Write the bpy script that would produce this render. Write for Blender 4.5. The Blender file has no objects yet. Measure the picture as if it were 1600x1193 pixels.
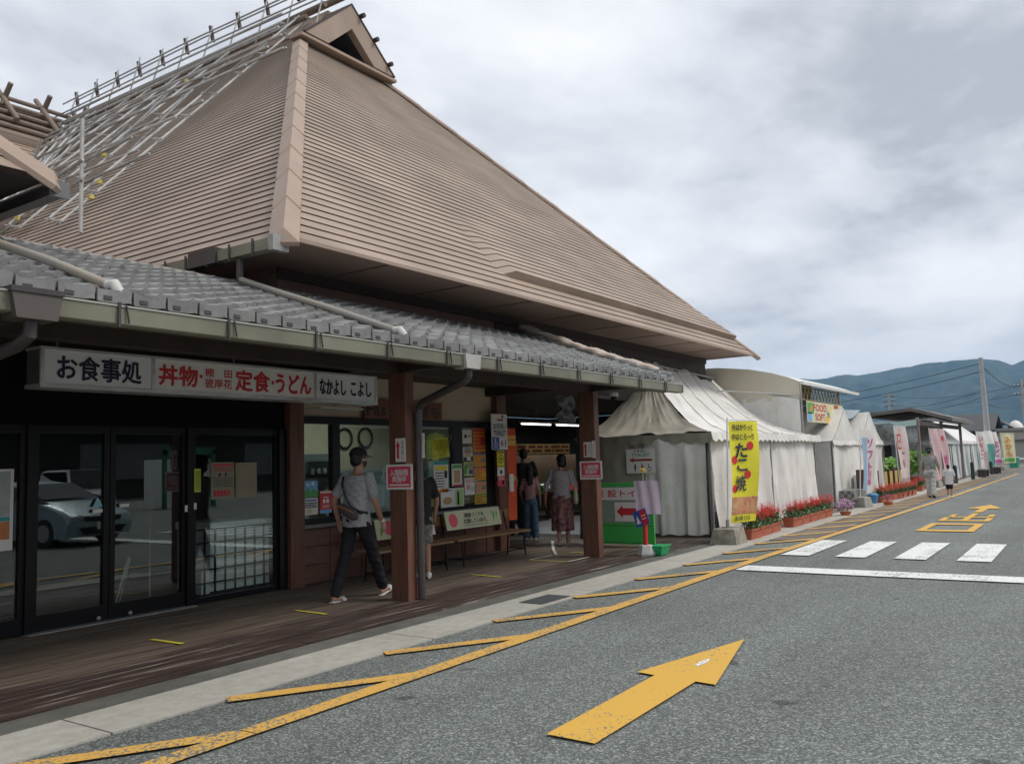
import bpy, bmesh, math, random
from mathutils import Vector, Matrix
R = math.radians
random.seed(7)
SC = bpy.context.scene
COL = SC.collection

# ------------------------------------------------------------------ camera
cd = bpy.data.cameras.new('camera'); cam = bpy.data.objects.new('camera', cd); COL.objects.link(cam)
cd.sensor_width = 36.0; cd.lens = 36.0 * 1338.0 / 1600.0
cd.clip_start = 0.05; cd.clip_end = 20000
_y, _p, _r = R(34.163), R(5.297), R(-1.793)
_f = Vector((math.cos(_y)*math.cos(_p), math.sin(_y)*math.cos(_p), math.sin(_p)))
_rt = Vector((math.sin(_y), -math.cos(_y), 0)); _up = _rt.cross(_f)
_rt2 = math.cos(_r)*_rt + math.sin(_r)*_up; _up2 = -math.sin(_r)*_rt + math.cos(_r)*_up
cam.matrix_world = Matrix(((_rt2.x, _up2.x, -_f.x, 0), (_rt2.y, _up2.y, -_f.y, 0), (_rt2.z, _up2.z, -_f.z, 1.55), (0, 0, 0, 1)))
SC.camera = cam

# ------------------------------------------------------------------ world, sun, exposure
SUN_EL, SUN_AZ = R(52), R(-60)
W = bpy.data.worlds.new('World'); SC.world = W; W.use_nodes = True
def build_world():
    nt = W.node_tree; nt.nodes.clear(); L = nt.links.new; N = nt.nodes.new
    out = N('ShaderNodeOutputWorld'); bg = N('ShaderNodeBackground'); bg.inputs[1].default_value = 0.1
    sky = N('ShaderNodeTexSky'); sky.sky_type = 'NISHITA'; sky.sun_disc = False
    sky.sun_elevation = SUN_EL; sky.sun_rotation = R(90) - SUN_AZ; sky.air_density = 1.5; sky.dust_density = 3
    tc = N('ShaderNodeTexCoord'); sep = N('ShaderNodeSeparateXYZ'); L(tc.outputs['Generated'], sep.inputs[0])
    def math_(op, a, b=None, clamp=False):
        m = N('ShaderNodeMath'); m.operation = op; m.use_clamp = clamp
        for i, v in enumerate((a, b)):
            if v is None: continue
            if isinstance(v, (int, float)): m.inputs[i].default_value = v
            else: L(v, m.inputs[i])
        return m.outputs[0]
    zz = math_('MAXIMUM', sep.outputs[2], 0.0); den = math_('ADD', zz, 0.16)
    cx = math_('DIVIDE', sep.outputs[0], den); cy = math_('DIVIDE', sep.outputs[1], den)
    cmb = N('ShaderNodeCombineXYZ'); L(cx, cmb.inputs[0]); L(cy, cmb.inputs[1])
    def noise(scale, det, rough, dist, loc):
        mp = N('ShaderNodeMapping'); mp.inputs['Location'].default_value = loc; mp.inputs['Rotation'].default_value = (0, 0, R(35)); mp.inputs['Scale'].default_value = (scale, scale*1.25, 1)
        L(cmb.outputs[0], mp.inputs[0]); n = N('ShaderNodeTexNoise'); n.inputs['Scale'].default_value = 1; n.inputs['Detail'].default_value = det
        n.inputs['Roughness'].default_value = rough; n.inputs['Distortion'].default_value = dist; L(mp.outputs[0], n.inputs[0]); return n.outputs['Fac']
    a = noise(0.62, 9, 0.56, 0.15, (3.1, 1.7, 0)); b = noise(2.0, 8, 0.58, 0.2, (7.4, 2.2, 0))
    s = math_('ADD', math_('MULTIPLY', a, 0.74), math_('MULTIPLY', b, 0.26))
    cr = N('ShaderNodeValToRGB'); L(s, cr.inputs[0]); e = cr.color_ramp.elements
    e[0].position = 0.40; e[0].color = (4.1, 4.3, 4.7, 1)
    e[1].position = 0.585; e[1].color = (8.8, 8.85, 9.0, 1)
    m1 = e.new(0.455); m1.color = (6.0, 6.2, 6.6, 1)
    m2 = e.new(0.52); m2.color = (7.6, 7.7, 8.0, 1)
    # brighter, warmer band of thin cloud low over the hills
    low = math_('POWER', math_('SUBTRACT', 1.0, zz, True), 9.0)
    mx = N('ShaderNodeMix'); mx.data_type = 'RGBA'; L(math_('MULTIPLY', low, 0.6), mx.inputs[0]); L(cr.outputs[0], mx.inputs[6]); mx.inputs[7].default_value = (8.6, 8.35, 8.0, 1)
    m3 = N('ShaderNodeMix'); m3.data_type = 'RGBA'; m3.inputs[0].default_value = 0.93; L(sky.outputs[0], m3.inputs[6]); L(mx.outputs[2], m3.inputs[7])
    L(m3.outputs[2], bg.inputs[0]); L(bg.outputs[0], out.inputs[0])
build_world()
sl = bpy.data.lights.new('sun', 'SUN'); sl.energy = 1.5; sl.angle = R(18); sl.color = (1, 0.95, 0.88)
so = bpy.data.objects.new('sun', sl); COL.objects.link(so)
so.rotation_euler = Vector((math.cos(SUN_EL)*math.cos(SUN_AZ), math.cos(SUN_EL)*math.sin(SUN_AZ), math.sin(SUN_EL))).to_track_quat('Z', 'Y').to_euler()
so.location = (0, -20, 30)
vs = SC.view_settings; vs.view_transform = 'Standard'; vs.look = 'None'; vs.gamma = 1; vs.exposure = 0.38; vs.use_curve_mapping = False
SC.render.engine = 'CYCLES'; SC.cycles.max_bounces = 7; SC.cycles.transparent_max_bounces = 12; SC.cycles.volume_bounces = 0

# ------------------------------------------------------------------ materials
MATS = {}
def mat(name, col, rough=0.7, var=0.0, scale=4.0, bump=0.0, bscale=None, metal=0.0, spec=0.5, col2=None, stretch=(1, 1, 1), emit=0.0, dirt=0.0, coords='Object'):
    if name in MATS: return MATS[name]
    m = bpy.data.materials.new(name); m.use_nodes = True; nt = m.node_tree; L = nt.links.new; N = nt.nodes.new
    p = nt.nodes['Principled BSDF']; c = tuple(col) + (1,)
    p.inputs['Base Color'].default_value = c; p.inputs['Roughness'].default_value = rough; p.inputs['Metallic'].default_value = metal
    p.inputs['Specular IOR Level'].default_value = spec
    if emit: p.inputs['Emission Color'].default_value = c; p.inputs['Emission Strength'].default_value = emit
    tc = N('ShaderNodeTexCoord'); mp = N('ShaderNodeMapping'); mp.inputs['Scale'].default_value = stretch; L(tc.outputs[coords], mp.inputs[0])
    if var or col2:
        n = N('ShaderNodeTexNoise'); n.inputs['Scale'].default_value = scale; n.inputs['Detail'].default_value = 6; n.inputs['Roughness'].default_value = 0.6; L(mp.outputs[0], n.inputs[0])
        cr = N('ShaderNodeValToRGB'); L(n.outputs['Fac'], cr.inputs[0]); e = cr.color_ramp.elements; e[0].position = 0.3; e[1].position = 0.7
        if col2: e[0].color = c; e[1].color = tuple(col2) + (1,)
        else:
            e[0].color = tuple(x*(1-var) for x in col) + (1,); e[1].color = tuple(min(1, x*(1+var)) for x in col) + (1,)
        src = cr.outputs[0]
        if dirt:
            n2 = N('ShaderNodeTexNoise'); n2.inputs['Scale'].default_value = 0.7; n2.inputs['Detail'].default_value = 8; L(tc.outputs[coords], n2.inputs[0])
            c2 = N('ShaderNodeValToRGB'); c2.color_ramp.elements[0].position = 0.42; c2.color_ramp.elements[1].position = 0.62; L(n2.outputs['Fac'], c2.inputs[0])
            c2.color_ramp.elements[0].color = (1-dirt, 1-dirt, 1-dirt*1.05, 1); c2.color_ramp.elements[1].color = (1, 1, 1, 1)
            mm = N('ShaderNodeMix'); mm.data_type = 'RGBA'; mm.blend_type = 'MULTIPLY'; mm.inputs[0].default_value = 1; L(src, mm.inputs[6]); L(c2.outputs[0], mm.inputs[7]); src = mm.outputs[2]
        L(src, p.inputs['Base Color'])
    if bump:
        n3 = N('ShaderNodeTexNoise'); n3.inputs['Scale'].default_value = bscale or scale*4; n3.inputs['Detail'].default_value = 4; L(mp.outputs[0], n3.inputs[0])
        b = N('ShaderNodeBump'); b.inputs['Strength'].default_value = bump; b.inputs['Distance'].default_value = 0.02; L(n3.outputs['Fac'], b.inputs['Height']); L(b.outputs[0], p.inputs['Normal'])
    MATS[name] = m; return m

def asphalt_mat():
    m = bpy.data.materials.new('asphalt'); m.use_nodes = True; nt = m.node_tree; L = nt.links.new; N = nt.nodes.new; p = nt.nodes['Principled BSDF']
    tc = N('ShaderNodeTexCoord')
    v = N('ShaderNodeTexVoronoi'); v.inputs['Scale'].default_value = 88; L(tc.outputs['Object'], v.inputs[0])
    v2 = N('ShaderNodeTexVoronoi'); v2.inputs['Scale'].default_value = 24; L(tc.outputs['Object'], v2.inputs[0])
    cr = N('ShaderNodeValToRGB'); L(v.outputs['Color'], cr.inputs[0]); e = cr.color_ramp.elements
    e[0].position = 0.1; e[0].color = (0.066, 0.076, 0.07, 1); e[1].position = 0.97; e[1].color = (0.40, 0.42, 0.40, 1); q = e.new(0.6); q.color = (0.14, 0.155, 0.146, 1)
    big = N('ShaderNodeTexNoise'); big.inputs['Scale'].default_value = 0.35; big.inputs['Detail'].default_value = 5; L(tc.outputs['Object'], big.inputs[0])
    c2 = N('ShaderNodeValToRGB'); c2.color_ramp.elements[0].position = 0.35; c2.color_ramp.elements[0].color = (0.86, 0.86, 0.85, 1); c2.color_ramp.elements[1].position = 0.7; c2.color_ramp.elements[1].color = (1.12, 1.13, 1.12, 1); L(big.outputs['Fac'], c2.inputs[0])
    mm = N('ShaderNodeMix'); mm.data_type = 'RGBA'; mm.blend_type = 'MULTIPLY'; mm.inputs[0].default_value = 1; L(cr.outputs[0], mm.inputs[6]); L(c2.outputs[0], mm.inputs[7])
    mp = N('ShaderNodeMapping'); mp.inputs['Scale'].default_value = (0.06, 0.9, 1); mp.inputs['Rotation'].default_value = (0, 0, R(2)); L(tc.outputs['Object'], mp.inputs[0])
    ln = N('ShaderNodeTexNoise'); ln.inputs['Scale'].default_value = 1.3; ln.inputs['Detail'].default_value = 3; L(mp.outputs[0], ln.inputs[0])
    c4 = N('ShaderNodeValToRGB'); c4.color_ramp.elements[0].position = 0.35; c4.color_ramp.elements[0].color = (0.86, 0.86, 0.86, 1); c4.color_ramp.elements[1].position = 0.66; c4.color_ramp.elements[1].color = (1.1, 1.1, 1.1, 1); L(ln.outputs['Fac'], c4.inputs[0])
    m4 = N('ShaderNodeMix'); m4.data_type = 'RGBA'; m4.blend_type = 'MULTIPLY'; m4.inputs[0].default_value = 1; L(mm.outputs[2], m4.inputs[6]); L(c4.outputs[0], m4.inputs[7]); mm = m4
    # a few dark tar or oil spots
    sp = N('ShaderNodeTexNoise'); sp.inputs['Scale'].default_value = 2.6; sp.inputs['Detail'].default_value = 2; L(tc.outputs['Object'], sp.inputs[0])
    c3 = N('ShaderNodeValToRGB'); c3.color_ramp.elements[0].position = 0.70; c3.color_ramp.elements[0].color = (1, 1, 1, 1); c3.color_ramp.elements[1].position = 0.73; c3.color_ramp.elements[1].color = (0.5, 0.5, 0.5, 1); L(sp.outputs['Fac'], c3.inputs[0])
    m2 = N('ShaderNodeMix'); m2.data_type = 'RGBA'; m2.blend_type = 'MULTIPLY'; m2.inputs[0].default_value = 1; L(mm.outputs[2], m2.inputs[6]); L(c3.outputs[0], m2.inputs[7])
    L(m2.outputs[2], p.inputs['Base Color']); p.inputs['Roughness'].default_value = 0.85
    b = N('ShaderNodeBump'); b.inputs['Strength'].default_value = 0.6; b.inputs['Distance'].default_value = 0.006; L(v2.outputs['Distance'], b.inputs['Height']); L(b.outputs[0], p.inputs['Normal'])
    return m

def paint_mat(name, col, wear=0.5):
    """Road paint with worn-through speckle showing asphalt."""
    m = bpy.data.materials.new(name); m.use_nodes = True; nt = m.node_tree; L = nt.links.new; N = nt.nodes.new; p = nt.nodes['Principled BSDF']
    tc = N('ShaderNodeTexCoord'); n = N('ShaderNodeTexNoise'); n.inputs['Scale'].default_value = 45; n.inputs['Detail'].default_value = 3; L(tc.outputs['Object'], n.inputs[0])
    g = N('ShaderNodeTexNoise'); g.inputs['Scale'].default_value = 2.2; g.inputs['Detail'].default_value = 4; L(tc.outputs['Object'], g.inputs[0])
    ad = N('ShaderNodeMath'); ad.operation = 'MULTIPLY_ADD'; L(g.outputs['Fac'], ad.inputs[0]); ad.inputs[1].default_value = 0.55; L(n.outputs['Fac'], ad.inputs[2])
    cr = N('ShaderNodeValToRGB'); L(ad.outputs[0], cr.inputs[0]); e = cr.color_ramp.elements; t = 0.9 - 0.2*wear
    e[0].position = t; e[0].color = tuple(col) + (1,); e[1].position = t + 0.07; e[1].color = (0.15, 0.165, 0.155, 1)
    L(cr.outputs[0], p.inputs['Base Color']); p.inputs['Roughness'].default_value = 0.65
    b = N('ShaderNodeBump'); b.inputs['Strength'].default_value = 0.3; b.inputs['Distance'].default_value = 0.004; L(n.outputs['Fac'], b.inputs['Height']); L(b.outputs[0], p.inputs['Normal'])
    return m

def glass_mat(name, tint, refl=0.16, rough=0.0, k=0.7):
    m = bpy.data.materials.new(name); m.use_nodes = True; nt = m.node_tree; nt.nodes.clear(); L = nt.links.new; N = nt.nodes.new
    o = N('ShaderNodeOutputMaterial'); t = N('ShaderNodeBsdfTransparent'); t.inputs[0].default_value = tuple(tint) + (1,)
    g = N('ShaderNodeBsdfGlossy'); g.inputs['Roughness'].default_value = rough; g.inputs['Color'].default_value = (0.9, 0.95, 0.95, 1)
    mx = N('ShaderNodeMixShader'); fr = N('ShaderNodeLayerWeight'); fr.inputs[0].default_value = 0.25
    ma = N('ShaderNodeMath'); ma.operation = 'MULTIPLY_ADD'; L(fr.outputs['Fresnel'], ma.inputs[0]); ma.inputs[1].default_value = k; ma.inputs[2].default_value = refl
    L(ma.outputs[0], mx.inputs[0]); L(t.outputs[0], mx.inputs[1]); L(g.outputs[0], mx.inputs[2]); L(mx.outputs[0], o.inputs[0]); return m

# ------------------------------------------------------------------ mesh helpers
class MB:
    def __init__(s): s.v = []; s.f = []
    def add(s, vs, fs):
        b = len(s.v); s.v += [tuple(x) for x in vs]; s.f += [tuple(b+i for i in f) for f in fs]; return s
    def box(s, x0, y0, z0, x1, y1, z1):
        return s.add([(x0,y0,z0),(x1,y0,z0),(x1,y1,z0),(x0,y1,z0),(x0,y0,z1),(x1,y0,z1),(x1,y1,z1),(x0,y1,z1)],
                     [(0,3,2,1),(4,5,6,7),(0,1,5,4),(1,2,6,5),(2,3,7,6),(3,0,4,7)])
    def bar(s, a, b, w, h, up=(0,0,1)):
        """square bar from a to b: w across, h along up"""
        a, b, up = Vector(a), Vector(b), Vector(up); d = (b-a).normalized(); x = d.cross(up)
        if x.length < 1e-4: x = d.cross(Vector((0,1,0)))
        x.normalize(); y = x.cross(d).normalized(); x *= w/2; y *= h/2
        vs = [a-x-y, a+x-y, a+x+y, a-x+y, b-x-y, b+x-y, b+x+y, b-x+y]
        return s.add(vs, [(0,3,2,1),(4,5,6,7),(0,1,5,4),(1,2,6,5),(2,3,7,6),(3,0,4,7)])
    def tube(s, pts, r, n=8, cap=True):
        pts = [Vector(p) for p in pts]; k = len(pts); rs = r if isinstance(r, (list, tuple)) else [r]*k
        d0 = (pts[1]-pts[0]).normalized(); x = d0.orthogonal().normalized(); b = len(s.v)
        for i, p in enumerate(pts):
            d = (pts[min(i+1, k-1)]-pts[max(i-1, 0)]).normalized(); x = (x - d*x.dot(d))
            x = x.normalized() if x.length > 1e-5 else d.orthogonal().normalized(); y = d.cross(x)
            for j in range(n):
                t = 2*math.pi*j/n; s.v.append(tuple(p + rs[i]*(math.cos(t)*x + math.sin(t)*y)))
        for i in range(k-1):
            for j in range(n):
                j2 = (j+1) % n; s.f.append((b+i*n+j, b+i*n+j2, b+(i+1)*n+j2, b+(i+1)*n+j))
        if cap: s.f.append(tuple(b+j for j in reversed(range(n)))); s.f.append(tuple(b+(k-1)*n+j for j in range(n)))
        return s
    def loft(s, rings, cap=True, close=True):
        """rings: list of equal-length point lists"""
        b = len(s.v); n = len(rings[0])
        for r in rings: s.v += [tuple(p) for p in r]
        for i in range(len(rings)-1):
            for j in range(n if close else n-1):
                j2 = (j+1) % n; s.f.append((b+i*n+j, b+i*n+j2, b+(i+1)*n+j2, b+(i+1)*n+j))
        if cap and close: s.f.append(tuple(b+j for j in reversed(range(n)))); s.f.append(tuple(b+(len(rings)-1)*n+j for j in range(n)))
        return s
    def prism(s, poly, axis, a, b):
        """extrude 2D poly along axis ('x','y','z') from a to b"""
        def P(u, v, w): return {'x': (w, u, v), 'y': (u, w, v), 'z': (u, v, w)}[axis]
        n = len(poly); vs = [P(u, v, a) for u, v in poly] + [P(u, v, b) for u, v in poly]
        return s.add(vs, [tuple(reversed(range(n))), tuple(range(n, 2*n))] + [(i, (i+1) % n, n+(i+1) % n, n+i) for i in range(n)])
    def grid(s, fn, nu, nv):
        b = len(s.v)
        for j in range(nv+1):
            for i in range(nu+1): s.v.append(tuple(fn(i/nu, j/nv)))
        for j in range(nv):
            for i in range(nu):
                a = b+j*(nu+1)+i; s.f.append((a, a+1, a+nu+2, a+nu+1))
        return s
    def ell(s, c, rx, ry, rz, nu=12, nv=8, rot=None):
        c = Vector(c); rings = []
        for j in range(nv+1):
            t = -math.pi/2 + math.pi*j/nv; rr = max(0.02, math.cos(t))
            ring = [Vector((rx*rr*math.cos(2*math.pi*i/nu), ry*rr*math.sin(2*math.pi*i/nu), rz*math.sin(t))) for i in range(nu)]
            rings.append([c + (rot @ q if rot else q) for q in ring])
        return s.loft(rings)

def mesh_obj(name, mb, m, parent=None, smooth=False, normals=True):
    me = bpy.data.meshes.new(name)
    if isinstance(mb, MB):
        me.from_pydata(mb.v, [], mb.f); me.update()
        if normals:
            bm = bmesh.new(); bm.from_mesh(me); bmesh.ops.recalc_face_normals(bm, faces=bm.faces); bm.to_mesh(me); bm.free()
    else: me = mb; me.name = name
    me.materials.clear(); me.materials.append(m)
    if smooth:
        me.polygons.foreach_set('use_smooth', [True]*len(me.polygons)); me.set_sharp_from_angle(angle=R(40))
    o = bpy.data.objects.new(name, me); COL.objects.link(o)
    if parent:
        p = parent; M = Matrix.Identity(4)
        while p: M = p.matrix_basis @ M; p = p.parent
        me.transform(M.inverted()); o.parent = parent
    return o
def thing(name, label, cat, loc=(0,0,0), rz=0.0, group=None):
    o = bpy.data.objects.new(name, None); COL.objects.link(o); o.location = loc; o.rotation_euler = (0, 0, rz); o.empty_display_size = 0.2
    o['label'] = label; o['category'] = cat
    if group: o['group'] = group
    return o
def tag(o, label, cat, group=None):
    o['label'] = label; o['category'] = cat
    if group: o['group'] = group
    return o
def struct(name, mb, m, smooth=False):
    o = mesh_obj(name, mb, m, smooth=smooth); o['kind'] = 'structure'; return o
def copy_tree(o, loc=None, rz=None, label=None, parent=None):
    c = o.copy(); COL.objects.link(c); c.parent = parent
    if loc is not None: c.location = loc
    if rz is not None: c.rotation_euler = (0, 0, rz)
    if label: c['label'] = label
    for ch in o.children: copy_tree(ch, parent=c)
    return c

def text_mesh(body, w, h, bold=0.0, extr=0.0, line=1.0, keep=False):
    c = bpy.data.curves.new('t', 'FONT'); c.body = body; c.resolution_u = 2; c.align_x = 'CENTER'; c.space_line = line; c.extrude = extr
    o = bpy.data.objects.new('t', c); COL.objects.link(o)
    dg = bpy.context.evaluated_depsgraph_get(); dg.update(); me = bpy.data.meshes.new_from_object(o.evaluated_get(dg))
    bpy.data.objects.remove(o); bpy.data.curves.remove(c)
    xs = [v.co.x for v in me.vertices]; ys = [v.co.y for v in me.vertices]
    x0, x1, y0, y1 = min(xs), max(xs), min(ys), max(ys); sx = w/(x1-x0); sy = h/(y1-y0)
    if keep: sx = sy = min(sx, sy)
    me.transform(Matrix.Diagonal((sx, sy, 1, 1)) @ Matrix.Translation((-(x0+x1)/2, -(y0+y1)/2, 0)))
    if bold:
        # heavier strokes: shifted copies, each a hair above the last
        d = bold*h/max(1, body.count('\n')+1)*0.75; bm = bmesh.new()
        for k, (ox, oy) in enumerate(((0,0),(d,0),(-d,0),(0,d),(0,-d))):
            m2 = me.copy(); m2.transform(Matrix.Translation((ox, oy, 0.0003*k))); bm.from_mesh(m2); bpy.data.meshes.remove(m2)
        bm.to_mesh(me); bm.free()
    return me
def frame_mat(c, u, v):
    u, v = Vector(u).normalized(), Vector(v).normalized(); n = u.cross(v)
    return Matrix(((u.x, v.x, n.x, c[0]), (u.y, v.y, n.y, c[1]), (u.z, v.z, n.z, c[2]), (0, 0, 0, 1)))
def lettering(body, c, u, v, w, h, m, parent, bold=0.0, line=1.0, off=0.004, keep=False, name='lettering'):
    me = text_mesh(body, w, h, bold, 0.0, line, keep); me.transform(frame_mat(c, u, v) @ Matrix.Translation((0, 0, off)))
    return mesh_obj(name, me, m, parent)
def plate(name, c, u, v, w, h, t, m, parent=None, off=0.0):
    """thin board centred on c facing u x v"""
    mb = MB().box(-w/2, -h/2, -t, w/2, h/2, 0); M = frame_mat(c, u, v) @ Matrix.Translation((0, 0, off))
    mb.v = [tuple(M @ Vector(p)) for p in mb.v]; return mesh_obj(name, mb, m, parent)
def shape(name, polys, c, u, v, m, parent, off=0.004):
    """flat polygons (2D lists in u,v metres) laid on a board"""
    mb = MB(); M = frame_mat(c, u, v) @ Matrix.Translation((0, 0, off))
    for p in polys: mb.add([M @ Vector((a, b, 0)) for a, b in p], [tuple(range(len(p)))])
    return mesh_obj(name, mb, m, parent, normals=False)
def disc(cx, cy, r, n=16): return [(cx+r*math.cos(2*math.pi*i/n), cy+r*math.sin(2*math.pi*i/n)) for i in range(n)]
def rect(x0, y0, x1, y1): return [(x0,y0),(x1,y0),(x1,y1),(x0,y1)]
FY = ((1,0,0), (0,0,1))     # board facing -Y (the road)
FX = ((0,-1,0), (0,0,1))    # board facing -X (towards the camera's end of the road)
# ------------------------------------------------------------------ shared materials
ROOF = mat('roof_metal', (0.315, 0.235, 0.18), 0.6, col2=(0.41, 0.315, 0.245), scale=2.2, stretch=(0.25, 0.25, 3.0), dirt=0.2)
ROOFTRIM = mat('roof_trim_metal', (0.345, 0.255, 0.195), 0.6, var=0.1, scale=1.5)
SOFFIT = mat('soffit_board', (0.25, 0.175, 0.14), 0.8, var=0.12, scale=1.5)
BRWALL = mat('red_brown_wall', (0.20, 0.12, 0.105), 0.8, var=0.2, scale=3)
DKWOOD = mat('dark_wood', (0.045, 0.028, 0.022), 0.65, var=0.3, scale=3, stretch=(1, 1, 0.2), bump=0.2)
POSTW = mat('post_wood', (0.10, 0.04, 0.026), 0.55, col2=(0.19, 0.085, 0.05), scale=6, stretch=(3, 3, 0.35), bump=0.3, bscale=20)
PANELW = mat('panel_wood', (0.13, 0.06, 0.042), 0.6, col2=(0.19, 0.095, 0.065), scale=5, stretch=(0.5, 1, 2), bump=0.15)
BLACK = mat('black_frame', (0.005, 0.005, 0.006), 0.4, spec=0.3)
CREAM = mat('cream_wall', (0.50, 0.41, 0.30), 0.85, var=0.06, scale=3, bump=0.08)
GUTTER = mat('gutter_metal', (0.24, 0.235, 0.175), 0.45, var=0.12, scale=2.5, dirt=0.25)
STEEL = mat('steel_tube', (0.34, 0.335, 0.325), 0.45, var=0.2, scale=8, metal=0.35)
PIPE = mat('dark_downpipe', (0.06, 0.05, 0.05), 0.4, var=0.15)
PIPEG = mat('grey_pipe', (0.27, 0.26, 0.25), 0.5, col2=(0.33, 0.28, 0.2), scale=1.3)
WHITE = mat('white_paint', (0.8, 0.8, 0.78), 0.5)
TILE = mat('grey_roof_tile', (0.15, 0.15, 0.148), 0.5, col2=(0.32, 0.318, 0.31), scale=3.5, bump=0.15, bscale=30, dirt=0.25)
RED = mat('red_print', (0.62, 0.03, 0.04), 0.5)
PINKRED = mat('pink_red_print', (0.70, 0.07, 0.12), 0.5)
INK = mat('black_print', (0.02, 0.02, 0.025), 0.5)
BLUE = mat('blue_print', (0.03, 0.10, 0.38), 0.5)
YELLOW = mat('yellow_print', (0.80, 0.68, 0.03), 0.5)
GREENP = mat('green_print', (0.08, 0.38, 0.08), 0.5)
ORANGE = mat('orange_print', (0.80, 0.26, 0.03), 0.5)
PAPER = mat('white_paper', (0.78, 0.76, 0.72), 0.6, var=0.04)
OLDPAPER = mat('cream_paper', (0.62, 0.55, 0.42), 0.6, var=0.06)
CANVAS = mat('white_canvas', (0.74, 0.72, 0.67), 0.6, col2=(0.84, 0.83, 0.80), scale=2.0, bump=0.55, bscale=9, dirt=0.17)
CANVASB = mat('beige_canvas', (0.56, 0.51, 0.40), 0.75, col2=(0.64, 0.59, 0.48), scale=1.4, bump=0.15, bscale=4)

# ------------------------------------------------------------------ ground
ASPH = asphalt_mat()
YP = paint_mat('yellow_road_paint', (0.66, 0.38, 0.08), 0.32); YP2 = paint_mat('yellow_arrow_paint', (0.66, 0.38, 0.05), -0.1)
WP = paint_mat('white_road_paint', (0.76, 0.77, 0.75), 0.2)
struct('ground', MB().add([(-1500,-2500,-0.012),(5600,-2500,-0.012),(5600,4500,-0.012),(-1500,4500,-0.012)], [(0,1,2,3)]), mat('field_ground', (0.12, 0.13, 0.09), 0.9, var=0.2, scale=0.05))
struct('road', MB().add([(-60,-60,0),(140,-60,0),(140,5.3,0),(-60,5.3,0)], [(0,1,2,3)]), ASPH)
# kerb strip of pale concrete flush with the road, and the worn asphalt strip behind it
kb = MB()
x = -6.0
while x < 60:
    kb.box(x, 5.0, -0.1, x+2.985, 5.56, 0.012); x += 3.0
struct('kerb', kb, mat('kerb_concrete', (0.38, 0.36, 0.31), 0.85, col2=(0.49, 0.47, 0.42), scale=9, bump=0.3, bscale=60, dirt=0.12))
struct('kerb_drain', MB().box(7.9, 5.06, 0.013, 8.5, 5.36, 0.018), mat('drain_iron', (0.06, 0.065, 0.065), 0.6, var=0.3, scale=20))
struct('path', MB().add([(-6,5.56,0.006),(140,5.56,0.006),(140,9,0.006),(-6,9,0.006)], [(0,1,2,3)]), mat('old_path_asphalt', (0.10, 0.105, 0.095), 0.9, col2=(0.17, 0.165, 0.14), scale=5, bump=0.4, bscale=60, dirt=0.3))
struct('pavement', MB().add([(15.4,4.3,0.010),(75,4.3,0.010),(75,12,0.010),(15.4,12,0.010)], [(0,1,2,3)]), mat('brown_pavement', (0.15, 0.125, 0.10), 0.85, col2=(0.22, 0.185, 0.15), scale=4, bump=0.3, bscale=40, dirt=0.25, stretch=(0.3, 1, 1)))
# wooden deck: planks running along the building
def deck_mat():
    m = bpy.data.materials.new('deck_wood'); m.use_nodes = True; nt = m.node_tree; L = nt.links.new; N = nt.nodes.new; p = nt.nodes['Principled BSDF']
    tc = N('ShaderNodeTexCoord'); sep = N('ShaderNodeSeparateXYZ'); L(tc.outputs['Object'], sep.inputs[0])
    mp = N('ShaderNodeMapping'); mp.inputs['Scale'].default_value = (0.5, 9, 1); L(tc.outputs['Object'], mp.inputs[0])
    n = N('ShaderNodeTexNoise'); n.inputs['Scale'].default_value = 1.6; n.inputs['Detail'].default_value = 8; n.inputs['Roughness'].default_value = 0.65; L(mp.outputs[0], n.inputs[0])
    dry = N('ShaderNodeValToRGB'); L(n.outputs['Fac'], dry.inputs[0]); e = dry.color_ramp.elements; e[0].position = 0.33; e[0].color = (0.05, 0.036, 0.027, 1); e[1].position = 0.7; e[1].color = (0.19, 0.145, 0.105, 1)
    wet = N('ShaderNodeValToRGB'); L(n.outputs['Fac'], wet.inputs[0]); e = wet.color_ramp.elements; e[0].position = 0.4; e[0].color = (0.034, 0.022, 0.018, 1); e[1].position = 0.66; e[1].color = (0.30, 0.265, 0.25, 1); q = e.new(0.57); q.color = (0.075, 0.047, 0.037, 1)
    w2 = N('ShaderNodeTexNoise'); w2.inputs['Scale'].default_value = 0.8; w2.inputs['Detail'].default_value = 4; L(tc.outputs['Object'], w2.inputs[0])
    a = N('ShaderNodeMath'); a.operation = 'MULTIPLY_ADD'; L(w2.outputs['Fac'], a.inputs[0]); a.inputs[1].default_value = -0.9; L(sep.outputs[1], a.inputs[2])
    r = N('ShaderNodeMapRange'); r.inputs[1].default_value = 6.1; r.inputs[2].default_value = 6.35; L(a.outputs[0], r.inputs[0])
    mx = N('ShaderNodeMix'); mx.data_type = 'RGBA'; L(r.outputs[0], mx.inputs[0]); L(wet.outputs[0], mx.inputs[6]); L(dry.outputs[0], mx.inputs[7]); L(mx.outputs[2], p.inputs['Base Color'])
    rr = N('ShaderNodeMapRange'); rr.inputs[3].default_value = 0.5; rr.inputs[4].default_value = 0.75; L(r.outputs[0], rr.inputs[0]); L(rr.outputs[0], p.inputs['Roughness'])
    b = N('ShaderNodeBump'); b.inputs['Strength'].default_value = 0.35; b.inputs['Distance'].default_value = 0.01; L(n.outputs['Fac'], b.inputs['Height']); L(b.outputs[0], p.inputs['Normal'])
    return m
dk = MB(); y = 5.86; rd = random.Random(3)
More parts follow.
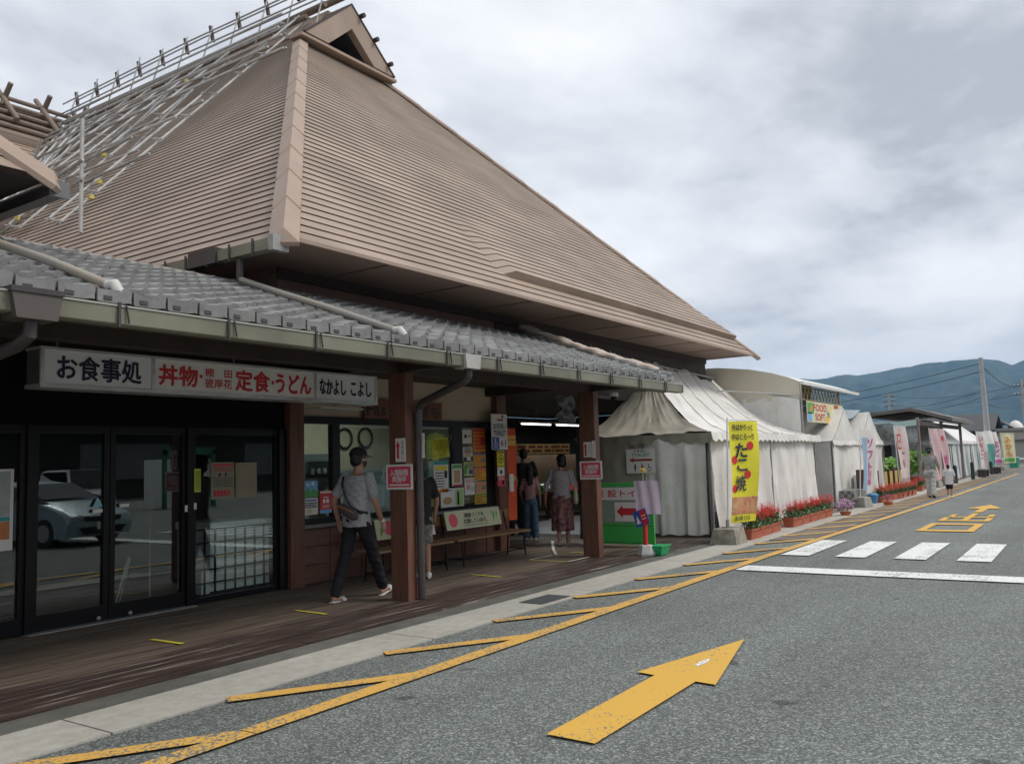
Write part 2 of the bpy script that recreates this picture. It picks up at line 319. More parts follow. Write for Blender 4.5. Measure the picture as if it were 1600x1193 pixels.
while y < 13.9:
    x = -5.0 - rd.random()*2
    while x < 15.35:
        ln = rd.choice((2.4, 3.0, 3.6)); x1 = min(x+ln, 15.38)
        if not (x1 < 12.7 and y > 8.75): dk.box(x, y, -0.03, x1-0.004, y+0.112, 0.02 + rd.uniform(-0.003, 0.003))
        x += ln
    y += 0.12
struct('deck', dk, deck_mat())

# painted markings, each a thin sheet 4 mm above the road
ym = MB(); Z = 0.0145
def strip(mb, a, b, w, z=Z):
    a, b = Vector((*a, z)), Vector((*b, z)); d = (b-a).normalized(); n = Vector((-d.y, d.x, 0))*w/2
    mb.add([a-n, b-n, b+n, a+n], [(0,1,2,3)])
rd = random.Random(5)
def wavy(mb, pts, w, z=Z):
    for (ax, ay), (bx, by) in zip(pts, pts[1:]): strip(mb, (ax, ay), (bx+0.01, by), w, z)
wavy(ym, [(-3,4.22),(3.4,4.27),(7,4.26),(13,4.26),(18,4.17),(29,3.95),(55,3.75)], 0.15)
hx = 2.25
while hx < 46:
    ym_a = (hx, 4.28); b = (hx + 0.30, 4.97)
    strip(ym, (hx+0.78, 4.26), (hx+0.02, 4.985), 0.11, Z+0.001) if False else strip(ym, (hx, 4.985), (hx+1.12, 4.28), 0.14, Z+0.001)
    hx += 1.55
struct('road_marking_edge_line', ym, YP)
am = MB()
am.add([(4.21,2.70,Z),(4.20,2.38,Z),(5.66,2.40,Z),(5.64,2.25,Z),(7.12,2.565,Z),(5.72,2.87,Z),(5.69,2.72,Z)], [(0,1,2,6),(3,4,5,6,2)])
struct('road_marking_arrow', am, YP2)
struct('road_marking_arrow_patch', MB().add([(6.06,2.545,Z+0.003),(6.2,2.53,Z+0.003),(6.34,2.555,Z+0.003),(6.22,2.585,Z+0.003),(6.08,2.58,Z+0.003)], [(0,1,2,3,4)]), WP)
struct('road_marking_stop_line', MB().add([(11.3,4.15,Z),(11.3,-3.5,Z),(11.8,-3.5,Z),(11.8,4.15,Z)], [(0,1,2,3)]), WP)
cw = MB()
for k in range(9):
    y1 = 4.12 - 0.8*k; cw.add([(13.2,y1,Z),(13.2,y1-0.42,Z),(15.6,y1-0.42,Z),(15.6,y1,Z)], [(0,1,2,3)])
struct('road_marking_crosswalk', cw, WP)
# 出口 with its arrow, painted large on the road
tk = MB(); z = Z
def fr(x0, y0, x1, y1, t):
    tk.add([(x0,y0,z),(x1,y0,z),(x1,y0+t,z),(x0,y0+t,z)], [(0,1,2,3)]); tk.add([(x0,y1-t,z),(x1,y1-t,z),(x1,y1,z),(x0,y1,z)], [(0,1,2,3)])
    tk.add([(x0,y0+t,z),(x0+0.34,y0+t,z),(x0+0.34,y1-t,z),(x0,y1-t,z)], [(0,1,2,3)]); tk.add([(x1-0.34,y0+t,z),(x1,y0+t,z),(x1,y1-t,z),(x1-0.34,y1-t,z)], [(0,1,2,3)])
fr(17.75, 2.0, 19.63, 2.97, 0.14)
def rc(x0, y0, x1, y1): tk.add([(x0,y0,z),(x1,y0,z),(x1,y1,z),(x0,y1,z)], [(0,1,2,3)])
rc(20.3, 1.98, 20.6, 2.95); rc(20.6, 1.98, 21.35, 2.1); rc(20.6, 2.83, 21.35, 2.95)
rc(21.35, 2.1, 21.6, 2.83); rc(21.6, 2.02, 22.3, 2.14); rc(21.6, 2.79, 22.3, 2.91); rc(20.6, 2.4, 21.35, 2.53); rc(21.6, 2.4, 22.75, 2.53)
tk.add([(23.1,2.38,z),(24.45,2.38,z),(24.45,2.08,z),(26.1,2.47,z),(24.45,2.86,z),(24.45,2.56,z),(23.1,2.56,z)], [(0,1,5,6),(2,3,4,5,1)])
struct('road_marking_exit_text', tk, YP2)
# tapes stuck on the deck
tp = MB(); TZ = 0.029
for a, b, w in (((4.76,7.33),(4.77,6.87),0.05), ((6.44,7.28),(6.41,6.78),0.045), ((9.52,7.23),(9.46,6.7),0.04), ((11.24,7.4),(11.22,6.73),0.04), ((12.40,7.35),(12.36,6.85),0.04)): strip(tp, a, b, w, TZ)
struct('deck_tape_yellow', tp, mat('yellow_tape', (0.62, 0.56, 0.05), 0.5))
tp = MB()
for a, b in (((11.24,7.4),(11.9,7.4)), ((11.22,6.71),(11.86,6.7)), ((11.97,7.37),(12.7,7.87)), ((12.7,7.87),(14.0,8.69)), ((12.36,6.95),(13.3,7.3)), ((13.3,7.3),(14.8,8.5))): strip(tp, a, b, 0.05, TZ+0.001)
struct('deck_tape_white', tp, mat('white_tape', (0.55, 0.53, 0.48), 0.5))

# ------------------------------------------------------------------ mountains
def mountains():
    from mathutils import noise as NZ
    prof = [(-12,4.2),(-6,4.7),(-2,5.0),(0,4.7),(1.6,5.1),(3.14,4.89),(3.73,4.66),(4.42,5.0),(5.39,5.17),(6.4,5.18),(7.2,5.14),(8.12,5.15),(9.0,5.02),(9.9,4.93),(11,4.78),(12.11,4.66),(12.9,4.76),(13.6,4.68),(14.4,4.55),(15.51,4.68),(17,4.2),(20,3.9),(26,4.3),(34,4.6),(44,4.2),(60,3.2)]
    def el(a):
        for (a0, e0), (a1, e1) in zip(prof, prof[1:]):
            if a0 <= a <= a1: return e0 + (e1-e0)*(a-a0)/(a1-a0)
        return 3
    mb = MB(); nu, nv = 620, 60
    def fn(u, v):
        a = -12 + 72*u; d = 2500 + 1900*v; x, y = d*math.cos(R(a)), d*math.sin(R(a))
        e = el(a) + 0.05*NZ.noise(Vector((a*1.7, 0, 0))) + 0.03*NZ.noise(Vector((a*5, 3, 0)))
        base = (v**1.15)*4400*math.tan(R(e))
        p = Vector((x/520, y/520, 1.3)); rd_ = 1-abs(NZ.noise(p)*1.6); f = NZ.fractal(Vector((x/260, y/260, 0.7)), 0.9, 2.1, 5)
        w = math.sin(math.pi*min(1, v))**0.8
        return (x, y, base + w*(95*(rd_-.55) + 48*f) - (20 if v == 0 else 0))
    mb.grid(fn, nu, nv)
    mb.grid(lambda u, v: (lambda p: (p[0]*(1+0.3*v), p[1]*(1+0.3*v), p[2]*(1-v) - 10*v))(fn(u, 1.0)), nu, 2)
    m = mat('mountain_forest', (0.010, 0.032, 0.026), 0.95, col2=(0.05, 0.085, 0.06), scale=0.02, bump=1.0, bscale=0.09)
    return struct('mountains', mb, m, smooth=True)
mountains()
# ------------------------------------------------------------------ main shop building
B = thing('shop_building', 'large restaurant and market building with steep brown hip roof and grey tiled eaves', 'building', (14.65, 8.75, 0))
def P(name, mb, m, parent=None, smooth=False, label=None):
    o = mesh_obj(name, mb, m, parent or B, smooth=smooth)
    if label: o['label'] = label
    return o
EX0, EX1, EY, EZ = 6.5, 22.8, 7.5, 4.2
RX, RZ, GY, GZ = 14.65, 12.93, 14.7, 11.5
KX = (RZ-EZ)/(RX-EX0); KY = (GZ-EZ)/(GY-EY)
def courses(mb, fb, n, nrm, h=0.019, t0=0.0, t1=1.0, lift=None, nx=1):
    """lapped horizontal courses; fb(s,t) -> point on the roof plane, s across, t up"""
    nrm = Vector(nrm).normalized(); br = nx if isinstance(nx, list) else [k/nx for k in range(nx+1)]
    for i in range(n):
        ta, tb = t0+(t1-t0)*i/n, t0+(t1-t0)*(i+1)/n
        for s0, s1 in zip(br, br[1:]):
            la = [lift(s, ta) if lift else 0 for s in (s0, s1)]; lb = [lift(s, tb) if lift else 0 for s in (s0, s1)]
            A = [Vector(fb(s0, ta)), Vector(fb(s1, ta))]; Bp = [Vector(fb(s0, tb)), Vector(fb(s1, tb))]
            up = (Vector(fb(0.5, tb))-Vector(fb(0.5, ta)))
            a0, a1 = A[0]+nrm*(h+la[0]), A[1]+nrm*(h+la[1]); b0, b1 = Bp[0]+nrm*(0.003+lb[0]), Bp[1]+nrm*(0.003+lb[1])
            c0, c1 = a0-nrm*0.003, a1-nrm*0.003; d0, d1 = c0+up*0.75-nrm*0.007, c1+up*0.75-nrm*0.007
            mb.add([a0, a1, b1, b0, c0, c1, d1, d0], [(0,1,2,3),(0,4,5,1),(4,7,6,5)])
def lerp(a, b, t): return Vector(a)*(1-t)+Vector(b)*t
# road-facing hip slope
mb = MB()
def hip(s, t): return lerp(lerp((EX0,EY,EZ), (EX1,EY,EZ), s), lerp((RX-1.36,GY,GZ), (RX+1.36,GY,GZ), s), t)
nF = (0, -KY, 1)
def lift(s, t):
    X = EX0+(EX1-EX0)*s
    if t < 0.062 or t > 0.24: return 0
    return 0
courses(mb, hip, 53, nF)
mb.add([hip(0,0)-Vector((0,0,0.01)), hip(1,0)-Vector((0,0,0.01)), hip(1,1)-Vector((0,0,0.01)), hip(0,1)-Vector((0,0,0.01))], [(0,1,2,3)])
P('roof', mb, ROOF, label='road-facing brown hip slope of lapped metal courses')
# flared second layer low on the right-hand part
mb = MB()
def flare(s, t):
    X0 = 11.5 + (21.85-11.5)*s; z0 = 4.63; z = z0 + 1.37*t; y = EY + (z-EZ)/KY
    xr = EX1 - (z-EZ)/KX*0.985; xl = 11.5 + 0.25*t
    return Vector((xl + (xr-xl)*s, y, z))
FB = [0, .025, .1, .25, .45, .7, 1]
def fl(s, t): return 0.12*(1-t)**1.2*min(1, s*40)
courses(mb, flare, 10, nF, lift=fl, nx=FB)
nn = Vector(nF).normalized()
for s0, s1 in zip(FB, FB[1:]):
    a, b = flare(s0, 0), flare(s1, 0); ua, ub = nn*(0.02+fl(s0,0)), nn*(0.02+fl(s1,0)); dn = Vector((0, 0.13, 0))
    mb.add([a+ua, b+ub, b+nn*0.01+Vector((0,-0.02,-0.02)), a+nn*0.01+Vector((0,-0.02,-0.02))], [(0,1,2,3)])
a = [flare(1, t)+nn*(fl(1, t)+0.02) for t in (0, .2, .4, .6, .8, 1)]; b = [flare(1, t) for t in (1, .8, .6, .4, .2, 0)]
mb.add(a+b, [tuple(range(12))])
P('roof_flare', mb, ROOF)
# camera-side main slope, running back along the ridge
mb = MB(); BY = 34.65
def left(s, t):
    # s=0 at the hip edge, s=1 at the back
    z = EZ+(RZ-EZ)*t; x = EX0+(RX-EX0)*t
    y0 = EY+(z-EZ)/KY if z < GZ else GY-0.15
    y1 = EY+10.85+(z-EZ)/KX+0.1
    return Vector((x, y0+(y1-y0)*s, z))
courses(mb, left, 64, (-KX, 0, 1))
P('roof', mb, ROOF, label='long camera-side slope of the brown metal roof under the scaffolding')
mb = MB(); mb.add([(EX1,EY,EZ),(EX1,BY,EZ),(RX,BY,RZ),(RX,GY,RZ),(RX+1.36,GY,GZ)], [(0,1,2,3,4)]); mb.add([(EX0+.12,EY+.25,EZ),(EX0+.12,18.4,EZ),(RX,26.5,RZ-.12),(RX,GY+.2,RZ-.12),(13.42,GY+.2,GZ-.12)], [(0,1,2,3,4)])
mb.add([(EX1,BY,EZ),(RX,BY,RZ),(EX0,BY,EZ)], [(0,1,2)])
P('roof_back', mb, ROOFTRIM)
# cross wing slope towards the road
mb = MB()
def wing(s, t):
    z = EZ+(RZ-0.6-EZ)*t; y = 18.35+(z-EZ)/KX; x1 = EX0+(z-EZ)/KX
    return Vector((-14+(x1+14)*s, y, z))
courses(mb, wing, 62, (0, -KX, 1))
yy = 18.35+(RZ-0.6-EZ)/KX
mb.add([(-14,yy,RZ-0.6),(RX,yy,RZ-0.6),(RX,34.6,EZ),(-14,34.6,EZ)], [(0,1,2,3)]); mb.add([(-14,18.35,EZ),(-14,34.6,EZ),(-14,yy,RZ-0.6)], [(0,1,2)])
P('roof', mb, ROOF, label='brown slope of the rear cross wing')
# valley flashing between the two slopes
# hip caps with chevron joints
def hipcap(foot, top, nL, nR, w=0.20):
    foot, top = Vector(foot), Vector(top); d = top-foot; L = d.length; mb = MB(); n = int(L/1.03)
    dn = d.normalized(); bis = (Vector(nL).normalized()+Vector(nR).normalized()).normalized()
    uL = dn.cross(Vector(nL)).normalized(); uR = dn.cross(Vector(nR)).normalized()
    if uL.dot(uR) > 0: uR = -uR
    # uL points across the left face, uR across the right one
    if uL.dot(Vector(nR)) > 0: uL = -uL
    if uR.dot(Vector(nL)) > 0: uR = -uR
    for i in range(n):
        for q, (sa, sb, e) in enumerate([(i/n, (i+1)/n, 0.0)]):
            a, b = foot+d*sa, foot+d*(sb+0.012); ha, hb = 0.085, 0.062
            lo = [a+uL*w-dn*0.16+bis*0.02, a+uL*w-dn*0.16+bis*ha*0.8, a+bis*ha, a+uR*w-dn*0.16+bis*ha*0.8, a+uR*w-dn*0.16+bis*0.02]
            hi = [b+uL*w-dn*0.16+bis*0.0, b+uL*w-dn*0.16+bis*hb*0.8, b+bis*hb, b+uR*w-dn*0.16+bis*hb*0.8, b+uR*w-dn*0.16+bis*0.0]
            mb.loft([lo, hi])
    return mb
P('hip_cap', hipcap((EX0,EY,EZ+0.02), (RX-1.42,GY-0.05,GZ), (-KX,0,1), nF), ROOFTRIM)
P('hip_cap', hipcap((EX1,EY,EZ), (RX+1.42,GY-0.05,GZ), nF, (KX,0,1), w=0.1), ROOFTRIM)
# gable end over the hip: ledge, barge boards, recessed louvre
mb = MB(); mb.prism([(GY-0.32,GZ-0.02),(GY+0.1,GZ-0.02),(GY+0.1,GZ+0.09),(GY-0.32,GZ+0.05)], 'x', RX-1.62, RX+1.62)
P('gable_ledge', mb, ROOFTRIM)
def barge(sg):
    out = [(RX+sg*1.5, GZ+0.09), (RX, RZ-0.04), (RX, RZ-0.66), (RX+sg*0.78, GZ+0.09)]
    return MB().prism(out, 'y', GY-0.32, GY-0.12)
P('barge_board', barge(-1), ROOFTRIM); P('barge_board', barge(1), ROOFTRIM)
DKB = mat('dark_brown_trim', (0.035, 0.02, 0.018), 0.6)
mb = MB()
for sg in (-1, 1): mb.prism([(RX+sg*1.56, GZ+0.09), (RX, RZ+0.0), (RX, RZ-0.04), (RX+sg*1.5, GZ+0.09)], 'y', GY-0.34, GY-0.10)
P('barge_edge', mb, DKB)
mb = MB(); zz = GZ+0.12
while zz < RZ-0.72:
    hw = 0.78*(1-(zz-GZ-0.09)/(RZ-0.66-GZ-0.09))
    mb.add([(RX-hw,GY-0.08,zz),(RX+hw,GY-0.08,zz),(RX+hw,GY+0.0,zz+0.055),(RX-hw,GY+0.0,zz+0.055)], [(0,1,2,3)]); zz += 0.062
P('louvre', mb, mat('louvre_grey', (0.10, 0.11, 0.11), 0.5))
P('gable_back', MB().add([(RX-1.4,GY+0.05,GZ),(RX+1.4,GY+0.05,GZ),(RX,GY+0.05,RZ)], [(0,1,2)]), DKB)
# gable roof verge logs (three small round ends on the far side)
mb = MB()
for k in range(3):
    t = (0.18, 0.48, 0.80)[k]; x = RX+1.6*t+0.03; z = RZ-(RZ-GZ)*t+0.05
    mb.tube([(x,GY-0.45,z),(x,GY+8,z)], 0.06, 8)
P('verge_log', mb, DKWOOD, smooth=True)
# ridge: cladding, long poles, crossing poles
mb = MB(); mb.prism([(RX-0.75,RZ-0.75),(RX-0.1,RZ+0.02),(RX+0.1,RZ+0.02),(RX+0.75,RZ-0.75)], 'y', GY+0.4, 27.0)
P('ridge_cover', mb, ROOFTRIM)
LOG = mat('weathered_log', (0.17, 0.13, 0.10), 0.8, col2=(0.28, 0.22, 0.17), scale=5, stretch=(4, 4, 4), bump=0.3)
P('ridge_pole', MB().tube([(RX-0.05,14.15,RZ+0.22),(RX-0.05,26.6,RZ+0.22)], 0.085, 8), LOG, smooth=True)
P('ridge_pole', MB().tube([(RX-0.38,14.9,RZ+0.0),(RX-0.38,26.4,RZ+0.0)], 0.07, 8), LOG, smooth=True)
P('ridge_pole', MB().tube([(RX-0.62,15.3,RZ-0.3),(RX-0.62,26.4,RZ-0.3)], 0.07, 8), LOG, smooth=True)
# wing ridge with its crossing poles
mb = MB(); mb.prism([(yy-1.3,RZ-1.95),(yy-1.3,RZ-1.72),(yy-0.1,RZ-0.5),(yy+0.1,RZ-0.5),(yy+1.3,RZ-1.72),(yy+1.3,RZ-1.95)], 'x', -14, RX-1.2)
P('ridge_cover', mb, mat('ridge_bark', (0.16, 0.115, 0.09), 0.75, col2=(0.26, 0.2, 0.155), scale=4, stretch=(0.15, 2, 4), bump=0.3))
for dz, dy in ((0.02, 0.0), (-0.28, -0.22), (-0.62, -0.52), (-0.95, -0.84), (-1.27, -1.15)):
    P('ridge_pole', MB().tube([(-14,yy+dy,RZ-0.2+dz),(RX-0.2+dy*.9,yy+dy,RZ-0.2+dz)], 0.07, 8), LOG, smooth=True)
for xx in (14.2, 13.05, 11.9, 10.75, 9.6, 8.4, 7.2, 6.0):
    for sg in (-1, 1):
        a = Vector((xx+0.05*sg, yy-sg*0.33, RZ+0.17)); b = Vector((xx+0.05*sg, yy+sg*1.0, RZ-1.15))
        P('crossing_pole', MB().tube([a, (a+b)/2, b], [0.075, 0.08, 0.07], 8), LOG, smooth=True)
# soffits, upper wall band, beams
P('soffit', MB().add([(EX0+0.03,EY+0.04,EZ-0.012),(EX1-0.05,EY+0.04,EZ-0.012),(EX1-0.4,8.75,EZ-0.02),(7.47,8.75,EZ-0.02)], [(0,1,2,3)]).add([(EX0+0.03,EY+0.04,EZ-0.012),(7.47,8.75,EZ-0.02),(7.47,18,EZ-0.02),(EX0+0.03,18,EZ-0.012)], [(0,1,2,3)]), SOFFIT)
for k in range(9):
    xj = 8.3+1.75*k; P('soffit_joint', MB().box(xj, EY+0.06, EZ-0.024, xj+0.014, 8.75, EZ-0.016), DKB)
P('eave_edge', MB().box(EX0, EY-0.012, EZ-0.03, EX1, EY+0.03, EZ+0.012), ROOFTRIM)
P('upper_wall', MB().box(7.47, 8.75, 3.7, 12.4, 9.0, EZ-0.022).box(7.47, 9.0, 3.7, 7.7, 18.4, EZ-0.022), BRWALL)
P('beam', MB().box(12.4, 8.72, 3.52, 22.3, 9.0, EZ-0.022), DKWOOD)
P('beam', MB().box(7.43, 8.68, EZ-0.16, 22.3, 8.72, EZ-0.023), DKB)
P('bracket', MB().box(17.9, 8.45, 3.35, 18.15, 8.72, 3.75), mat('grey_wood', (0.25, 0.22, 0.2), 0.8, var=0.2))
# left eave gutter with its downpipe
P('roof_gutter', MB().box(EX0-0.14, EY+0.02, EZ-0.16, EX0-0.01, 18.2, EZ-0.03), GUTTER)
mb = MB().box(EX0-0.17, EY+1.02, EZ-0.18, EX0-0.003, EY+1.55, EZ+0.01)
P('gutter_box', mb, PIPE)
mb = MB(); mb.box(EX0-0.2, EY-0.05, EZ-0.2, EX0+0.03, EY+0.03, EZ-0.02); P('gutter_end', mb, STEEL)
for k in range(9):
    P('gutter_bracket', MB().box(EX0-0.155, EY+0.35+0.42*k, EZ-0.2, EX0-0.141, EY+0.38+0.42*k, EZ+0.0), PIPE)
# ------------------------------------------------------------------ tiled lean-to roof
TY0, TY1, TZ0, TPITCH = 5.72, 8.75, 2.79, 0.353
TX0, TX1 = -1.6, 13.15
def tz(y): return TZ0 + (y-TY0)*TPITCH
mb = MB(); cw_, rows = 0.275, 14
ncol = int((TX1-TX0)/cw_); dy = (TY1-0.12-TY0)/rows
prof = [(0.0, 0.004), (0.05, -0.006), (0.14, -0.011), (0.45, -0.010), (0.76, -0.003), (0.83, 0.008), (0.90, 0.019), (0.96, 0.016), (1.0, 0.006)]
rd = random.Random(2)
for r in range(rows):
    ya, yb = TY0+dy*r, TY0+dy*(r+1)+0.03
    for c in range(ncol):
        x0 = TX1-cw_*(c+1); jz = rd.uniform(-0.004, 0.004); jy = rd.uniform(-0.006, 0.006)
        top_a = [(x0+cw_*u, ya+jy, tz(ya)+0.072+h+jz) for u, h in prof]; top_b = [(x0+cw_*u, yb, tz(yb)+0.022+h) for u, h in prof]
        lo = [(x0+cw_*u, ya+jy+0.004, tz(ya)+0.072+h+jz-0.042) for u, h in prof]
        mb.loft([lo, top_a, top_b], cap=False, close=False)
P('tile_roof', mb, TILE, smooth=False)
# eave tiles: round-faced fronts with a small square boss
for c in range(ncol):
    mb = MB(); mb2 = MB()
    x0 = TX1-cw_*(c+1)
    pts_t = [(x0+cw_*(.035+.93*u), tz(TY0)+0.062+h) for u, h in prof]; pts_b = [(x0+cw_*(.035+.93*u), tz(TY0)-0.03+h*0.4) for u, h in reversed(prof)]
    mb.prism(pts_t+pts_b, 'y', TY0-0.035, TY0-0.012)
    mb2.box(x0+cw_*0.20, TY0-0.041, TZ0-0.018, x0+cw_*0.42, TY0-0.036, TZ0+0.012)
    mesh_obj('crest_mark', mb2, mat('tile_mark_grey', (0.06, 0.06, 0.06), 0.6), P('eave_tile', mb, TILE))  # square mark in its own dark grey
# top flashing courses along the wall
mb = MB()
for k in range(3): mb.box(TX0, TY1-0.2+0.05*k, tz(TY1)-0.07+0.032*k, 12.9, TY1-0.002, tz(TY1)-0.041+0.032*k)
P('wall_flashing', mb, mat('flashing_tile', (0.21, 0.21, 0.21), 0.5, col2=(0.33, 0.33, 0.33), scale=3, stretch=(1.5, 1, 6)))
P('flashing_cap', MB().box(TX0, TY1-0.03, tz(TY1)+0.026, 12.9, TY1+0.05, tz(TY1)+0.05), ROOFTRIM)
P('flashing_round', MB().tube([(x_, TY1-0.26, tz(TY1-0.26)+0.04) for x_ in (TX0, 13.0)], 0.03, 8), TILE, smooth=True)
# end cap tiles down the right-hand verge
mb = MB()
for r in range(rows): 
    ya = TY0+dy*r; mb.tube([(TX1-0.03, ya, tz(ya)+0.085), (TX1-0.03, ya+dy+0.04, tz(ya+dy)+0.075)], [0.055, 0.045], 8)
P('verge_tile', mb, TILE, smooth=True)
# structure below: boarding, rafters, fascia, beams
P('roof_boarding', MB().add([(TX0,TY0+0.02,TZ0-0.035),(TX1,TY0+0.02,TZ0-0.035),(TX1,TY1,tz(TY1)-0.06),(TX0,TY1,tz(TY1)-0.06)], [(0,1,2,3)]), DKWOOD)
mb = MB(); x = TX0+0.2
while x < TX1-0.05: mb.bar((x,TY0+0.03,TZ0-0.09),(x,TY1,tz(TY1)-0.12), 0.06, 0.09); x += 0.455
P('rafter', mb, DKWOOD)
P('eave_beam', MB().box(TX0, 6.62, 2.61, 13.0, 6.78, 2.86), DKWOOD)
P('eave_beam', MB().box(TX0, 5.80, 2.60, TX1-0.06, 5.86, 2.70), DKWOOD)
for xb in (0.5, 2.9, 7.53, 12.1): P('cross_beam', MB().box(xb-0.07, 6.78, 2.69, xb+0.07, 8.75, 2.82), DKWOOD); P('cross_beam', MB().box(xb-0.07, 5.87, 2.63, xb+0.07, 6.62, 2.73), DKWOOD)
P('ceiling', MB().add([(TX0,6.78,2.83),(15.3,6.78,2.83),(15.3,14.2,2.83),(TX0,14.2,2.83)], [(0,1,2,3)]), DKWOOD)
# gutter along the eave
gp = [(5.58,2.80),(5.585,2.70),(5.60,2.685),(5.69,2.685),(5.70,2.70),(5.705,2.80),(5.697,2.80),(5.69,2.70),(5.60,2.695),(5.588,2.80)]
gp = [(y_, z_-.088) for y_, z_ in [(5.580,2.805),(5.588,2.685),(5.600,2.675),(5.700,2.675),(5.708,2.800),(5.700,2.800),(5.693,2.685),(5.603,2.685),(5.590,2.805)]]
P('gutter', MB().prism(gp, 'x', TX0, 13.22), GUTTER)
P('gutter_lip', MB().box(TX0, 5.572, 2.714, 13.22, 5.590, 2.726), mat('gutter_lip', (0.42, 0.42, 0.38), 0.5))
P('gutter_end', MB().box(13.22, 5.575, 2.587, 13.24, 5.71, 2.722), GUTTER)
x = 0.6
while x < 13.1:
    P('gutter_bracket', MB().box(x, 5.562, 2.567, x+0.018, 5.576, 2.742).bar((x+0.06, 5.57, 2.73), (x+0.085, 5.57, 2.60), 0.012, 0.008), PIPE); x += 0.915
# rainwater boxes with swept downpipes
def rainbox(x, dark=True):
    m = mat('rainbox', (0.10, 0.085, 0.075), 0.5, var=0.1) if dark else mat('rainbox_light', (0.42, 0.41, 0.38), 0.5, var=0.12)
    P('rain_box', MB().prism([(x-0.16,2.715),(x+0.16,2.715),(x+0.13,2.55),(x-0.13,2.55)], 'y', 5.535, 5.73), m)
    P('rain_box_lid', MB().box(x-0.17, 5.525, 2.715, x+0.17, 5.735, 2.75), PIPE)
rainbox(2.78); 
P('rain_box', MB().prism([(7.30,2.725),(7.58,2.725),(7.56,2.57),(7.32,2.57)], 'y', 5.545, 5.72), mat('rainbox_light', (0.42, 0.41, 0.38), 0.5, var=0.12))
P('downpipe', MB().tube([(7.45,5.63,2.57),(7.45,5.63,2.50),(7.46,5.68,2.45),(7.58,6.40,2.26),(7.60,6.48,2.20),(7.60,6.49,2.10),(7.60,6.49,0.03)], 0.045, 12), PIPE, smooth=True)
P('downpipe', MB().tube([(2.78,5.63,2.55),(2.78,5.63,2.46),(2.76,5.74,2.40),(2.62,6.38,2.26),(2.6,6.47,2.2),(2.6,6.49,0.03)], 0.045, 12), PIPE, smooth=True)
mb = MB(); mb.tube([(7.60,6.49,0.42),(7.60,6.49,0.46)], 0.05, 12); mb.tube([(7.60,6.49,2.08),(7.60,6.49,2.14)], 0.05, 12)
P('pipe_collar', mb, PIPE, smooth=True)
# pipes lying on the tiles from the upper gutters
def tilepipe(pts, m2):
    P('roof_pipe', MB().tube(pts, 0.037, 10), PIPEG, smooth=True)
    e = Vector(pts[-1]); P('pipe_elbow', MB().tube([e, e+Vector((0.01,-0.07,0.0)), e+Vector((0.01,-0.12,-0.06)), e+Vector((0.01,-0.125,-0.10))], 0.040, 10), m2, smooth=True)
WPL = mat('white_plastic', (0.55, 0.54, 0.50), 0.5)
px_, pz = 6.44, lambda y: tz(y)+0.105
P('roof_pipe', MB().tube([(px_,8.2,EZ-0.15),(px_,8.2,tz(8.2)+0.10)], 0.042, 10), PIPE, smooth=True)
tilepipe([(px_,8.2,tz(8.2)+0.12), (px_+.03,7.6,pz(7.6)), (px_+0.05,6.8,pz(6.8)), (px_+0.08,5.86,pz(5.86)-.02)], WPL)
tilepipe([(3.3,8.6,pz(8.6)+0.02), (3.35,7.6,pz(7.6)), (3.40,6.6,pz(6.6)), (3.45,5.88,pz(5.88)-.03)], WPL)
# posts
def post(x, y, w=0.15, d=0.26, h=2.609):
    mb = MB().box(x-w/2, y-d/2, 0.02, x+w/2, y+d/2, h)
    P('post', mb, POSTW)
post(7.50, 6.66, 0.15, 0.25); post(12.02, 6.70, 0.15, 0.28)
mb = MB().box(7.43, 8.60, 0.02, 7.79, 8.84, 2.5); 
P('post', MB().box(7.55, 8.62, 0.02, 7.79, 8.84, 2.83), POSTW); P('post', MB().box(12.2, 8.62, 0.02, 12.48, 8.9, 2.83), POSTW)

# ------------------------------------------------------------------ facade
F = 8.75
GLD = glass_mat('door_glass', (0.92, 0.96, 0.95), 0.07, k=0.35); GLW = glass_mat('window_glass', (0.86, 0.92, 0.90), 0.05)
# cream wall above the shop window, wood panelling below
P('wall', MB().box(7.79, F-0.01, 2.24, 12.2, F+0.14, 2.83), CREAM)
mb = MB()
for k in range(3): mb.box(7.79, F-0.02-0.0*k, 0.03+0.24*k, 12.2, F+0.1, 0.03+0.24*k+0.232)
for xs in (8.35, 8.95, 9.55, 10.15, 10.75, 11.35, 11.95): mb.box(xs-0.02, F-0.035, 0.03, xs+0.02, F-0.021, 0.75)
P('wood_panelling', mb, PANELW)
P('window_sill', MB().box(7.79, F-0.10, 0.755, 12.2, F+0.12, 0.80), mat('sill_grey', (0.17, 0.17, 0.165), 0.6, var=0.1))
fr_ = MB().box(7.79, F-0.05, 0.80, 12.2, F+0.05, 0.88).box(7.79, F-0.05, 2.14, 12.2, F+0.05, 2.24)
for a, b in ((7.79, 7.83), (8.38, 8.52), (11.06, 11.3), (11.93, 12.2)): fr_.box(a, F-0.045, 0.88, b, F+0.045, 2.14)
wf = P('window', fr_, BLACK); wf['label'] = 'wide black framed shop window'
for a, b in ((7.83, 8.38), (8.52, 11.06), (11.3, 11.93)): mesh_obj('pane', MB().box(a, F-0.004, 0.88, b, F+0.004, 2.14), GLW, wf)
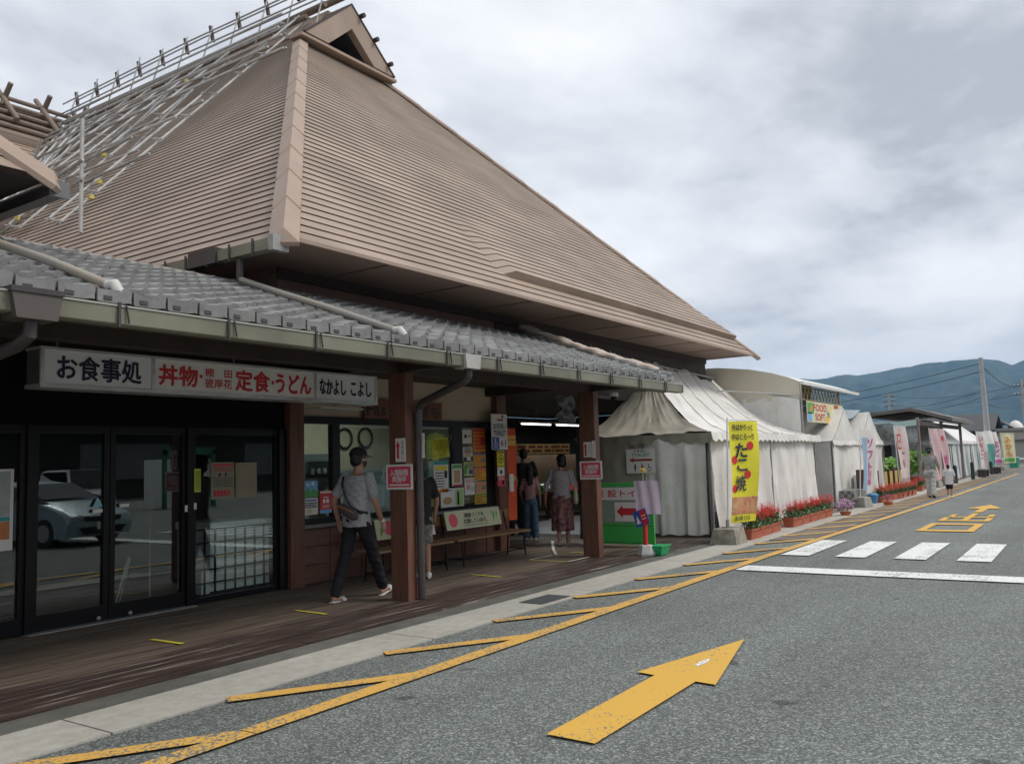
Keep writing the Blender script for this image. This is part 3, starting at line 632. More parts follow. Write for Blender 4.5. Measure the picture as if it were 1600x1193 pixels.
# restaurant entrance: black frames, glass doors, lattice
P('header', MB().box(-1.6, F-0.03, 2.06, 7.55, F+0.1, 2.84), mat('header_black', (0.004, 0.004, 0.004), 0.8, spec=0.2))
def leaf(x0, x1, name='door', zb=0.16):
    fr2 = MB().box(x0, F-0.03, 0.03, x1, F+0.03, 0.03+zb).box(x0, F-0.03, 1.98, x1, F+0.03, 2.06).box(x0, F-0.03, 0.03+zb, x0+0.06, F+0.03, 1.98).box(x1-0.06, F-0.03, 0.03+zb, x1, F+0.03, 1.98)
    d = P(name, fr2, BLACK); mesh_obj('pane', MB().box(x0+0.06, F-0.004, 0.03+zb, x1-0.06, F+0.004, 1.98), GLD, d); return d
leaf(-1.6, 1.2, 'side_window'); leaf(1.2, 2.8, 'side_window'); w1 = leaf(2.8, 4.30, 'side_window'); d1 = leaf(4.36, 5.16, 'door'); d2 = leaf(5.17, 6.1, 'door'); w2 = leaf(6.16, 7.45, 'side_window', 0.06)
P('door_jamb', MB().box(4.295, F-0.06, 0.03, 4.365, F+0.02, 2.06), BLACK); P('door_jamb', MB().box(6.09, F-0.06, 0.03, 6.165, F+0.02, 2.06), BLACK); P('door_jamb', MB().box(7.43, F-0.07, 0.03, 7.55, F+0.08, 2.06), BLACK)
P('threshold', MB().box(4.3, F-0.14, 0.02, 6.17, F+0.05, 0.032), STEEL)
for xk in (5.02, 5.37): P('door_roller', MB().ell((xk, F-0.1, 0.075), 0.022, 0.022, 0.022), STEEL, smooth=True)
def lattice(x0, x1, z0, z1, nx, nz):
    mb = MB()
    for i in range(nx+1):
        xx = x0+(x1-x0)*i/nx; mb.box(xx-0.009, F+0.022, z0, xx+0.009, F+0.04, z1)
    for j in range(nz+1):
        zz_ = z0+(z1-z0)*j/nz; mb.box(x0, F+0.041, zz_-0.008, x1, F+0.055, zz_+0.008)
    P('lattice', mb, BLACK)
lattice(6.24, 7.4, 0.08, 0.86, 8, 5); lattice(2.9, 4.24, 0.08, 0.86, 9, 6)
# interiors: dark dining room behind the doors, pale shop behind the window, market hall
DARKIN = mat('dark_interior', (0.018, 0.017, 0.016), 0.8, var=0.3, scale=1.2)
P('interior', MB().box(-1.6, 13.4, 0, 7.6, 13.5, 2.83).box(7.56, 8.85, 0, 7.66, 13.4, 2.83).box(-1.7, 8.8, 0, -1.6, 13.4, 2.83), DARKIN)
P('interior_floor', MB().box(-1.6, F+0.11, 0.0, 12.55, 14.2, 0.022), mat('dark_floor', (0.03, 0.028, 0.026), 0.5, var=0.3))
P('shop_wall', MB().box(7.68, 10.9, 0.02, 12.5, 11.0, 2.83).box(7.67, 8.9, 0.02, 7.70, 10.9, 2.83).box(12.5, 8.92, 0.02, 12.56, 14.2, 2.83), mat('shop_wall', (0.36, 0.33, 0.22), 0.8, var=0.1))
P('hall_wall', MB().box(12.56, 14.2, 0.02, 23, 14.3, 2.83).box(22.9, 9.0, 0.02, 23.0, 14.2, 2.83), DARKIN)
P('hall_ceiling', MB().box(12.57, 8.95, 2.85, 23, 14.2, 2.88).box(15.31, 8.72, 2.84, 22.3, 9.0, 3.53), mat('hall_ceiling', (0.05, 0.045, 0.04), 0.8))
P('hall_floor', MB().box(12.57, 13.9, 0.0, 23, 14.2, 0.022).box(15.39, 8.75, 0.0, 23, 13.9, 0.021), mat('hall_floor', (0.06, 0.055, 0.05), 0.5, var=0.2))
# ------------------------------------------------------------------ scaffolding on the roof
SK = KX; SN = Vector((-SK, 0, 1)).normalized()
def S(x, y, h=0.0): return Vector((x, y, EZ+(x-EX0)*SK)) + SN*h
sc_ = thing('scaffolding', 'steel tube scaffolding covering the camera-side slope and ridge of the brown roof', 'scaffolding', (RX-1, 20, RZ-1))
WT = mat('white_steel_tube', (0.46, 0.455, 0.44), 0.5, var=0.2, scale=6)
def tube_(name, pts, r=0.028, m=STEEL): return mesh_obj(name, MB().tube(pts, r, 6), m, sc_, smooth=True)
rd = random.Random(8)
# up-slope frames: pairs of tubes joined by short rungs
for k, (yf, x0, x1) in enumerate(((18.9, 9.2, 14.3), (21.2, 10.2, 14.3), (15.5, 8.25, 14.3), (17.75, 8.6, 14.3), (19.95, 9.3, 14.3), (22.3, 11.0, 14.3), (24.4, 12.8, 14.3))):
    mb = MB(); dyv = rd.uniform(-0.05, 0.05)
    for off, hh in ((0, 0.16), (0.16, 0.30)): mb.tube([S(x0, yf+off, hh), S(x1, yf+off+dyv, hh)], 0.028, 6)
    n = int((x1-x0)/0.62)
    for q in range(n+1):
        x = x0+(x1-x0)*q/n
        mb.tube([S(x, yf-0.16, 0.16), S(x, yf+0.30, 0.32)], 0.017, 6)
        c = S(x, yf, 0.18); mb.box(c.x-0.03, c.y-0.035, c.z-0.03, c.x+0.03, c.y+0.035, c.z+0.03)
    mesh_obj('scaffold_frame', mb, WT, sc_)
# long rails running along the slope
for x, y0, y1, h in ((14.0,13.9,26.0,0.3),(13.6,13.5,25.4,0.5),(13.1,13.3,25.0,0.55),(12.65,13.2,24.4,0.2),(12.1,13.9,23.6,0.5),(14.2,13.4,26.0,0.55),(13.8,13.3,25.6,0.42),(13.35,13.0,25.3,0.3),(12.9,13.6,24.8,0.42),(12.4,13.2,24.0,0.28),(11.8,14.2,23.2,0.42),(11.2,15.2,22.6,0.28),(10.5,15.0,21.9,0.40),(9.8,15.3,21.2,0.30)):
    tube_('scaffold_rail', [S(x, max(y0+rd.uniform(-.3,.3), EY+(x-EX0)*1.05+.35), h), S(x+rd.uniform(-.12,.12), y1, h+rd.uniform(-.05,.05))], 0.028, rd.choice((STEEL, WT)))
for x in (9.6, 10.9, 12.2, 13.1):   # timber planks laid between the frames, near the ridge
    pass
# guard rails and posts above the ridge
for dx, dz in ((-0.35, 0.62), (-0.85, 0.30), (-0.62, 0.05), (-1.15, -0.25)):
    tube_('ridge_rail', [Vector((RX+dx, 14.3, RZ+dz-0.05)), Vector((RX+dx, 19.8, RZ+dz+0.05)), Vector((RX+dx, 26.2, RZ+dz))], 0.023)
for k in range(11):
    y = 14.75+1.15*k; ln = rd.uniform(0.22, 0.42)
    tube_('ridge_post', [S(13.9, y, 0.1), Vector((RX-0.35, y, RZ+0.65+ln))], 0.02)
    mb = MB(); mb.bar((RX-0.35,y-0.02,RZ+0.42),(RX-0.35,y+0.1,RZ+0.9), 0.09, 0.06)
    mesh_obj('clamp', mb, DKWOOD, sc_)
for q in range(3):
    mb = MB(); o_ = .25+.55*q
    for oo, hh in ((0, .2), (.2, .34)): mb.tube([S(8.6+q*.3, 18.35+2.1+q*.3-o_+oo-.4, hh), S(14.2, 26.05-o_+oo, hh)], .03, 6)
    mesh_obj('scaffold_frame', mb, WT, sc_)
# toe braces crossing the frames and the lower-left outrigger
for (xa, ya), (xb, yb) in (((12.6,14.6),(11.2,15.9)), ((11.4,15.6),(10.0,16.1)), ((12.2,17.4),(10.7,17.9)), ((10.9,17.2),(9.9,18.2))):
    tube_('brace', [S(xa, ya, 0.5), S(xb, yb, 0.25)], 0.024)
tube_('standard', [S(7.95, 14.4, 0.02), S(7.95, 14.4, 0.02)+Vector((0, 0, 2.05))], 0.035, WT)
tube_('ledger', [S(7.9, 14.3, 0.0)+Vector((0,0,1.35)), Vector((8.0, 19.3, 6.35))], 0.03)
tube_('ledger', [S(7.9, 14.3, 0.0)+Vector((0,0,1.0)), Vector((9.0, 19.6, 6.9))], 0.03)
tube_('ledger', [S(9.3, 14.1, 0.35), S(8.55, 20.0, 0.4)], 0.03)
tube_('ledger', [S(10.2, 16.0, 0.45), S(9.3, 21.5, 0.4)], 0.028)
tube_('brace', [S(9.0, 18.6, 0.2), S(9.9, 18.0, 1.2)], 0.028)
for (x, y) in ((9.0, 15.3), (10.3, 17.4), (8.5, 14.7), (8.75, 17.9), (13.1, 18.5)):
    c = S(x, y, 0.3); mesh_obj('coupler_tag', MB().box(c.x-.04, c.y-.04, c.z-.035, c.x+.04, c.y+.04, c.z+.035), mat('yellow_tag', (0.62, 0.52, 0.12), 0.5), sc_)

# ------------------------------------------------------------------ neighbouring hip roof, near left
NB = thing('annex_roof_building', 'corner of a neighbouring brown hip roof with black gutter at the left edge', 'building', (1.5, 8.2, 0))
AX, AZ = 3.83, 4.17
mb = MB(); courses(mb, lambda s, t: Vector((-8+(AX-t*2.2*0.94+8)*s, 7.5+2.2*t*0.98, AZ+2.2*t)), 16, (0,-1,1)); 
mb.add([(AX,7.5,AZ-0.01),(AX-2.07,9.66,AZ+2.19),(AX-2.07,14,AZ+2.19),(AX,14,AZ-0.01)], [(0,1,2,3)])
mesh_obj('roof', mb, ROOF, NB)
mesh_obj('hip_cap', hipcap((AX,7.5,AZ), (AX-2.05,9.66,AZ+2.2), (0,-1,1), (1,0,1), w=0.17), ROOFTRIM, NB)
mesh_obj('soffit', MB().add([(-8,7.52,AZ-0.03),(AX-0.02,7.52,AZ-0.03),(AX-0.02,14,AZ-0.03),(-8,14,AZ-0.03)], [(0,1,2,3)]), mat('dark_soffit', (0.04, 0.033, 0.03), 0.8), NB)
mesh_obj('wall', MB().box(-8, 8.75, 3.7, 2.9, 9.0, AZ-0.04), BRWALL, NB)
mesh_obj('gutter', MB().box(AX+0.005, 7.44, AZ-0.15, AX+0.13, 14, AZ-0.03), PIPE, NB)
mesh_obj('gutter_end', MB().box(AX-0.02, 7.41, AZ-0.17, AX+0.15, 7.438, AZ-0.02), mat('gutter_end_grey', (0.16, 0.16, 0.16), 0.4), NB)
mesh_obj('downpipe', MB().tube([(3.42,7.62,AZ-0.05),(3.42,7.62,AZ-0.22),(3.2,7.9,AZ-0.34),(2.9,8.3,AZ-0.5)], 0.06, 10), PIPE, NB, smooth=True)

# ------------------------------------------------------------------ signboard under the eaves
SY = 7.5
sg = thing('signboard', 'long chrome framed lightbox sign reading お食事処 above the restaurant doors', 'sign', (5.9, SY+0.12, 2.33))
CHR = mat('chrome_trim', (0.8, 0.8, 0.78), 0.3, metal=0.6, var=0.15, scale=5)
mesh_obj('box', MB().box(3.80, SY+0.012, 2.335, 7.98, SY+0.24, 2.665), mat('sign_box', (0.12, 0.11, 0.095), 0.5), sg)
mesh_obj('frame', MB().box(3.79, SY-0.012, 2.315, 7.99, SY+0.25, 2.350), CHR, sg)
mesh_obj('frame', MB().box(3.79, SY-0.012, 2.652, 7.99, SY+0.25, 2.675), CHR, sg)
for x in (3.79, 4.85, 6.93, 7.955): mesh_obj('frame', MB().box(x, SY-0.014, 2.3505, x+0.035, SY+0.01, 2.6515), CHR, sg)
PG = mat('sign_face_grey', (0.82, 0.83, 0.86), 0.35, var=0.08, scale=2); PG2 = mat('sign_face_warm', (0.88, 0.85, 0.82), 0.35, var=0.08, scale=2)
for x0, x1, m in ((3.826, 4.849, PG), (4.886, 6.929, PG2), (6.966, 7.954, PG)): mesh_obj('panel', MB().box(x0, SY-0.003, 2.351, x1, SY+0.011, 2.651), m, sg)
def sgt(t, x0, x1, z0, z1, m, bold=0.02, line=1.0): lettering(t, ((x0+x1)/2, SY-0.003, (z0+z1)/2), *FY, x1-x0, z1-z0, m, sg, bold=bold, line=line)
NAVY = mat('navy_print', (0.02, 0.02, 0.05), 0.5)
sgt('お食事処', 3.94, 4.74, 2.395, 2.61, NAVY, 0.036)
sgt('丼物', 4.93, 5.36, 2.40, 2.60, RED, 0.042); sgt('・', 5.385, 5.42, 2.49, 2.53, RED); sgt('棚　田', 5.45, 5.78, 2.515, 2.60, RED, 0.02); sgt('彼岸花', 5.45, 5.78, 2.40, 2.495, RED, 0.02)
sgt('定食', 5.83, 6.28, 2.39, 2.61, RED, 0.042); sgt('・', 6.305, 6.34, 2.48, 2.52, RED); sgt('うどん', 6.37, 6.88, 2.395, 2.605, RED, 0.05)
sgt('なかよし', 7.02, 7.44, 2.41, 2.59, INK, 0.045); sgt('こよし', 7.53, 7.88, 2.41, 2.585, INK, 0.045)
for xh in (4.0, 5.9, 7.8): mesh_obj('hanger', MB().tube([(xh, SY+0.12, 2.675), (xh, SY+0.12, 2.84)], 0.012, 6), STEEL, sg)
# small lamp tray hanging under the right end
lt = thing('lamp_tray', 'thin pale lamp tray hanging below the right end of the signboard', 'lamp', (7.6, 7.9, 2.25))
mesh_obj('tray', MB().box(7.25, 7.72, 2.262, 7.98, 8.0, 2.285), mat('tray_white', (0.45, 0.43, 0.38), 0.5), lt)
mesh_obj('hanger', MB().tube([(7.6,7.86,2.285),(7.6,7.86,2.84)], 0.01, 6), STEEL, lt)

# ------------------------------------------------------------------ paper notices
def bars(nx, x0, y0, x1, y1, fill=0.55):
    """printed text lines: small dashes in rows, in unit coordinates of the sheet"""
    rd = random.Random(int(x0*97+y0*31+x1*7)); out = []
    for k in range(nx):
        y = y1-(y1-y0)*(k+0.5)/nx; h = (y1-y0)/nx*fill/2; x = x0
        while x < x1-0.02:
            w = rd.uniform(0.03, 0.14); xe = min(x+w, x1); out.append(rect(x, y-h, xe, y+h)); x = xe+rd.uniform(0.015, 0.04)
    return out
def notice(name, label, cat, c, w, h, base, blocks=(), lines=(), uv=FY, group=None, frame=None):
    o = plate(name, c, *uv, w, h, 0.004, base); tag(o, label, cat, group)
    for polys, m in list(blocks):
        shape('print', [[((a-0.5)*w, (b-0.5)*h) for a, b in p] for p in polys], c, *uv, m, o, off=0.0025)
    for (n, x0, y0, x1, y1, f), m in list(lines):
        shape('print', [[((a-0.5)*w, (b-0.5)*h) for a, b in p] for p in bars(n, x0, y0, x1, y1, f)], c, *uv, m, o, off=0.005)
    return o
FZ = F-0.034
LIME = mat('lime_paper', (0.55, 0.68, 0.06), 0.6); TEAL = mat('teal_print', (0.05, 0.35, 0.36), 0.5); SKY = mat('sky_print', (0.18, 0.42, 0.75), 0.5); TAN = mat('tan_print', (0.55, 0.35, 0.18), 0.5)
notice('notice', 'cream notice with red heading, left of the pair on the dark restaurant glass', 'notice', (6.615, FZ+0.03, 1.43), 0.33, 0.44, OLDPAPER, [([rect(.06,.9,.94,.95)], RED), ([disc(.35,.66,.05,10), disc(.62,.66,.05,10)], INK)], [((3,.08,.74,.92,.88,.4), RED), ((5,.08,.32,.92,.60,.35), INK), ((1,.1,.06,.8,.26,.75), RED)])
notice('notice', 'cream menu sheet with brown vertical writing, right of the pair on the dark restaurant glass', 'notice', (6.96, FZ+0.03, 1.425), 0.32, 0.43, OLDPAPER, [([rect(.1+.13*k,.55,.14+.13*k,.95) for k in range(6)], TAN), ([rect(.1+.13*k,.1,.13+.13*k,.4) for k in range(6)], TAN)])
notice('notice', 'narrow lime green notice on the jamb beside the restaurant glass', 'notice', (6.22, F-0.062, 1.445), 0.085, 0.27, LIME, [], [((9,.15,.08,.85,.92,.4), INK)])
for xx, zz_, lb in ((5.03, 1.17, 'small white sticker under the blue triangle on the sliding door'), (5.33, 1.21, 'small white sticker on the right sliding door edge'), (6.07, 1.13, 'tiny white sensor label on the right edge of the sliding door'), (6.19, 1.15, 'tiny white label on the jamb below the lime notice')):
    tag(MB and plate('sticker', (xx, F-0.034 if xx < 6 else F-0.064, zz_), *FY, 0.11 if xx < 6 else 0.035, 0.035 if xx < 6 else 0.075, 0.002, PAPER), lb, 'sticker')
tr = tag(shape('warning_sticker', [[(-.055,-.045),(.055,-.045),(0,.055)]], (5.03, F-0.034, 1.26), *FY, mat('pale_blue_sticker', (0.25, 0.55, 0.62), 0.5), None, off=0), 'pale blue triangular sticker on the sliding glass door', 'sticker')
pl_ = notice('poster', 'tall poster of a mountain view and red food photos at the left edge window', 'poster', (3.87, F-0.034, 1.24), 0.62, 0.78, PAPER, [([rect(.03,.42,.95,.97)], mat('poster_grey', (0.32, 0.37, 0.36), 0.6, col2=(0.5,0.53,0.5), scale=5)), ([rect(.03,.36,.95,.415)], TEAL), ([rect(.03,.14,.95,.355)], mat('poster_food', (0.55, 0.06, 0.03), 0.5, col2=(0.6,0.35,0.1), scale=14))], [((2,.05,.03,.6,.12,.5), INK)])
# shop window posters
z0 = F-0.052
notice('poster', 'blue sky and green field poster, upper left in the shop window', 'poster', (7.965, z0, 1.27), 0.25, 0.215, SKY, [([rect(0,0,1,.35)], GREENP), ([[(.1,.35),(.3,.6),(.5,.35)],[(.5,.35),(.7,.52),(.92,.35)]], GREENP), ([disc(.3,.75,.1), disc(.65,.82,.12)], PAPER)])
notice('poster', 'white price poster with black writing under the blue sky poster in the shop window', 'poster', (7.965, z0, 1.04), 0.25, 0.22, PAPER, [([disc(.4,.22,.16)], mat('pale_yellow', (.7,.62,.3), .6)), ([rect(.1,.82,.9,.9)], BLUE)], [((3,.08,.4,.92,.76,.6), INK)])
notice('poster', 'small red poster with blue lower edge in the shop window', 'poster', (8.235, z0, 1.085), 0.22, 0.30, RED, [([rect(0,0,1,.16)], SKY), ([rect(.25,.45,.45,.62), rect(.52,.45,.75,.62), rect(.3,.68,.7,.73)], PAPER), ([rect(.05,.9,.95,.97)], PAPER)], [((2,.2,.22,.8,.38,.5), PAPER)])
PSTR = [((10.72,1.345),.36,.50,PAPER,[([rect(0,.88,1,1)],TEAL),([rect(.05,.0,1,.09)],ORANGE),([rect(.1,.7,.9,.84)],YELLOW),([rect(.72,.45,.92,.68)],INK)],[((6,.08,.14,.7,.66,.4),INK)],'tall teal and white event poster in the shop window'),
 ((11.13,1.36),.27,.36,PAPER,[([rect(.05,.8,.95,.96)],GREENP),([rect(.2,.15,.8,.72)],TAN),([rect(.1,.0,.95,.08)],PINKRED)],[],'white poster with a brown drink photo in the shop window'),
 ((11.0,1.00),.60,.30,PAPER,[([rect(.62,.05,.97,.95)],mat('pale_green',(.4,.6,.25),.6)),([disc(.28,.35,.2,12)],TAN),([rect(.7,.1,.78,.8)],GREENP),([rect(.05,.85,.5,.92)],SKY)],[],'wide food poster with green right half low in the shop window'),
 ((11.43,1.99),.25,.23,PAPER,[([disc(.3,.5,.15,10)],INK),([rect(.55,.45,.85,.6)],TAN)],[],'grey and white poster at the top right of the shop window'),
 ((11.44,1.70),.25,.22,PAPER,[([rect(0,0,.35,.25),rect(.8,.0,1,.3)],INK),([rect(.15,.3,.85,.8)],mat('pale_orange',(.7,.5,.3),.6))],[((3,.1,.55,.9,.95,.5),INK)],'white cartoon style poster second from the top in the shop window'),
 ((11.45,1.45),.25,.22,mat('pale_yellow',(.7,.62,.3),.6),[([rect(0,.1,.3,.8)],GREENP),([rect(.5,.1,.95,.45)],BLUE)],[((3,.2,.5,.95,.95,.5),INK)],'pale yellow poster with green edge third from the top in the shop window'),
 ((11.48,1.16),.30,.28,PAPER,[([disc(.3,.45,.18,12)],mat('pale_pink',(.7,.35,.3),.6)),([rect(.5,.2,.95,.5)],mat('pale_teal',(.45,.6,.6),.6))],[((2,.1,.7,.9,.95,.5),PINKRED)],'white and pink poster fourth from the top in the shop window')]
for (x, z), w, h, b, bl, ln, lb in PSTR: notice('poster', lb, 'poster', (x, z0, z), w, h, b, bl, ln)
YO = mat('amber_print', (0.75, 0.42, 0.04), 0.5)
for k, (zc, hh, b) in enumerate(((1.93,.40,ORANGE),(1.60,.22,YO),(1.36,.22,YO),(1.13,.20,mat('pale_orange',(.7,.5,.3),.6)),(0.94,.17,YO))):
    notice('menu_strip', ('orange food menu sheet at the top of the strip', 'orange menu sheet with blue top, second in the strip', 'amber menu sheet with purple band, middle of the strip', 'pale orange menu sheet, fourth in the strip', 'amber menu sheet with green top, lowest of the strip')[k]+' by the dark post', 'menu', (11.77, z0, zc), 0.33, hh, b,
        [([rect(0,.86,1,.97)], (RED, BLUE, PINKRED, TAN, GREENP)[k]), ([rect(.6,.3,.95,.6)], (RED, TEAL, YELLOW, GREENP, YELLOW)[k])], [((5,.06,.08,.94,.82,.42), (RED, RED, RED, RED, INK)[k])], group='menu sheets in a column on the window')
# crumpled yellow paper fan taped inside the glass
mb = MB()
for k in range(9):
    a = R(58+9*k); a2 = R(62+9*k); c = Vector((10.78, F-0.06, 1.58)); l1, l2 = .50-.02*(k % 3), .48
    mb.add([c, c+Vector((math.cos(a)*l1*.8, -.01, math.sin(a)*l1)), c+Vector((math.cos(a2)*l2*.8, -.03, math.sin(a2)*l2))], [(0,1,2)])
mb.add([(10.5,F-.055,1.62),(10.95,F-.055,1.66),(10.9,F-.058,1.97),(10.52,F-.058,1.93)], [(0,1,2,3)])
tag(mesh_obj('paper_decoration', mb, mat('yellow_paper', (0.62, 0.60, 0.06), 0.6, var=0.25, scale=12), None, normals=False), 'crumpled yellow paper decoration high in the shop window', 'decoration')
# shop name board
sb = thing('shop_name_board', 'reddish wooden board with Fas and ぽち lettering on the cream wall above the window', 'sign', (9.8, F-0.1, 2.2))
mesh_obj('board', MB().box(8.98, F-0.08, 2.235, 10.74, F-0.03, 2.52), mat('red_wood_board', (0.16, 0.055, 0.035), 0.6, col2=(0.22, 0.09, 0.055), scale=4, stretch=(0.4,1,3)), sb)
lettering('Fas', (9.22, F-0.08, 2.37), *FY, 0.40, 0.17, INK, sb, bold=0.04); lettering('ぽち', (10.42, F-0.08, 2.37), *FY, 0.50, 0.19, INK, sb, bold=0.03)
# red admission notices and small signs on the posts
def red_notice(x, y, z, label):
    o = plate('admission_notice', (x, y, z), *FX, 0.40, 0.285, 0.004, PAPER); tag(o, label, 'sign')
    shape('red_field', [rect(-.172,-.118,.172,.118)], (x, y, z), *FX, PINKRED, o, off=0.002)
    lettering('入場制限', (x, y, z+.048), *FX, 0.27, 0.075, PAPER, o, bold=0.03, off=0.0035); lettering('実施中', (x, y, z-.025), *FX, 0.21, 0.07, PAPER, o, bold=0.03, off=0.0035)
    shape('small_print', [rect(-.15,-.1,.15,-.082)], (x, y, z), *FX, PAPER, o, off=0.0035)
red_notice(7.40, 6.62, 1.415, 'red notice 入場制限 実施中 on the near post beside the walking man')
red_notice(11.925, 6.64, 1.375, 'red notice 入場制限 実施中 on the far post beside the tent')
def arrow_notice(x, y, z, label, w=0.15, h=0.27, text='お手洗い'):
    o = plate('arrow_notice', (x, y, z), *FX, w, h, 0.004, PAPER); tag(o, label, 'sign')
    shape('red_arrow', [[(-.052,-.1),(-.018,-.1),(-.018,.04),(-.052,.04)],[(-.068,.04),(-.002,.04),(-.035,.105)]], (x, y, z), *FX, RED, o, off=0.002)
    lettering('\n'.join(text), (x, y-.035, z), *FX, 0.04, h*0.8, INK, o, off=0.002)
arrow_notice(7.405, 6.60, 1.72, 'narrow white notice with red up arrow above the red notice on the near post')
arrow_notice(11.93, 6.69, 1.70, 'narrow white notice with red up arrow above the red notice on the far post', 0.14, 0.24)
o = plate('pipe_notice', (7.60, 6.44, 1.765), *FX, 0.075, 0.285, 0.003, PAPER); tag(o, 'narrow white vertical notice tied to the dark downpipe', 'sign'); lettering('仮\n設\nト\nイ\nレ', (7.60, 6.44, 1.765), *FX, 0.04, 0.23, PINKRED, o, off=0.002)
o = plate('post_notice', (11.94, 6.585, 1.70), *FX, 0.06, 0.27, 0.003, PAPER); tag(o, 'narrow white vertical notice at the right edge of the far post', 'sign'); lettering('お\n知\nら\nせ', (11.94, 6.585, 1.70), *FX, 0.03, 0.2, PINKRED, o, off=0.002)
# ------------------------------------------------------------------ toilet signs and icons
def person_icon(cx, cy, s, skirt):
    body = [(cx-.22*s,cy+.2*s),(cx+.22*s,cy+.2*s),(cx+(.36 if skirt else .16)*s,cy-.45*s),(cx+.1*s,cy-.45*s),(cx+.08*s,cy-.9*s),(cx-.08*s,cy-.9*s),(cx-.1*s,cy-.45*s),(cx-(.36 if skirt else .16)*s,cy-.45*s)]
    return [body, disc(cx, cy+.42*s, .17*s, 10)]
def wheelchair_icon(cx, cy, s):
    out = [disc(cx-.1*s, cy+.75*s, .14*s, 10), [(cx-.18*s,cy+.6*s),(cx-.02*s,cy+.6*s),(cx+.02*s,cy),(cx-.14*s,cy)], [(cx-.12*s,cy+.1*s),(cx+.42*s,cy+.1*s),(cx+.42*s,cy-.04*s),(cx-.12*s,cy-.04*s)], [(cx+.30*s,cy),(cx+.42*s,cy),(cx+.62*s,cy-.55*s),(cx+.48*s,cy-.6*s)]]
    n = 14
    for k in range(n):
        a, b = math.pi*(0.55+1.25*k/n), math.pi*(0.55+1.25*(k+1)/n); r1, r2 = .5*s, .38*s
        out.append([(cx+r1*math.cos(a),cy-.3*s+r1*math.sin(a)),(cx+r1*math.cos(b),cy-.3*s+r1*math.sin(b)),(cx+r2*math.cos(b),cy-.3*s+r2*math.sin(b)),(cx+r2*math.cos(a),cy-.3*s+r2*math.sin(a))])
    return out
ts = thing('toilet_sign', 'white TOILET sign with bent red arrow and blue icon strip on the dark post', 'sign', (12.0, 8.5, 1.7))
c = (12.10, 8.5, 2.17)
DR = mat('dark_red_print', (0.38, 0.05, 0.04), 0.5)
mesh_obj('board', MB().box(11.87, 8.502, 1.98, 12.33, 8.52, 2.37), PAPER, ts)
shape('arrow', [rect(-.08,.085,.10,.115), rect(.075,.115,.105,.15), [(.04,.15),(.14,.15),(.09,.19)]], c, *FY, DR, ts)
lettering('お手洗い', (12.10, 8.5, 2.16), *FY, 0.38, 0.10, INK, ts, bold=0.02); lettering('TOILET', (12.10, 8.5, 2.04), *FY, 0.37, 0.085, INK, ts, bold=0.03)
mesh_obj('icon_board', MB().box(11.87, 8.502, 1.76, 12.33, 8.52, 1.975), PAPER, ts)
c = (12.10, 8.5, 1.868)
shape('blue_field', [rect(-.225,-.1,-.02,.1)], c, *FY, BLUE, ts, off=0.002); shape('icon', wheelchair_icon(-.13, .0, .09), c, *FY, PAPER, ts, off=0.0045)
shape('icon', person_icon(.055, .01, .09, True), c, *FY, DR, ts, off=0.003); shape('icon', person_icon(.165, .01, .09, False), c, *FY, BLUE, ts, off=0.003)
mesh_obj('bracket', MB().box(12.15, 8.52, 1.9, 12.25, 8.62, 2.1), DKWOOD, ts)
o = tag(plate('direction_sign', (12.18, 8.55, 1.60), *FY, 0.21, 0.28, 0.01, YELLOW), 'yellow sign with black circle and arrow below the toilet sign', 'sign')
n = 18; ring = []
for k in range(n):
    a, b = 2*math.pi*k/n, 2*math.pi*(k+1)/n; ring.append([(.075*math.cos(a),.075*math.sin(a)),(.075*math.cos(b),.075*math.sin(b)),(.06*math.cos(b),.06*math.sin(b)),(.06*math.cos(a),.06*math.sin(a))])
shape('ring', ring+[[(-.035,-.04),(.04,0),(-.035,.04),(-.015,0)], rect(-.085,.1,-.03,.125), rect(-.02,.1,.03,.125), rect(.04,.1,.085,.125), rect(-.08,-.125,.08,-.115)], (12.18, 8.55, 1.60), *FY, INK, o)
notice('notice', 'small white over red notice under the yellow circle sign on the post', 'notice', (12.19, 8.56, 1.295), 0.21, 0.32, PAPER, [([rect(0,0,1,.55)], PINKRED), ([rect(.35,.65,.65,.85)], INK), ([rect(.6,.08,.85,.3)], PAPER)], [((2,.1,.32,.9,.5,.5), PAPER)])
# orange vertical banner beside the entrance
ob = thing('orange_banner', 'tall orange vertical banner hanging beside the hall entrance', 'banner', (12.67, 8.7, 0.5))
mesh_obj('cloth', MB().grid(lambda u, v: (12.52+.28*u, 8.66+.012*math.sin(u*9+v*3), 0.52+1.62*v), 8, 12), mat('orange_cloth', (0.72, 0.10, 0.025), 0.7, var=0.08), ob, normals=False)
shape('print', [rect(-.14,.5,.14,.6), rect(-.13,.62,.13,.68), rect(-.14,-.05,.1,-.12)], (12.66, 8.645, 1.33), *FY, YO, ob)
o2 = mesh_obj('card', MB().box(12.53, 8.62, 1.02, 12.66, 8.63, 1.33), PAPER, ob)

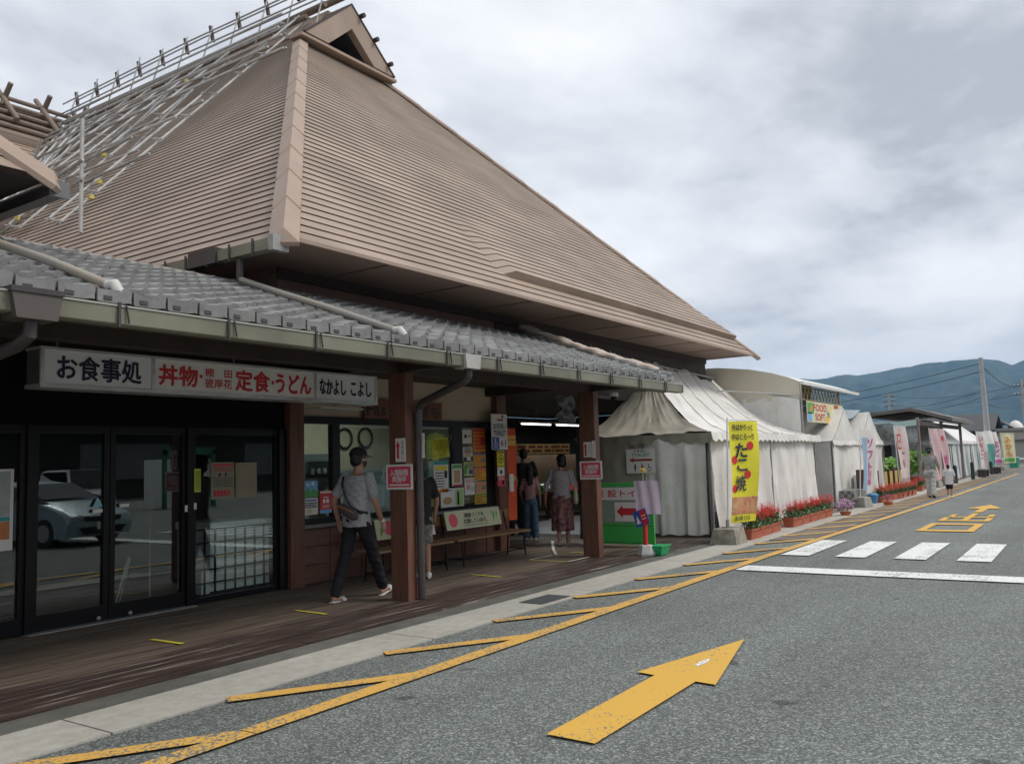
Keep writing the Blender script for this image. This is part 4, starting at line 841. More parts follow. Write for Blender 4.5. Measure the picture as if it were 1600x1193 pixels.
# ------------------------------------------------------------------ market hall interior
bn = thing('food_banner', 'yellow and orange printed banner hung across the dark market hall', 'banner', (18.9, 12.0, 1.7))
mesh_obj('cloth', MB().box(17.0, 12.0, 1.72, 20.4, 12.01, 1.98), mat('banner_amber', (0.80, 0.52, 0.12), 0.7, col2=(0.85, 0.68, 0.35), scale=6), bn); mesh_obj('counter_front', MB().box(16.6, 12.05, 0.95, 20.8, 12.09, 1.70), mat('hall_brown_panel', (0.30, 0.20, 0.12), 0.7, var=.2, scale=2), bn)
shape('print', [[((a-.5)*3.3, (b-.5)*.24) for a, b in p] for p in bars(2, 0, .1, 1, .95, .7)], (18.7, 11.995, 1.85), *FY, mat('banner_red', (0.45, 0.10, 0.03), 0.6), bn)
def lamp_light(x, y, z, w, e, par):
    l = bpy.data.lights.new('tube_light', 'AREA'); l.shape = 'RECTANGLE'; l.size = w; l.size_y = .05; l.energy = e; l.color = (.95, .98, 1)
    o = bpy.data.objects.new('tube_light', l); COL.objects.link(o); o.parent = par; o.location = Vector((x, y, z))-par.location
TUBEM = mat('lit_tube', (0.95, 0.98, 1.0), 0.5, emit=2.5)
for x0, x1 in ((18.05, 19.45), (19.75, 21.1)):
    f_ = thing('ceiling_lamp', 'lit fluorescent tube under the hall ceiling, '+('left' if x0 < 19 else 'right')+' one of the pair', 'lamp', ((x0+x1)/2, 12.0, 2.5))
    mesh_obj('tube', MB().tube([(x0,12.0,2.49),(x1,12.0,2.49)], 0.018, 8), TUBEM, f_); mesh_obj('housing', MB().box(x0-.04, 11.95, 2.515, x1+.04, 12.05, 2.56), WHITE, f_)
    lamp_light((x0+x1)/2, 12.0, 2.46, x1-x0, 22, f_); mesh_obj('hanger', MB().tube([((x0+x1)/2,12.0,2.56),((x0+x1)/2,12.0,2.85)], 0.008, 6), STEEL, f_)
f_ = thing('ceiling_lamp', 'lit fluorescent fitting inside the shop behind the window', 'lamp', (9.9, 9.9, 2.6))
mesh_obj('housing', MB().box(8.6, 9.8, 2.62, 11.2, 10.0, 2.68), WHITE, f_); mesh_obj('tube', MB().box(8.65, 9.84, 2.60, 11.15, 9.96, 2.618), TUBEM, f_); lamp_light(9.9, 9.9, 2.58, 2.4, 14, f_)
rd = random.Random(4)
for k in range(5):
    x = 15.4+1.5*k; y = 12.2+0.25*(k % 2)
    st = thing('market_stall', ('small stall stacked with pale packets', 'stall with brown boxes', 'stall with green packets', 'stall with white trays', 'stall with red packets')[k]+' at the back of the dark hall, '+('nearest the entrance', 'second', 'middle', 'fourth', 'farthest')[k], 'stall', (x, y, 0.02), group='stalls along the back of the hall')
    mesh_obj('table', MB().box(x-.6, y-.35, .68, x+.6, y+.35, .72).box(x-.58,y-.33,.02,x-.53,y-.28,.68).box(x+.53,y-.33,.02,x+.58,y-.28,.68).box(x-.58,y+.28,.02,x-.53,y+.33,.68).box(x+.53,y+.28,.02,x+.58,y+.33,.68), PANELW, st)
    mb = MB()
    for q in range(10): xx = x-.55+.11*q; mb.box(xx, y-.3, .721, xx+.09, y+.1, .80+rd.random()*.22)
    mesh_obj('goods', mb, (PAPER, TAN, GREENP, WHITE, RED)[k], st)
# crumpled transparent-grey plastic sheet hanging by the far post
tag(mesh_obj('plastic_sheet', MB().grid(lambda u, v: (12.6+.5*u+.03*math.sin(v*17+u*5), 7.6+.06*math.sin(u*11+v*9), 2.2+.45*v+.02*math.sin(u*20)), 10, 12), mat('grey_plastic', (0.10, 0.105, 0.11), 0.2), None, smooth=True), 'crumpled grey plastic sheet hanging under the beam behind the far post', 'sheet')
tag(mesh_obj('plastic_curtain', MB().grid(lambda u, v: (13.5+.35*u+.03*math.sin(v*7), 7.5+.5*u+.05*math.sin(u*25), 0.1+2.0*v), 16, 10), mat('grey_plastic', (0.10, 0.105, 0.11), 0.2), None, smooth=True), 'dark grey plastic curtain tied back beside the hall entrance', 'curtain')

# ------------------------------------------------------------------ things behind the glass
fz = thing('white_cooler', 'white cooler box with stepped side standing behind the lattice window', 'cooler', (6.95, 9.15, 0.02))
mesh_obj('body', MB().box(6.52, 8.86, 0.12, 7.40, 9.5, 0.84), mat('cooler_white', (0.84, 0.86, 0.84), 0.4), fz)
mesh_obj('lid', MB().box(6.50, 8.84, 0.845, 7.43, 9.52, 0.93), mat('cooler_lid', (0.74, 0.78, 0.75), 0.4), fz)
mesh_obj('side_box', MB().box(6.40, 8.86, 0.10, 6.515, 9.3, 0.38), mat('cooler_white', (0.84, 0.86, 0.84), 0.4), fz)
mesh_obj('foot', MB().box(6.55, 9.0, 0.022, 7.38, 9.4, 0.118), BLACK, fz)
hr = thing('stand', 'slim steel A-shaped stand behind the right sliding door', 'stand', (5.75, 9.25, 0.02))
mesh_obj('leg', MB().tube([(5.45,9.1,.05),(5.62,9.1,.62)], .012, 6), STEEL, hr, smooth=True); mesh_obj('leg', MB().tube([(5.52,9.15,.03),(5.64,9.1,.6)], .012, 6), STEEL, hr, smooth=True)
mesh_obj('base_bar', MB().tube([(5.42,9.12,.06),(6.05,9.2,.09)], .014, 6), STEEL, hr, smooth=True); mesh_obj('rod', MB().tube([(5.95,9.2,.03),(5.98,9.25,.75),(6.4,9.9,1.5)], .008, 6), STEEL, hr, smooth=True)
dc = thing('display_counter', 'shop display counter covered with a pale teal sheet', 'counter', (9.8, 9.7, 0.02))
mesh_obj('sheet', MB().grid(lambda u, v: (8.85+2.55*u, 9.25+.025*math.sin(u*40)+.9*max(0, (v-.8)*5)*.9, .35+1.12*min(1, v/.8)), 60, 10), mat('teal_sheet', (0.33, 0.46, 0.44), 0.6, var=0.15, scale=3), dc, smooth=True, normals=False)
mesh_obj('edge', MB().box(8.83, 9.22, 1.455, 11.42, 9.26, 1.50), mat('sheet_edge', (0.6, 0.65, 0.64), 0.5), dc)
fc = thing('drinks_fridge', 'glass front drinks fridge with white cups at the left of the shop', 'fridge', (8.95, 9.6, 0.02))
mesh_obj('cabinet', MB().box(8.64, 9.6, 0.02, 9.22, 10.1, 1.75), mat('fridge_grey', (0.50, 0.55, 0.53), 0.4), fc); mesh_obj('window', MB().box(8.70, 9.585, 1.40, 9.16, 9.6, 1.64), mat('fridge_dark', (0.03, 0.035, 0.035), 0.3), fc)
for k in range(3): mesh_obj('cup', MB().tube([(8.80+.12*k,9.57,1.45),(8.80+.12*k,9.57,1.54)], .03, 10), PAPER, fc)
for k, (x, z) in enumerate(((11.26, 2.06), (10.75, 2.04))):
    mb = MB(); pts = [(x+.17*math.cos(2*math.pi*q/20), 10.86, z+.17*math.sin(2*math.pi*q/20)) for q in range(21)]; mb.tube(pts, .02, 6, cap=False)
    tag(mesh_obj('wall_ring', mb, BLACK, None, smooth=True), ('dark ring ornament on the shop wall, nearer the near post', 'dark ring ornament on the shop wall above the cap of the walking man')[k], 'ornament')

# ------------------------------------------------------------------ benches and banner boards
SEATW = mat('bench_wood', (0.20, 0.105, 0.05), 0.5, col2=(0.30, 0.17, 0.09), scale=6, stretch=(0.4, 3, 1), bump=0.15)
def bench(x0, x1, y0, label):
    t = thing('bench', label, 'bench', ((x0+x1)/2, y0+.2, .02), group='wooden benches below the shop window')
    for k in range(3): mesh_obj('seat_plank', MB().box(x0, y0+.135*k, .40, x1, y0+.135*k+.125, .43), SEATW, t)
    for xx in (x0+.15, x1-.15):
        mesh_obj('leg', MB().tube([(xx, y0+.36, .40), (xx, y0+.38, .02)], .014, 6), BLACK, t, smooth=True); mesh_obj('leg', MB().tube([(xx, y0+.05, .40), (xx, y0+.02, .02)], .014, 6), BLACK, t, smooth=True)
        mesh_obj('leg_brace', MB().tube([(xx, y0+.03, .13), (xx, y0+.37, .13)], .011, 6), BLACK, t, smooth=True)
        mesh_obj('back_post', MB().tube([(xx, y0+.37, .40), (xx, y0+.46, .78)], .014, 6), BLACK, t, smooth=True)
    mesh_obj('stretcher', MB().tube([(x0+.15, y0+.04, .13), (x1-.15, y0+.04, .13)], .011, 6), BLACK, t, smooth=True)
    mesh_obj('back_rest', MB().box(x0, y0+.445, .62, x1, y0+.47, .76), SEATW, t)
bench(8.35, 9.95, 7.86, 'wooden bench with black legs partly hidden by the near post')
bench(10.05, 12.0, 7.86, 'wooden bench with black legs in front of the market entrance post')
BTILT = ((1,0,0), (0,.22,1))
LIMEB = mat('pale_lime_board', (0.55, 0.56, 0.36), 0.6, var=0.05)
bb = thing('banner_board', 'pale green board reading 健康づくりを応援しています leaning on the right bench', 'sign', (10.85, 8.2, .5)); bc = (10.86, 8.17, .685)
plate('board', bc, *BTILT, 1.42, .285, .012, LIMEB, bb); lettering('健康づくりを', (10.86, 8.17, .745), *BTILT, .50, .075, INK, bb, bold=.015); lettering('応援しています。', (10.88, 8.15, .655), *BTILT, .60, .075, INK, bb, bold=.015)
shape('fruit', [disc(-.53, .0, .105, 14)], bc, *BTILT, PINKRED, bb); shape('leaf', [[(.5,-.08),(.56,.02),(.53,.09),(.5,.03)],[(.58,-.06),(.63,.05),(.6,.1)],[(.46,.0),(.5,.08),(.47,.1)]], bc, *BTILT, GREENP, bb)
shape('line', [rect(-.3,-.105,.35,-.098)], bc, *BTILT, INK, bb)
b3 = thing('banner_board', 'white board with a round orange fruit behind the person in black', 'sign', (9.6, 8.2, .5)); bc = (9.62, 8.17, .67)
plate('board', bc, *BTILT, .5, .30, .012, PAPER, b3); shape('fruit', [disc(.03, 0, .11, 16)], bc, *BTILT, ORANGE, b3); shape('fruit_flesh', [disc(.03, 0, .075, 16)], bc, *BTILT, mat('pale_orange', (.7,.5,.3), .6), b3, off=.006); shape('leaf', [[(-.16,.1),(-.05,.12),(-.12,.14)],[(-.2,-.05),(-.12,.03),(-.19,.08)]], bc, *BTILT, GREENP, b3)
b4 = thing('banner_board', 'pale board with a round red fruit just left of the near post', 'sign', (8.9, 8.2, .5)); bc = (8.92, 8.17, .68)
plate('board', bc, *BTILT, .56, .28, .012, LIMEB, b4); shape('fruit', [disc(-.02, .01, .10, 16)], bc, *BTILT, PINKRED, b4); shape('leaf', [[(.13,-.09),(.2,.0),(.16,.08)],[(-.2,-.1),(-.14,-.02),(-.19,.05)]], bc, *BTILT, GREENP, b4)

# ------------------------------------------------------------------ temporary toilet board and stand beside the far post
gb = thing('toilet_board', 'green framed board reading 仮設トイレ with red left arrow beside the far post', 'sign', (13.55, 7.0, .02))
GR = mat('green_plastic', (0.07, 0.50, 0.10), 0.4, var=0.1)
GX = 13.55; GC = (GX, 7.0, .58)
mesh_obj('frame', MB().box(GX, 6.36, .06, GX+.03, 7.64, .42).box(GX, 6.36, 1.05, GX+.03, 7.64, 1.12).box(GX, 6.36, .421, GX+.03, 6.42, 1.049).box(GX, 7.58, .421, GX+.03, 7.64, 1.049), GR, gb)
mesh_obj('mesh_panel', MB().box(GX+.008, 6.421, .421, GX+.022, 7.579, 1.049), mat('mesh_grey', (0.30, 0.36, 0.30), 0.7, var=0.35, scale=60), gb)
for yf in (6.45, 7.5): mesh_obj('foot', MB().box(GX-.12, yf-.03, .02, GX+.15, yf+.03, .06), GR, gb)
shape('panel', [rect(-.58,.24,.5,.46)], GC, *FX, PAPER, gb, off=.003); lettering('仮 設トイレ', (GX, 6.98, .935), *FX, 1.0, .13, RED, gb, bold=.02, off=.006)
shape('panel', [rect(-.1,-.13,.52,.20)], GC, *FX, PAPER, gb, off=.003)
shape('arrow', [[(-.06,.04),(.06,.15),(.06,-.07)], rect(.06,-.02,.46,.10)], GC, *FX, RED, gb, off=.006)
shape('groove', [rect(-.62,-.5+.0,.62,-.49), rect(-.62,-.21,.62,-.2)], GC, *FX, mat('dark_green', (0.02, 0.16, 0.03), 0.5), gb, off=.003)
wd = thing('marker_stand', 'red pole on a white weight with a pink towel and yellow flower', 'stand', (12.45, 6.0, .02))
mesh_obj('weight', MB().loft([[(12.45+r*math.cos(R(60*k)), 6.0+r*math.sin(R(60*k)), z) for k in range(6)] for r, z in ((.155,.02),(.16,.05),(.115,.17),(.10,.18))]), mat('white_weight', (0.5, 0.5, 0.47), 0.6, var=0.15), wd)
mesh_obj('pole', MB().tube([(12.45,6.0,.18),(12.45,6.0,.85)], .035, 10), mat('red_pole', (0.55, 0.02, 0.02), 0.4), wd, smooth=True); mesh_obj('rod', MB().tube([(12.45,6.0,.85),(12.45,6.0,1.30)], .012, 8), STEEL, wd, smooth=True)
mesh_obj('towel', MB().grid(lambda u, v: (12.42-.05*(v-.5)**2+.015*math.sin(u*14+v), 6.12-.42*u+.03*v, .66+.52*v), 14, 8), mat('pink_towel', (0.66, 0.55, 0.65), 0.9, var=0.12, scale=4), wd, smooth=True, normals=False)
wc = (12.40, 6.04, .60)
D45 = ((-.1,-.8,.25), (0,.28,.9)); plate('sign_plate', wc, *D45, .25, .25, .006, BLUE, wd); shape('print', [rect(0,-.11,.11,.11)], wc, *D45, RED, wd); shape('print', [[(-.1,-.08),(-.02,-.08),(-.06,.06)], rect(.02,.02,.1,.035), rect(.02,-.03,.1,-.015)], wc, *D45, PAPER, wd, off=.007)
fl_ = MB(); rd = random.Random(1)
for k in range(26):
    a = rd.uniform(0, 6.28); e = rd.uniform(-.6, 1.3); r = rd.uniform(.03, .085); c = Vector((12.45+r*math.cos(a)*math.cos(e), 6.0+r*math.sin(a)*math.cos(e), 1.33+r*math.sin(e)*.7)); d = Vector((math.cos(a), math.sin(a), .3))*.025; sd = Vector((-math.sin(a), math.cos(a), .2))*.02
    fl_.add([c-d, c+sd, c+d, c-sd], [(0,1,2,3)])
mesh_obj('flower', fl_, mat('yellow_petal', (0.75, 0.58, 0.05), 0.6), wd, normals=False)
bx = thing('green_caddy', 'low green plastic container on the deck edge beside the marker stand', 'container', (12.62, 5.98, .02))
mesh_obj('body', MB().loft([[(12.62+sx*a, 5.84+sy*b*.6, z) for sx, sy in ((-1,-1),(1,-1),(1,1),(-1,1))] for a, b, z in ((.13,.13,.02),(.17,.18,.15),(.15,.16,.15),(.12,.12,.05))]), mat('green_plastic_bright', (0.02, 0.36, 0.12), 0.35), bx)
mesh_obj('rim', MB().box(12.44, 5.72, .151, 12.80, 5.96, .165), mat('green_plastic_bright', (0.02, 0.36, 0.12), 0.35), bx)
cb = thing('concrete_block_weight', 'mossy concrete block holding the yellow banner pole', 'block', (14.55, 5.55, .02))
mesh_obj('block', MB().loft([[(14.62+a*sx, 5.45+b*sy, z) for sx, sy in ((-1,-1),(1,-1),(1,1),(-1,1))] for a, b, z in ((.28,.24,.012),(.265,.225,.1),(.23,.19,.27),(.21,.17,.28))]), mat('mossy_concrete', (0.17, 0.16, 0.115), 0.9, col2=(0.38, 0.35, 0.29), scale=6, bump=0.5, bscale=30), cb)
mesh_obj('socket', MB().tube([(14.6,5.45,.28),(14.6,5.45,.42)], .03, 8), STEEL, cb)
# ------------------------------------------------------------------ tents
def folds(seed, n, amp):
    rd = random.Random(seed); ks = [(rd.uniform(.5, 1.3)*n, rd.uniform(0, 6.3), rd.uniform(.4, 1)) for _ in range(4)]
    return lambda u: amp*sum(a*math.sin(2*math.pi*f*u+p) for f, p, a in ks)
from mathutils import noise as NZ
def crs(x, z, s):
    return .022*(1-abs(NZ.noise(Vector((x*2.3, z*.9, s)))*2.4))**3*0.9 + .010*NZ.noise(Vector((x*7, z*2.2+x*1.5, s+4)))
def curtain(name, a, b, z0, z1, m, par, seed=1, n=7, amp=.02, nu=60, nv=14, out=(0,-1,0)):
    a, b, o = Vector((*a, 0)), Vector((*b, 0)), Vector(out); g = folds(seed, n, amp); h = folds(seed+9, n*.4, amp*1.2)
    def fn(u, v):
        p = a.lerp(b, u)+o*(g(u)*(1.15-v)*(0.5+0.5*math.sin(2+v*2)) + h(u+.12*v)*(1-v*.6) + .03*(1-v) + crs((b-a).length*u, (z1-z0)*v, seed)); p.z = z0+(z1-z0)*v + (0.015*math.sin(u*23+seed) if v == 0 else 0); return p
    return mesh_obj(name, MB().grid(fn, nu, nv), m, par, smooth=True, normals=False)
def valance(name, pts, z, h, m, par, sc=.30, out=.03):
    """scalloped strip hanging from z along a polyline"""
    mb = MB()
    for (ax, ay), (bx, by) in zip(pts, pts[1:]):
        a, b = Vector((ax, ay, 0)), Vector((bx, by, 0)); L = (b-a).length; n = max(2, round(L/sc)); nrm = Vector(((b-a).y, -(b-a).x, 0)).normalized()
        def fn(u, v, a=a, b=b, n=n, nrm=nrm):
            p = a.lerp(b, u)+nrm*(.012*math.sin(u*n*2*math.pi)*(1-v)+out*(1-v)); drop = h*(0.72+0.28*abs(math.sin(u*n*math.pi))); p.z = z-drop*(1-v)+.008*math.sin(u*19); return p
        mb.grid(fn, n*6, 3)
    return mesh_obj(name, mb, m, par, smooth=True, normals=False)
CSH = mat('canvas_painted_shade', (0.30, 0.275, 0.22), 0.8, col2=(0.40, 0.375, 0.31), scale=1.5, bump=0.15, bscale=5, dirt=0.15)  # darker copy of the canvas; shade under the eaves put into the colour
T1 = thing('market_tent', 'large off-white canvas tent with scalloped valance against the market hall', 'tent', (19, 7.2, .02))
A_, B_ = (15.38, 6.0), (23.0, 6.0)
sag = lambda v: v**1.75
def t1roof(u, v):
    p = Vector((15.38+7.6*u, 5.97, 1.97)).lerp(Vector((18.6+4.6*u, 8.66, 1.97)), v); z1 = 3.74-.10*u-.42*max(0, u-.55)
    p.z = 1.97+(z1-1.97)*sag(v) + .05*math.sin(u*38+v*4+math.sin(u*9))*v*(1-v*.5) + .035*math.sin(u*15+v*7)*v + .02*abs(math.sin(u*57-v*5))*v + 1.6*crs(7.6*u-1.2*v, 2.6*v, 3.3); return p
mesh_obj('roof', MB().grid(t1roof, 90, 26), CANVAS, T1, smooth=True, normals=False)
def t1side(u, v):
    p = Vector((15.38, 5.97+3.0*u, 1.97)).lerp(Vector((18.6, 8.66+.1*u, 1.97)), v); p.z = 1.97+(3.74-1.97)*sag(v) + 1.5*crs(3*u, 2.5*v, 8.1) + .03*math.sin(u*17+v*9)*(1-v)+.03*math.sin(u*5+v*6)*v; return p
for uu in (.17, .34, .51, .68, .85): mesh_obj('seam', MB().tube([t1roof(uu, v/26)+Vector((0, -.004, .006)) for v in range(27)], .008, 4, cap=False), mat('canvas_seam', (.42,.40,.36), .8), T1)
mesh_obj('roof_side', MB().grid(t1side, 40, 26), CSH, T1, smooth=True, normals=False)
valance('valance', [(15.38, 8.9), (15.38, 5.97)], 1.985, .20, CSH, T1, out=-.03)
valance('valance', [(15.38, 5.965), (23.0, 5.965)], 1.985, .19, CANVAS, T1)
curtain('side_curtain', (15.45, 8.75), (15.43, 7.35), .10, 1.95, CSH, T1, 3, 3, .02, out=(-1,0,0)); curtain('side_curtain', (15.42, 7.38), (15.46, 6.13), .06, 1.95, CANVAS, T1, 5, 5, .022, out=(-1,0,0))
curtain('front_curtain', (15.62, 6.06), (19.0, 6.06), .04, 1.95, CANVAS, T1, 7, 8, .022, 90); curtain('front_curtain', (19.04, 6.06), (22.6, 6.06), .06, 1.95, CANVAS, T1, 11, 9, .022, 90)
for x, y in ((15.44, 6.03), (19.02, 6.02), (22.66, 6.03)): mesh_obj('pole', MB().tube([(x,y,.02),(x,y,1.97)], .022, 8), STEEL, T1, smooth=True)
mesh_obj('gap_shade_strip', MB().box(15.47, 6.10, .03, 15.60, 6.14, 1.94), mat('painted_gap_shade', (0.05, 0.045, 0.045), 0.8), T1)  # dark strip painted for the shade inside the open tent corner
mb = MB()
for k in range(26):
    y = 5.62+.105*k   # rope lacing where the canvas meets the hall
rd = random.Random(12)
for k in range(34):
    x = 15.2+.22*k; mb.tube([(x, 8.62, 3.78-.012*k), (x+rd.uniform(-.08,.15), 8.70, 3.90+rd.uniform(0,.1)-.012*k)], .008, 5)
mesh_obj('lacing', mb, WHITE, T1)
mesh_obj('eave_tube', MB().tube([(14.6,8.6,3.84),(22.6,8.62,3.66)], .022, 8), STEEL, T1, smooth=True)
# bundled beige tarpaulin along the tiled verge
tb = thing('rolled_tarpaulin', 'pinkish beige tarpaulin bundled along the right verge of the tiled roof', 'tarpaulin', (13.2, 7.2, 3))
def tarp(u, v):
    y = 8.72-2.75*u; a = 2*math.pi*v; r = .085+.014*math.sin(u*23)+.016*math.sin(u*51+a*2); return Vector((13.18+.03*math.sin(u*9)+r*1.25*math.cos(a), y, tz(y)+.10+.35*(1-u)**2*.3+r*.75*math.sin(a)))
mesh_obj('cloth', MB().grid(tarp, 60, 12), mat('tarp_beige', (0.44, 0.35, 0.29), 0.8, col2=(0.54, 0.46, 0.38), scale=5, bump=0.4, bscale=14), tb, smooth=True, normals=False)
mesh_obj('rope', MB().tube([(13.05, 5.9, 2.93), (13.3, 6.0, 3.02), (13.5, 6.1, 2.7)], .012, 6), WHITE, tb)
o = notice('toilet_notice', 'white TOILET sign with red left arrow hanging on the shaded tent side', 'sign', (15.33, 7.42, 1.48), .62, .47, PAPER, [], uv=FX); c = (15.33, 7.42, 1.48)
lettering('お手洗い', (15.33, 7.42, 1.675), *FX, .28, .055, INK, o, bold=.01); lettering('TOILET', (15.33, 7.42, 1.60), *FX, .40, .06, GREENP, o, bold=.03)
shape('arrow', [[(-.25,.02),(-.15,.07),(-.15,-.03)], rect(-.15,.0,.25,.04)], c, *FX, DR, o); shape('icon', person_icon(-.12, -.11, .10, False), c, *FX, INK, o); shape('icon', person_icon(.03, -.11, .10, True), c, *FX, DR, o); shape('icon', wheelchair_icon(.18, -.13, .085), c, *FX, INK, o)
cm = thing('security_camera', 'small white dome camera under the eaves beside the far post', 'camera', (12.35, 6.4, 2.6)); mesh_obj('base', MB().tube([(12.35,6.4,2.60),(12.35,6.4,2.54)], .07, 14), PAPER, cm, smooth=True); mesh_obj('dome', MB().ell((12.35,6.4,2.53), .055,.055,.05), BLACK, cm, smooth=True)

# barrel-vaulted entrance canopy on a truss frame
CA = thing('arched_canopy', 'cream barrel canopy on a truss frame rising behind the white tent', 'canopy', (25, 7.5, .02))
arc = [(6.35, 3.40), (6.7, 3.56), (7.1, 3.70), (7.75, 3.86), (8.66, 3.98), (10, 4.0)]
X0c, X1c = 23.0, 29.4
mesh_obj('roof', MB().loft([[(X0c, y, z) for y, z in arc], [(X1c, y, z) for y, z in arc]], cap=False, close=False), mat('canopy_white', (0.70, 0.69, 0.66), 0.6, var=.05), CA, smooth=True)
mesh_obj('roof_edge', MB().box(X0c-.02, 6.30, 3.34, X1c, 6.38, 3.42), mat('canopy_white', (0.7, 0.69, 0.66), 0.6), CA)
mesh_obj('end_panel', MB().add([(X0c-.01,y,z) for y, z in [(6.4,2.95)]+arc+[(10,2.9),(8.5,2.9),(7.78,2.95)]], [tuple(range(10))]), CANVASB, CA)
curtain('side_wall', (X0c, 8.3), (X0c-.02, 6.42), 1.5, 3.05, CANVAS, CA, 21, 2, .012, out=(-1,0,0)); curtain('back_wall', (X0c+.2, 8.6), (27.2, 8.6), 1.75, 3.9, mat('grey_canvas', (0.20, 0.19, 0.17), 0.8, var=.1), CA, 22, 3, .02)
for x in (X0c+.02, 27.15): mesh_obj('post', MB().tube([(x,6.4,.02),(x,6.4,3.38)], .035, 8), STEEL, CA, smooth=True)
mesh_obj('post', MB().tube([(26.5,6.5,.02),(26.55,6.45,2.4)], .03, 8), mat('green_tube', (0.08, 0.2, 0.13), 0.5), CA, smooth=True); mesh_obj('post', MB().tube([(25.2,6.9,.02),(24.8,6.9,1.9)], .03, 8), STEEL, CA, smooth=True)
mb = MB(); 
for z in (2.95, 3.30): mb.tube([(X0c,6.42,z),(27.15,6.42,z)], .025, 6)
for k in range(12):
    x = X0c+.346*k; mb.tube([(x,6.42,2.95),(x+.173,6.42,3.30)], .014, 5); mb.tube([(x+.173,6.42,3.30),(x+.346,6.42,2.95)], .014, 5)
mesh_obj('truss', mb, mat('truss_ochre', (0.22, 0.18, 0.08), 0.6), CA)
mesh_obj('truss_backing', MB().box(X0c+.05, 7.2, 2.96, 27.1, 7.25, 3.6), mat('dark_ochre_sheet', (0.09, 0.075, 0.04), 0.8, col2=(0.25, 0.2, 0.08), scale=4), CA)  # dark ochre sheet for the yellowish interior behind the truss
mb = MB(); mb.tube([(22.0,6.9,3.06),(23.0,6.4,2.98)], .018, 6); mb.tube([(20.2,7.6,3.12),(23.0,6.42,3.05)], .018, 6); mesh_obj('tie_bar', mb, STEEL, CA)
fb = thing('food_banner', 'colourful festival food banner hanging from the canopy truss', 'banner', (25.1, 6.3, 2.3)); fc_ = (25.12, 6.30, 2.63)
plate('cloth', fc_, *FY, 3.9, .56, .01, mat('banner_cream', (0.66, 0.62, 0.42), 0.7), fb)
for (x0, y0, x1, y1), m in (((-1.9,-.05,-1.3,.25),GREENP),((-1.9,-.26,-1.5,-.02),SKY),((.9,-.25,1.4,.26),DR),((-.1,-.26,.8,-.1),YO),((.35,-.05,.85,.24),mat('pale_yellow',(.7,.62,.3),.6)),((1.5,-.1,1.85,.2),mat('pale_teal',(.45,.6,.6),.6))): shape('print', [rect(x0, y0, x1, y1)], fc_, *FY, m, fb, off=.002)
shape('print', [[(-1.75,.0),(-1.45,.22),(-1.4,.05)], [(1.02,-.24),(1.3,-.24),(1.18,.24)]], fc_, *FY, ORANGE, fb)
lettering('FOOD', (24.5, 6.30, 2.76), *FY, 1.35, .19, RED, fb, bold=.03, off=.006); lettering('SOFT', (24.45, 6.30, 2.50), *FY, 1.0, .19, RED, fb, bold=.03, off=.006); lettering('氷', (25.35, 6.30, 2.60), *FY, .4, .2, TEAL, fb, bold=.02, off=.006)
# gabled white booths
def booth(x0, x1, y0, depth, label, apex=2.78, eave=1.84, seed=1):
    t = thing('booth_tent', label, 'tent', ((x0+x1)/2, y0+depth/2, .02), group='pair of small gabled white booths')
    xm = (x0+x1)/2
    def half(sg):
        def fn(u, v):
            s = v**.85; x = (x0 if sg < 0 else x1)*(1-s)+xm*s; return Vector((x, y0+depth*u, eave+(apex-eave)*v**1.1-.04*math.sin(math.pi*u)))
        return fn
    mesh_obj('roof', MB().grid(half(-1), 8, 8).grid(half(1), 8, 8), CANVAS, t, smooth=True, normals=False)
    mesh_obj('gable', MB().grid(lambda u, v: Vector(((x0+(x1-x0)*u)*(1-v**.85)+xm*v**.85, y0-.01, eave+(apex-eave)*v**1.1)), 8, 8), CANVAS, t, normals=False)
    valance('valance', [(x0, y0-.02), (x1, y0-.02)], eave+.02, .17, CANVAS, t)
    curtain('front_curtain', (x0+.05, y0+.03), (x1-.05, y0+.03), .05, eave, CANVAS, t, seed, 4, .03, 40); curtain('side_curtain', (x0+.05, y0+depth), (x0+.05, y0+.04), .05, eave, CANVAS, t, seed+1, 3, .02, 20, out=(-1,0,0)); curtain('side_curtain', (x1-.05, y0+depth), (x1-.05, y0+.04), .05, eave, CANVAS, t, seed+2, 3, .02, 20, out=(1,0,0))
    for x in (x0+.03, x1-.03): mesh_obj('pole', MB().tube([(x,y0,.02),(x,y0,eave)], .02, 6), STEEL, t)
booth(24.3, 27.5, 6.0, 3, 'small gabled white booth directly right of the arched canopy, curtains closed', apex=2.78, seed=31); booth(27.54, 30.9, 6.0, 3, 'small gabled white booth beside the timber kiosk, right one of the pair', apex=2.78, seed=35)
tag(mesh_obj('sagging_tarp', MB().grid(lambda u, v: (25.9+3.5*u, 6.3+1.6*v, 2.86-.32*math.sin(math.pi*u)+.12*v), 20, 6), mat('pale_blue_tarp', (0.38, 0.44, 0.48), 0.6), None, smooth=True, normals=False), 'pale blue tarp sagging between the tips of the two gabled booths', 'tarp')
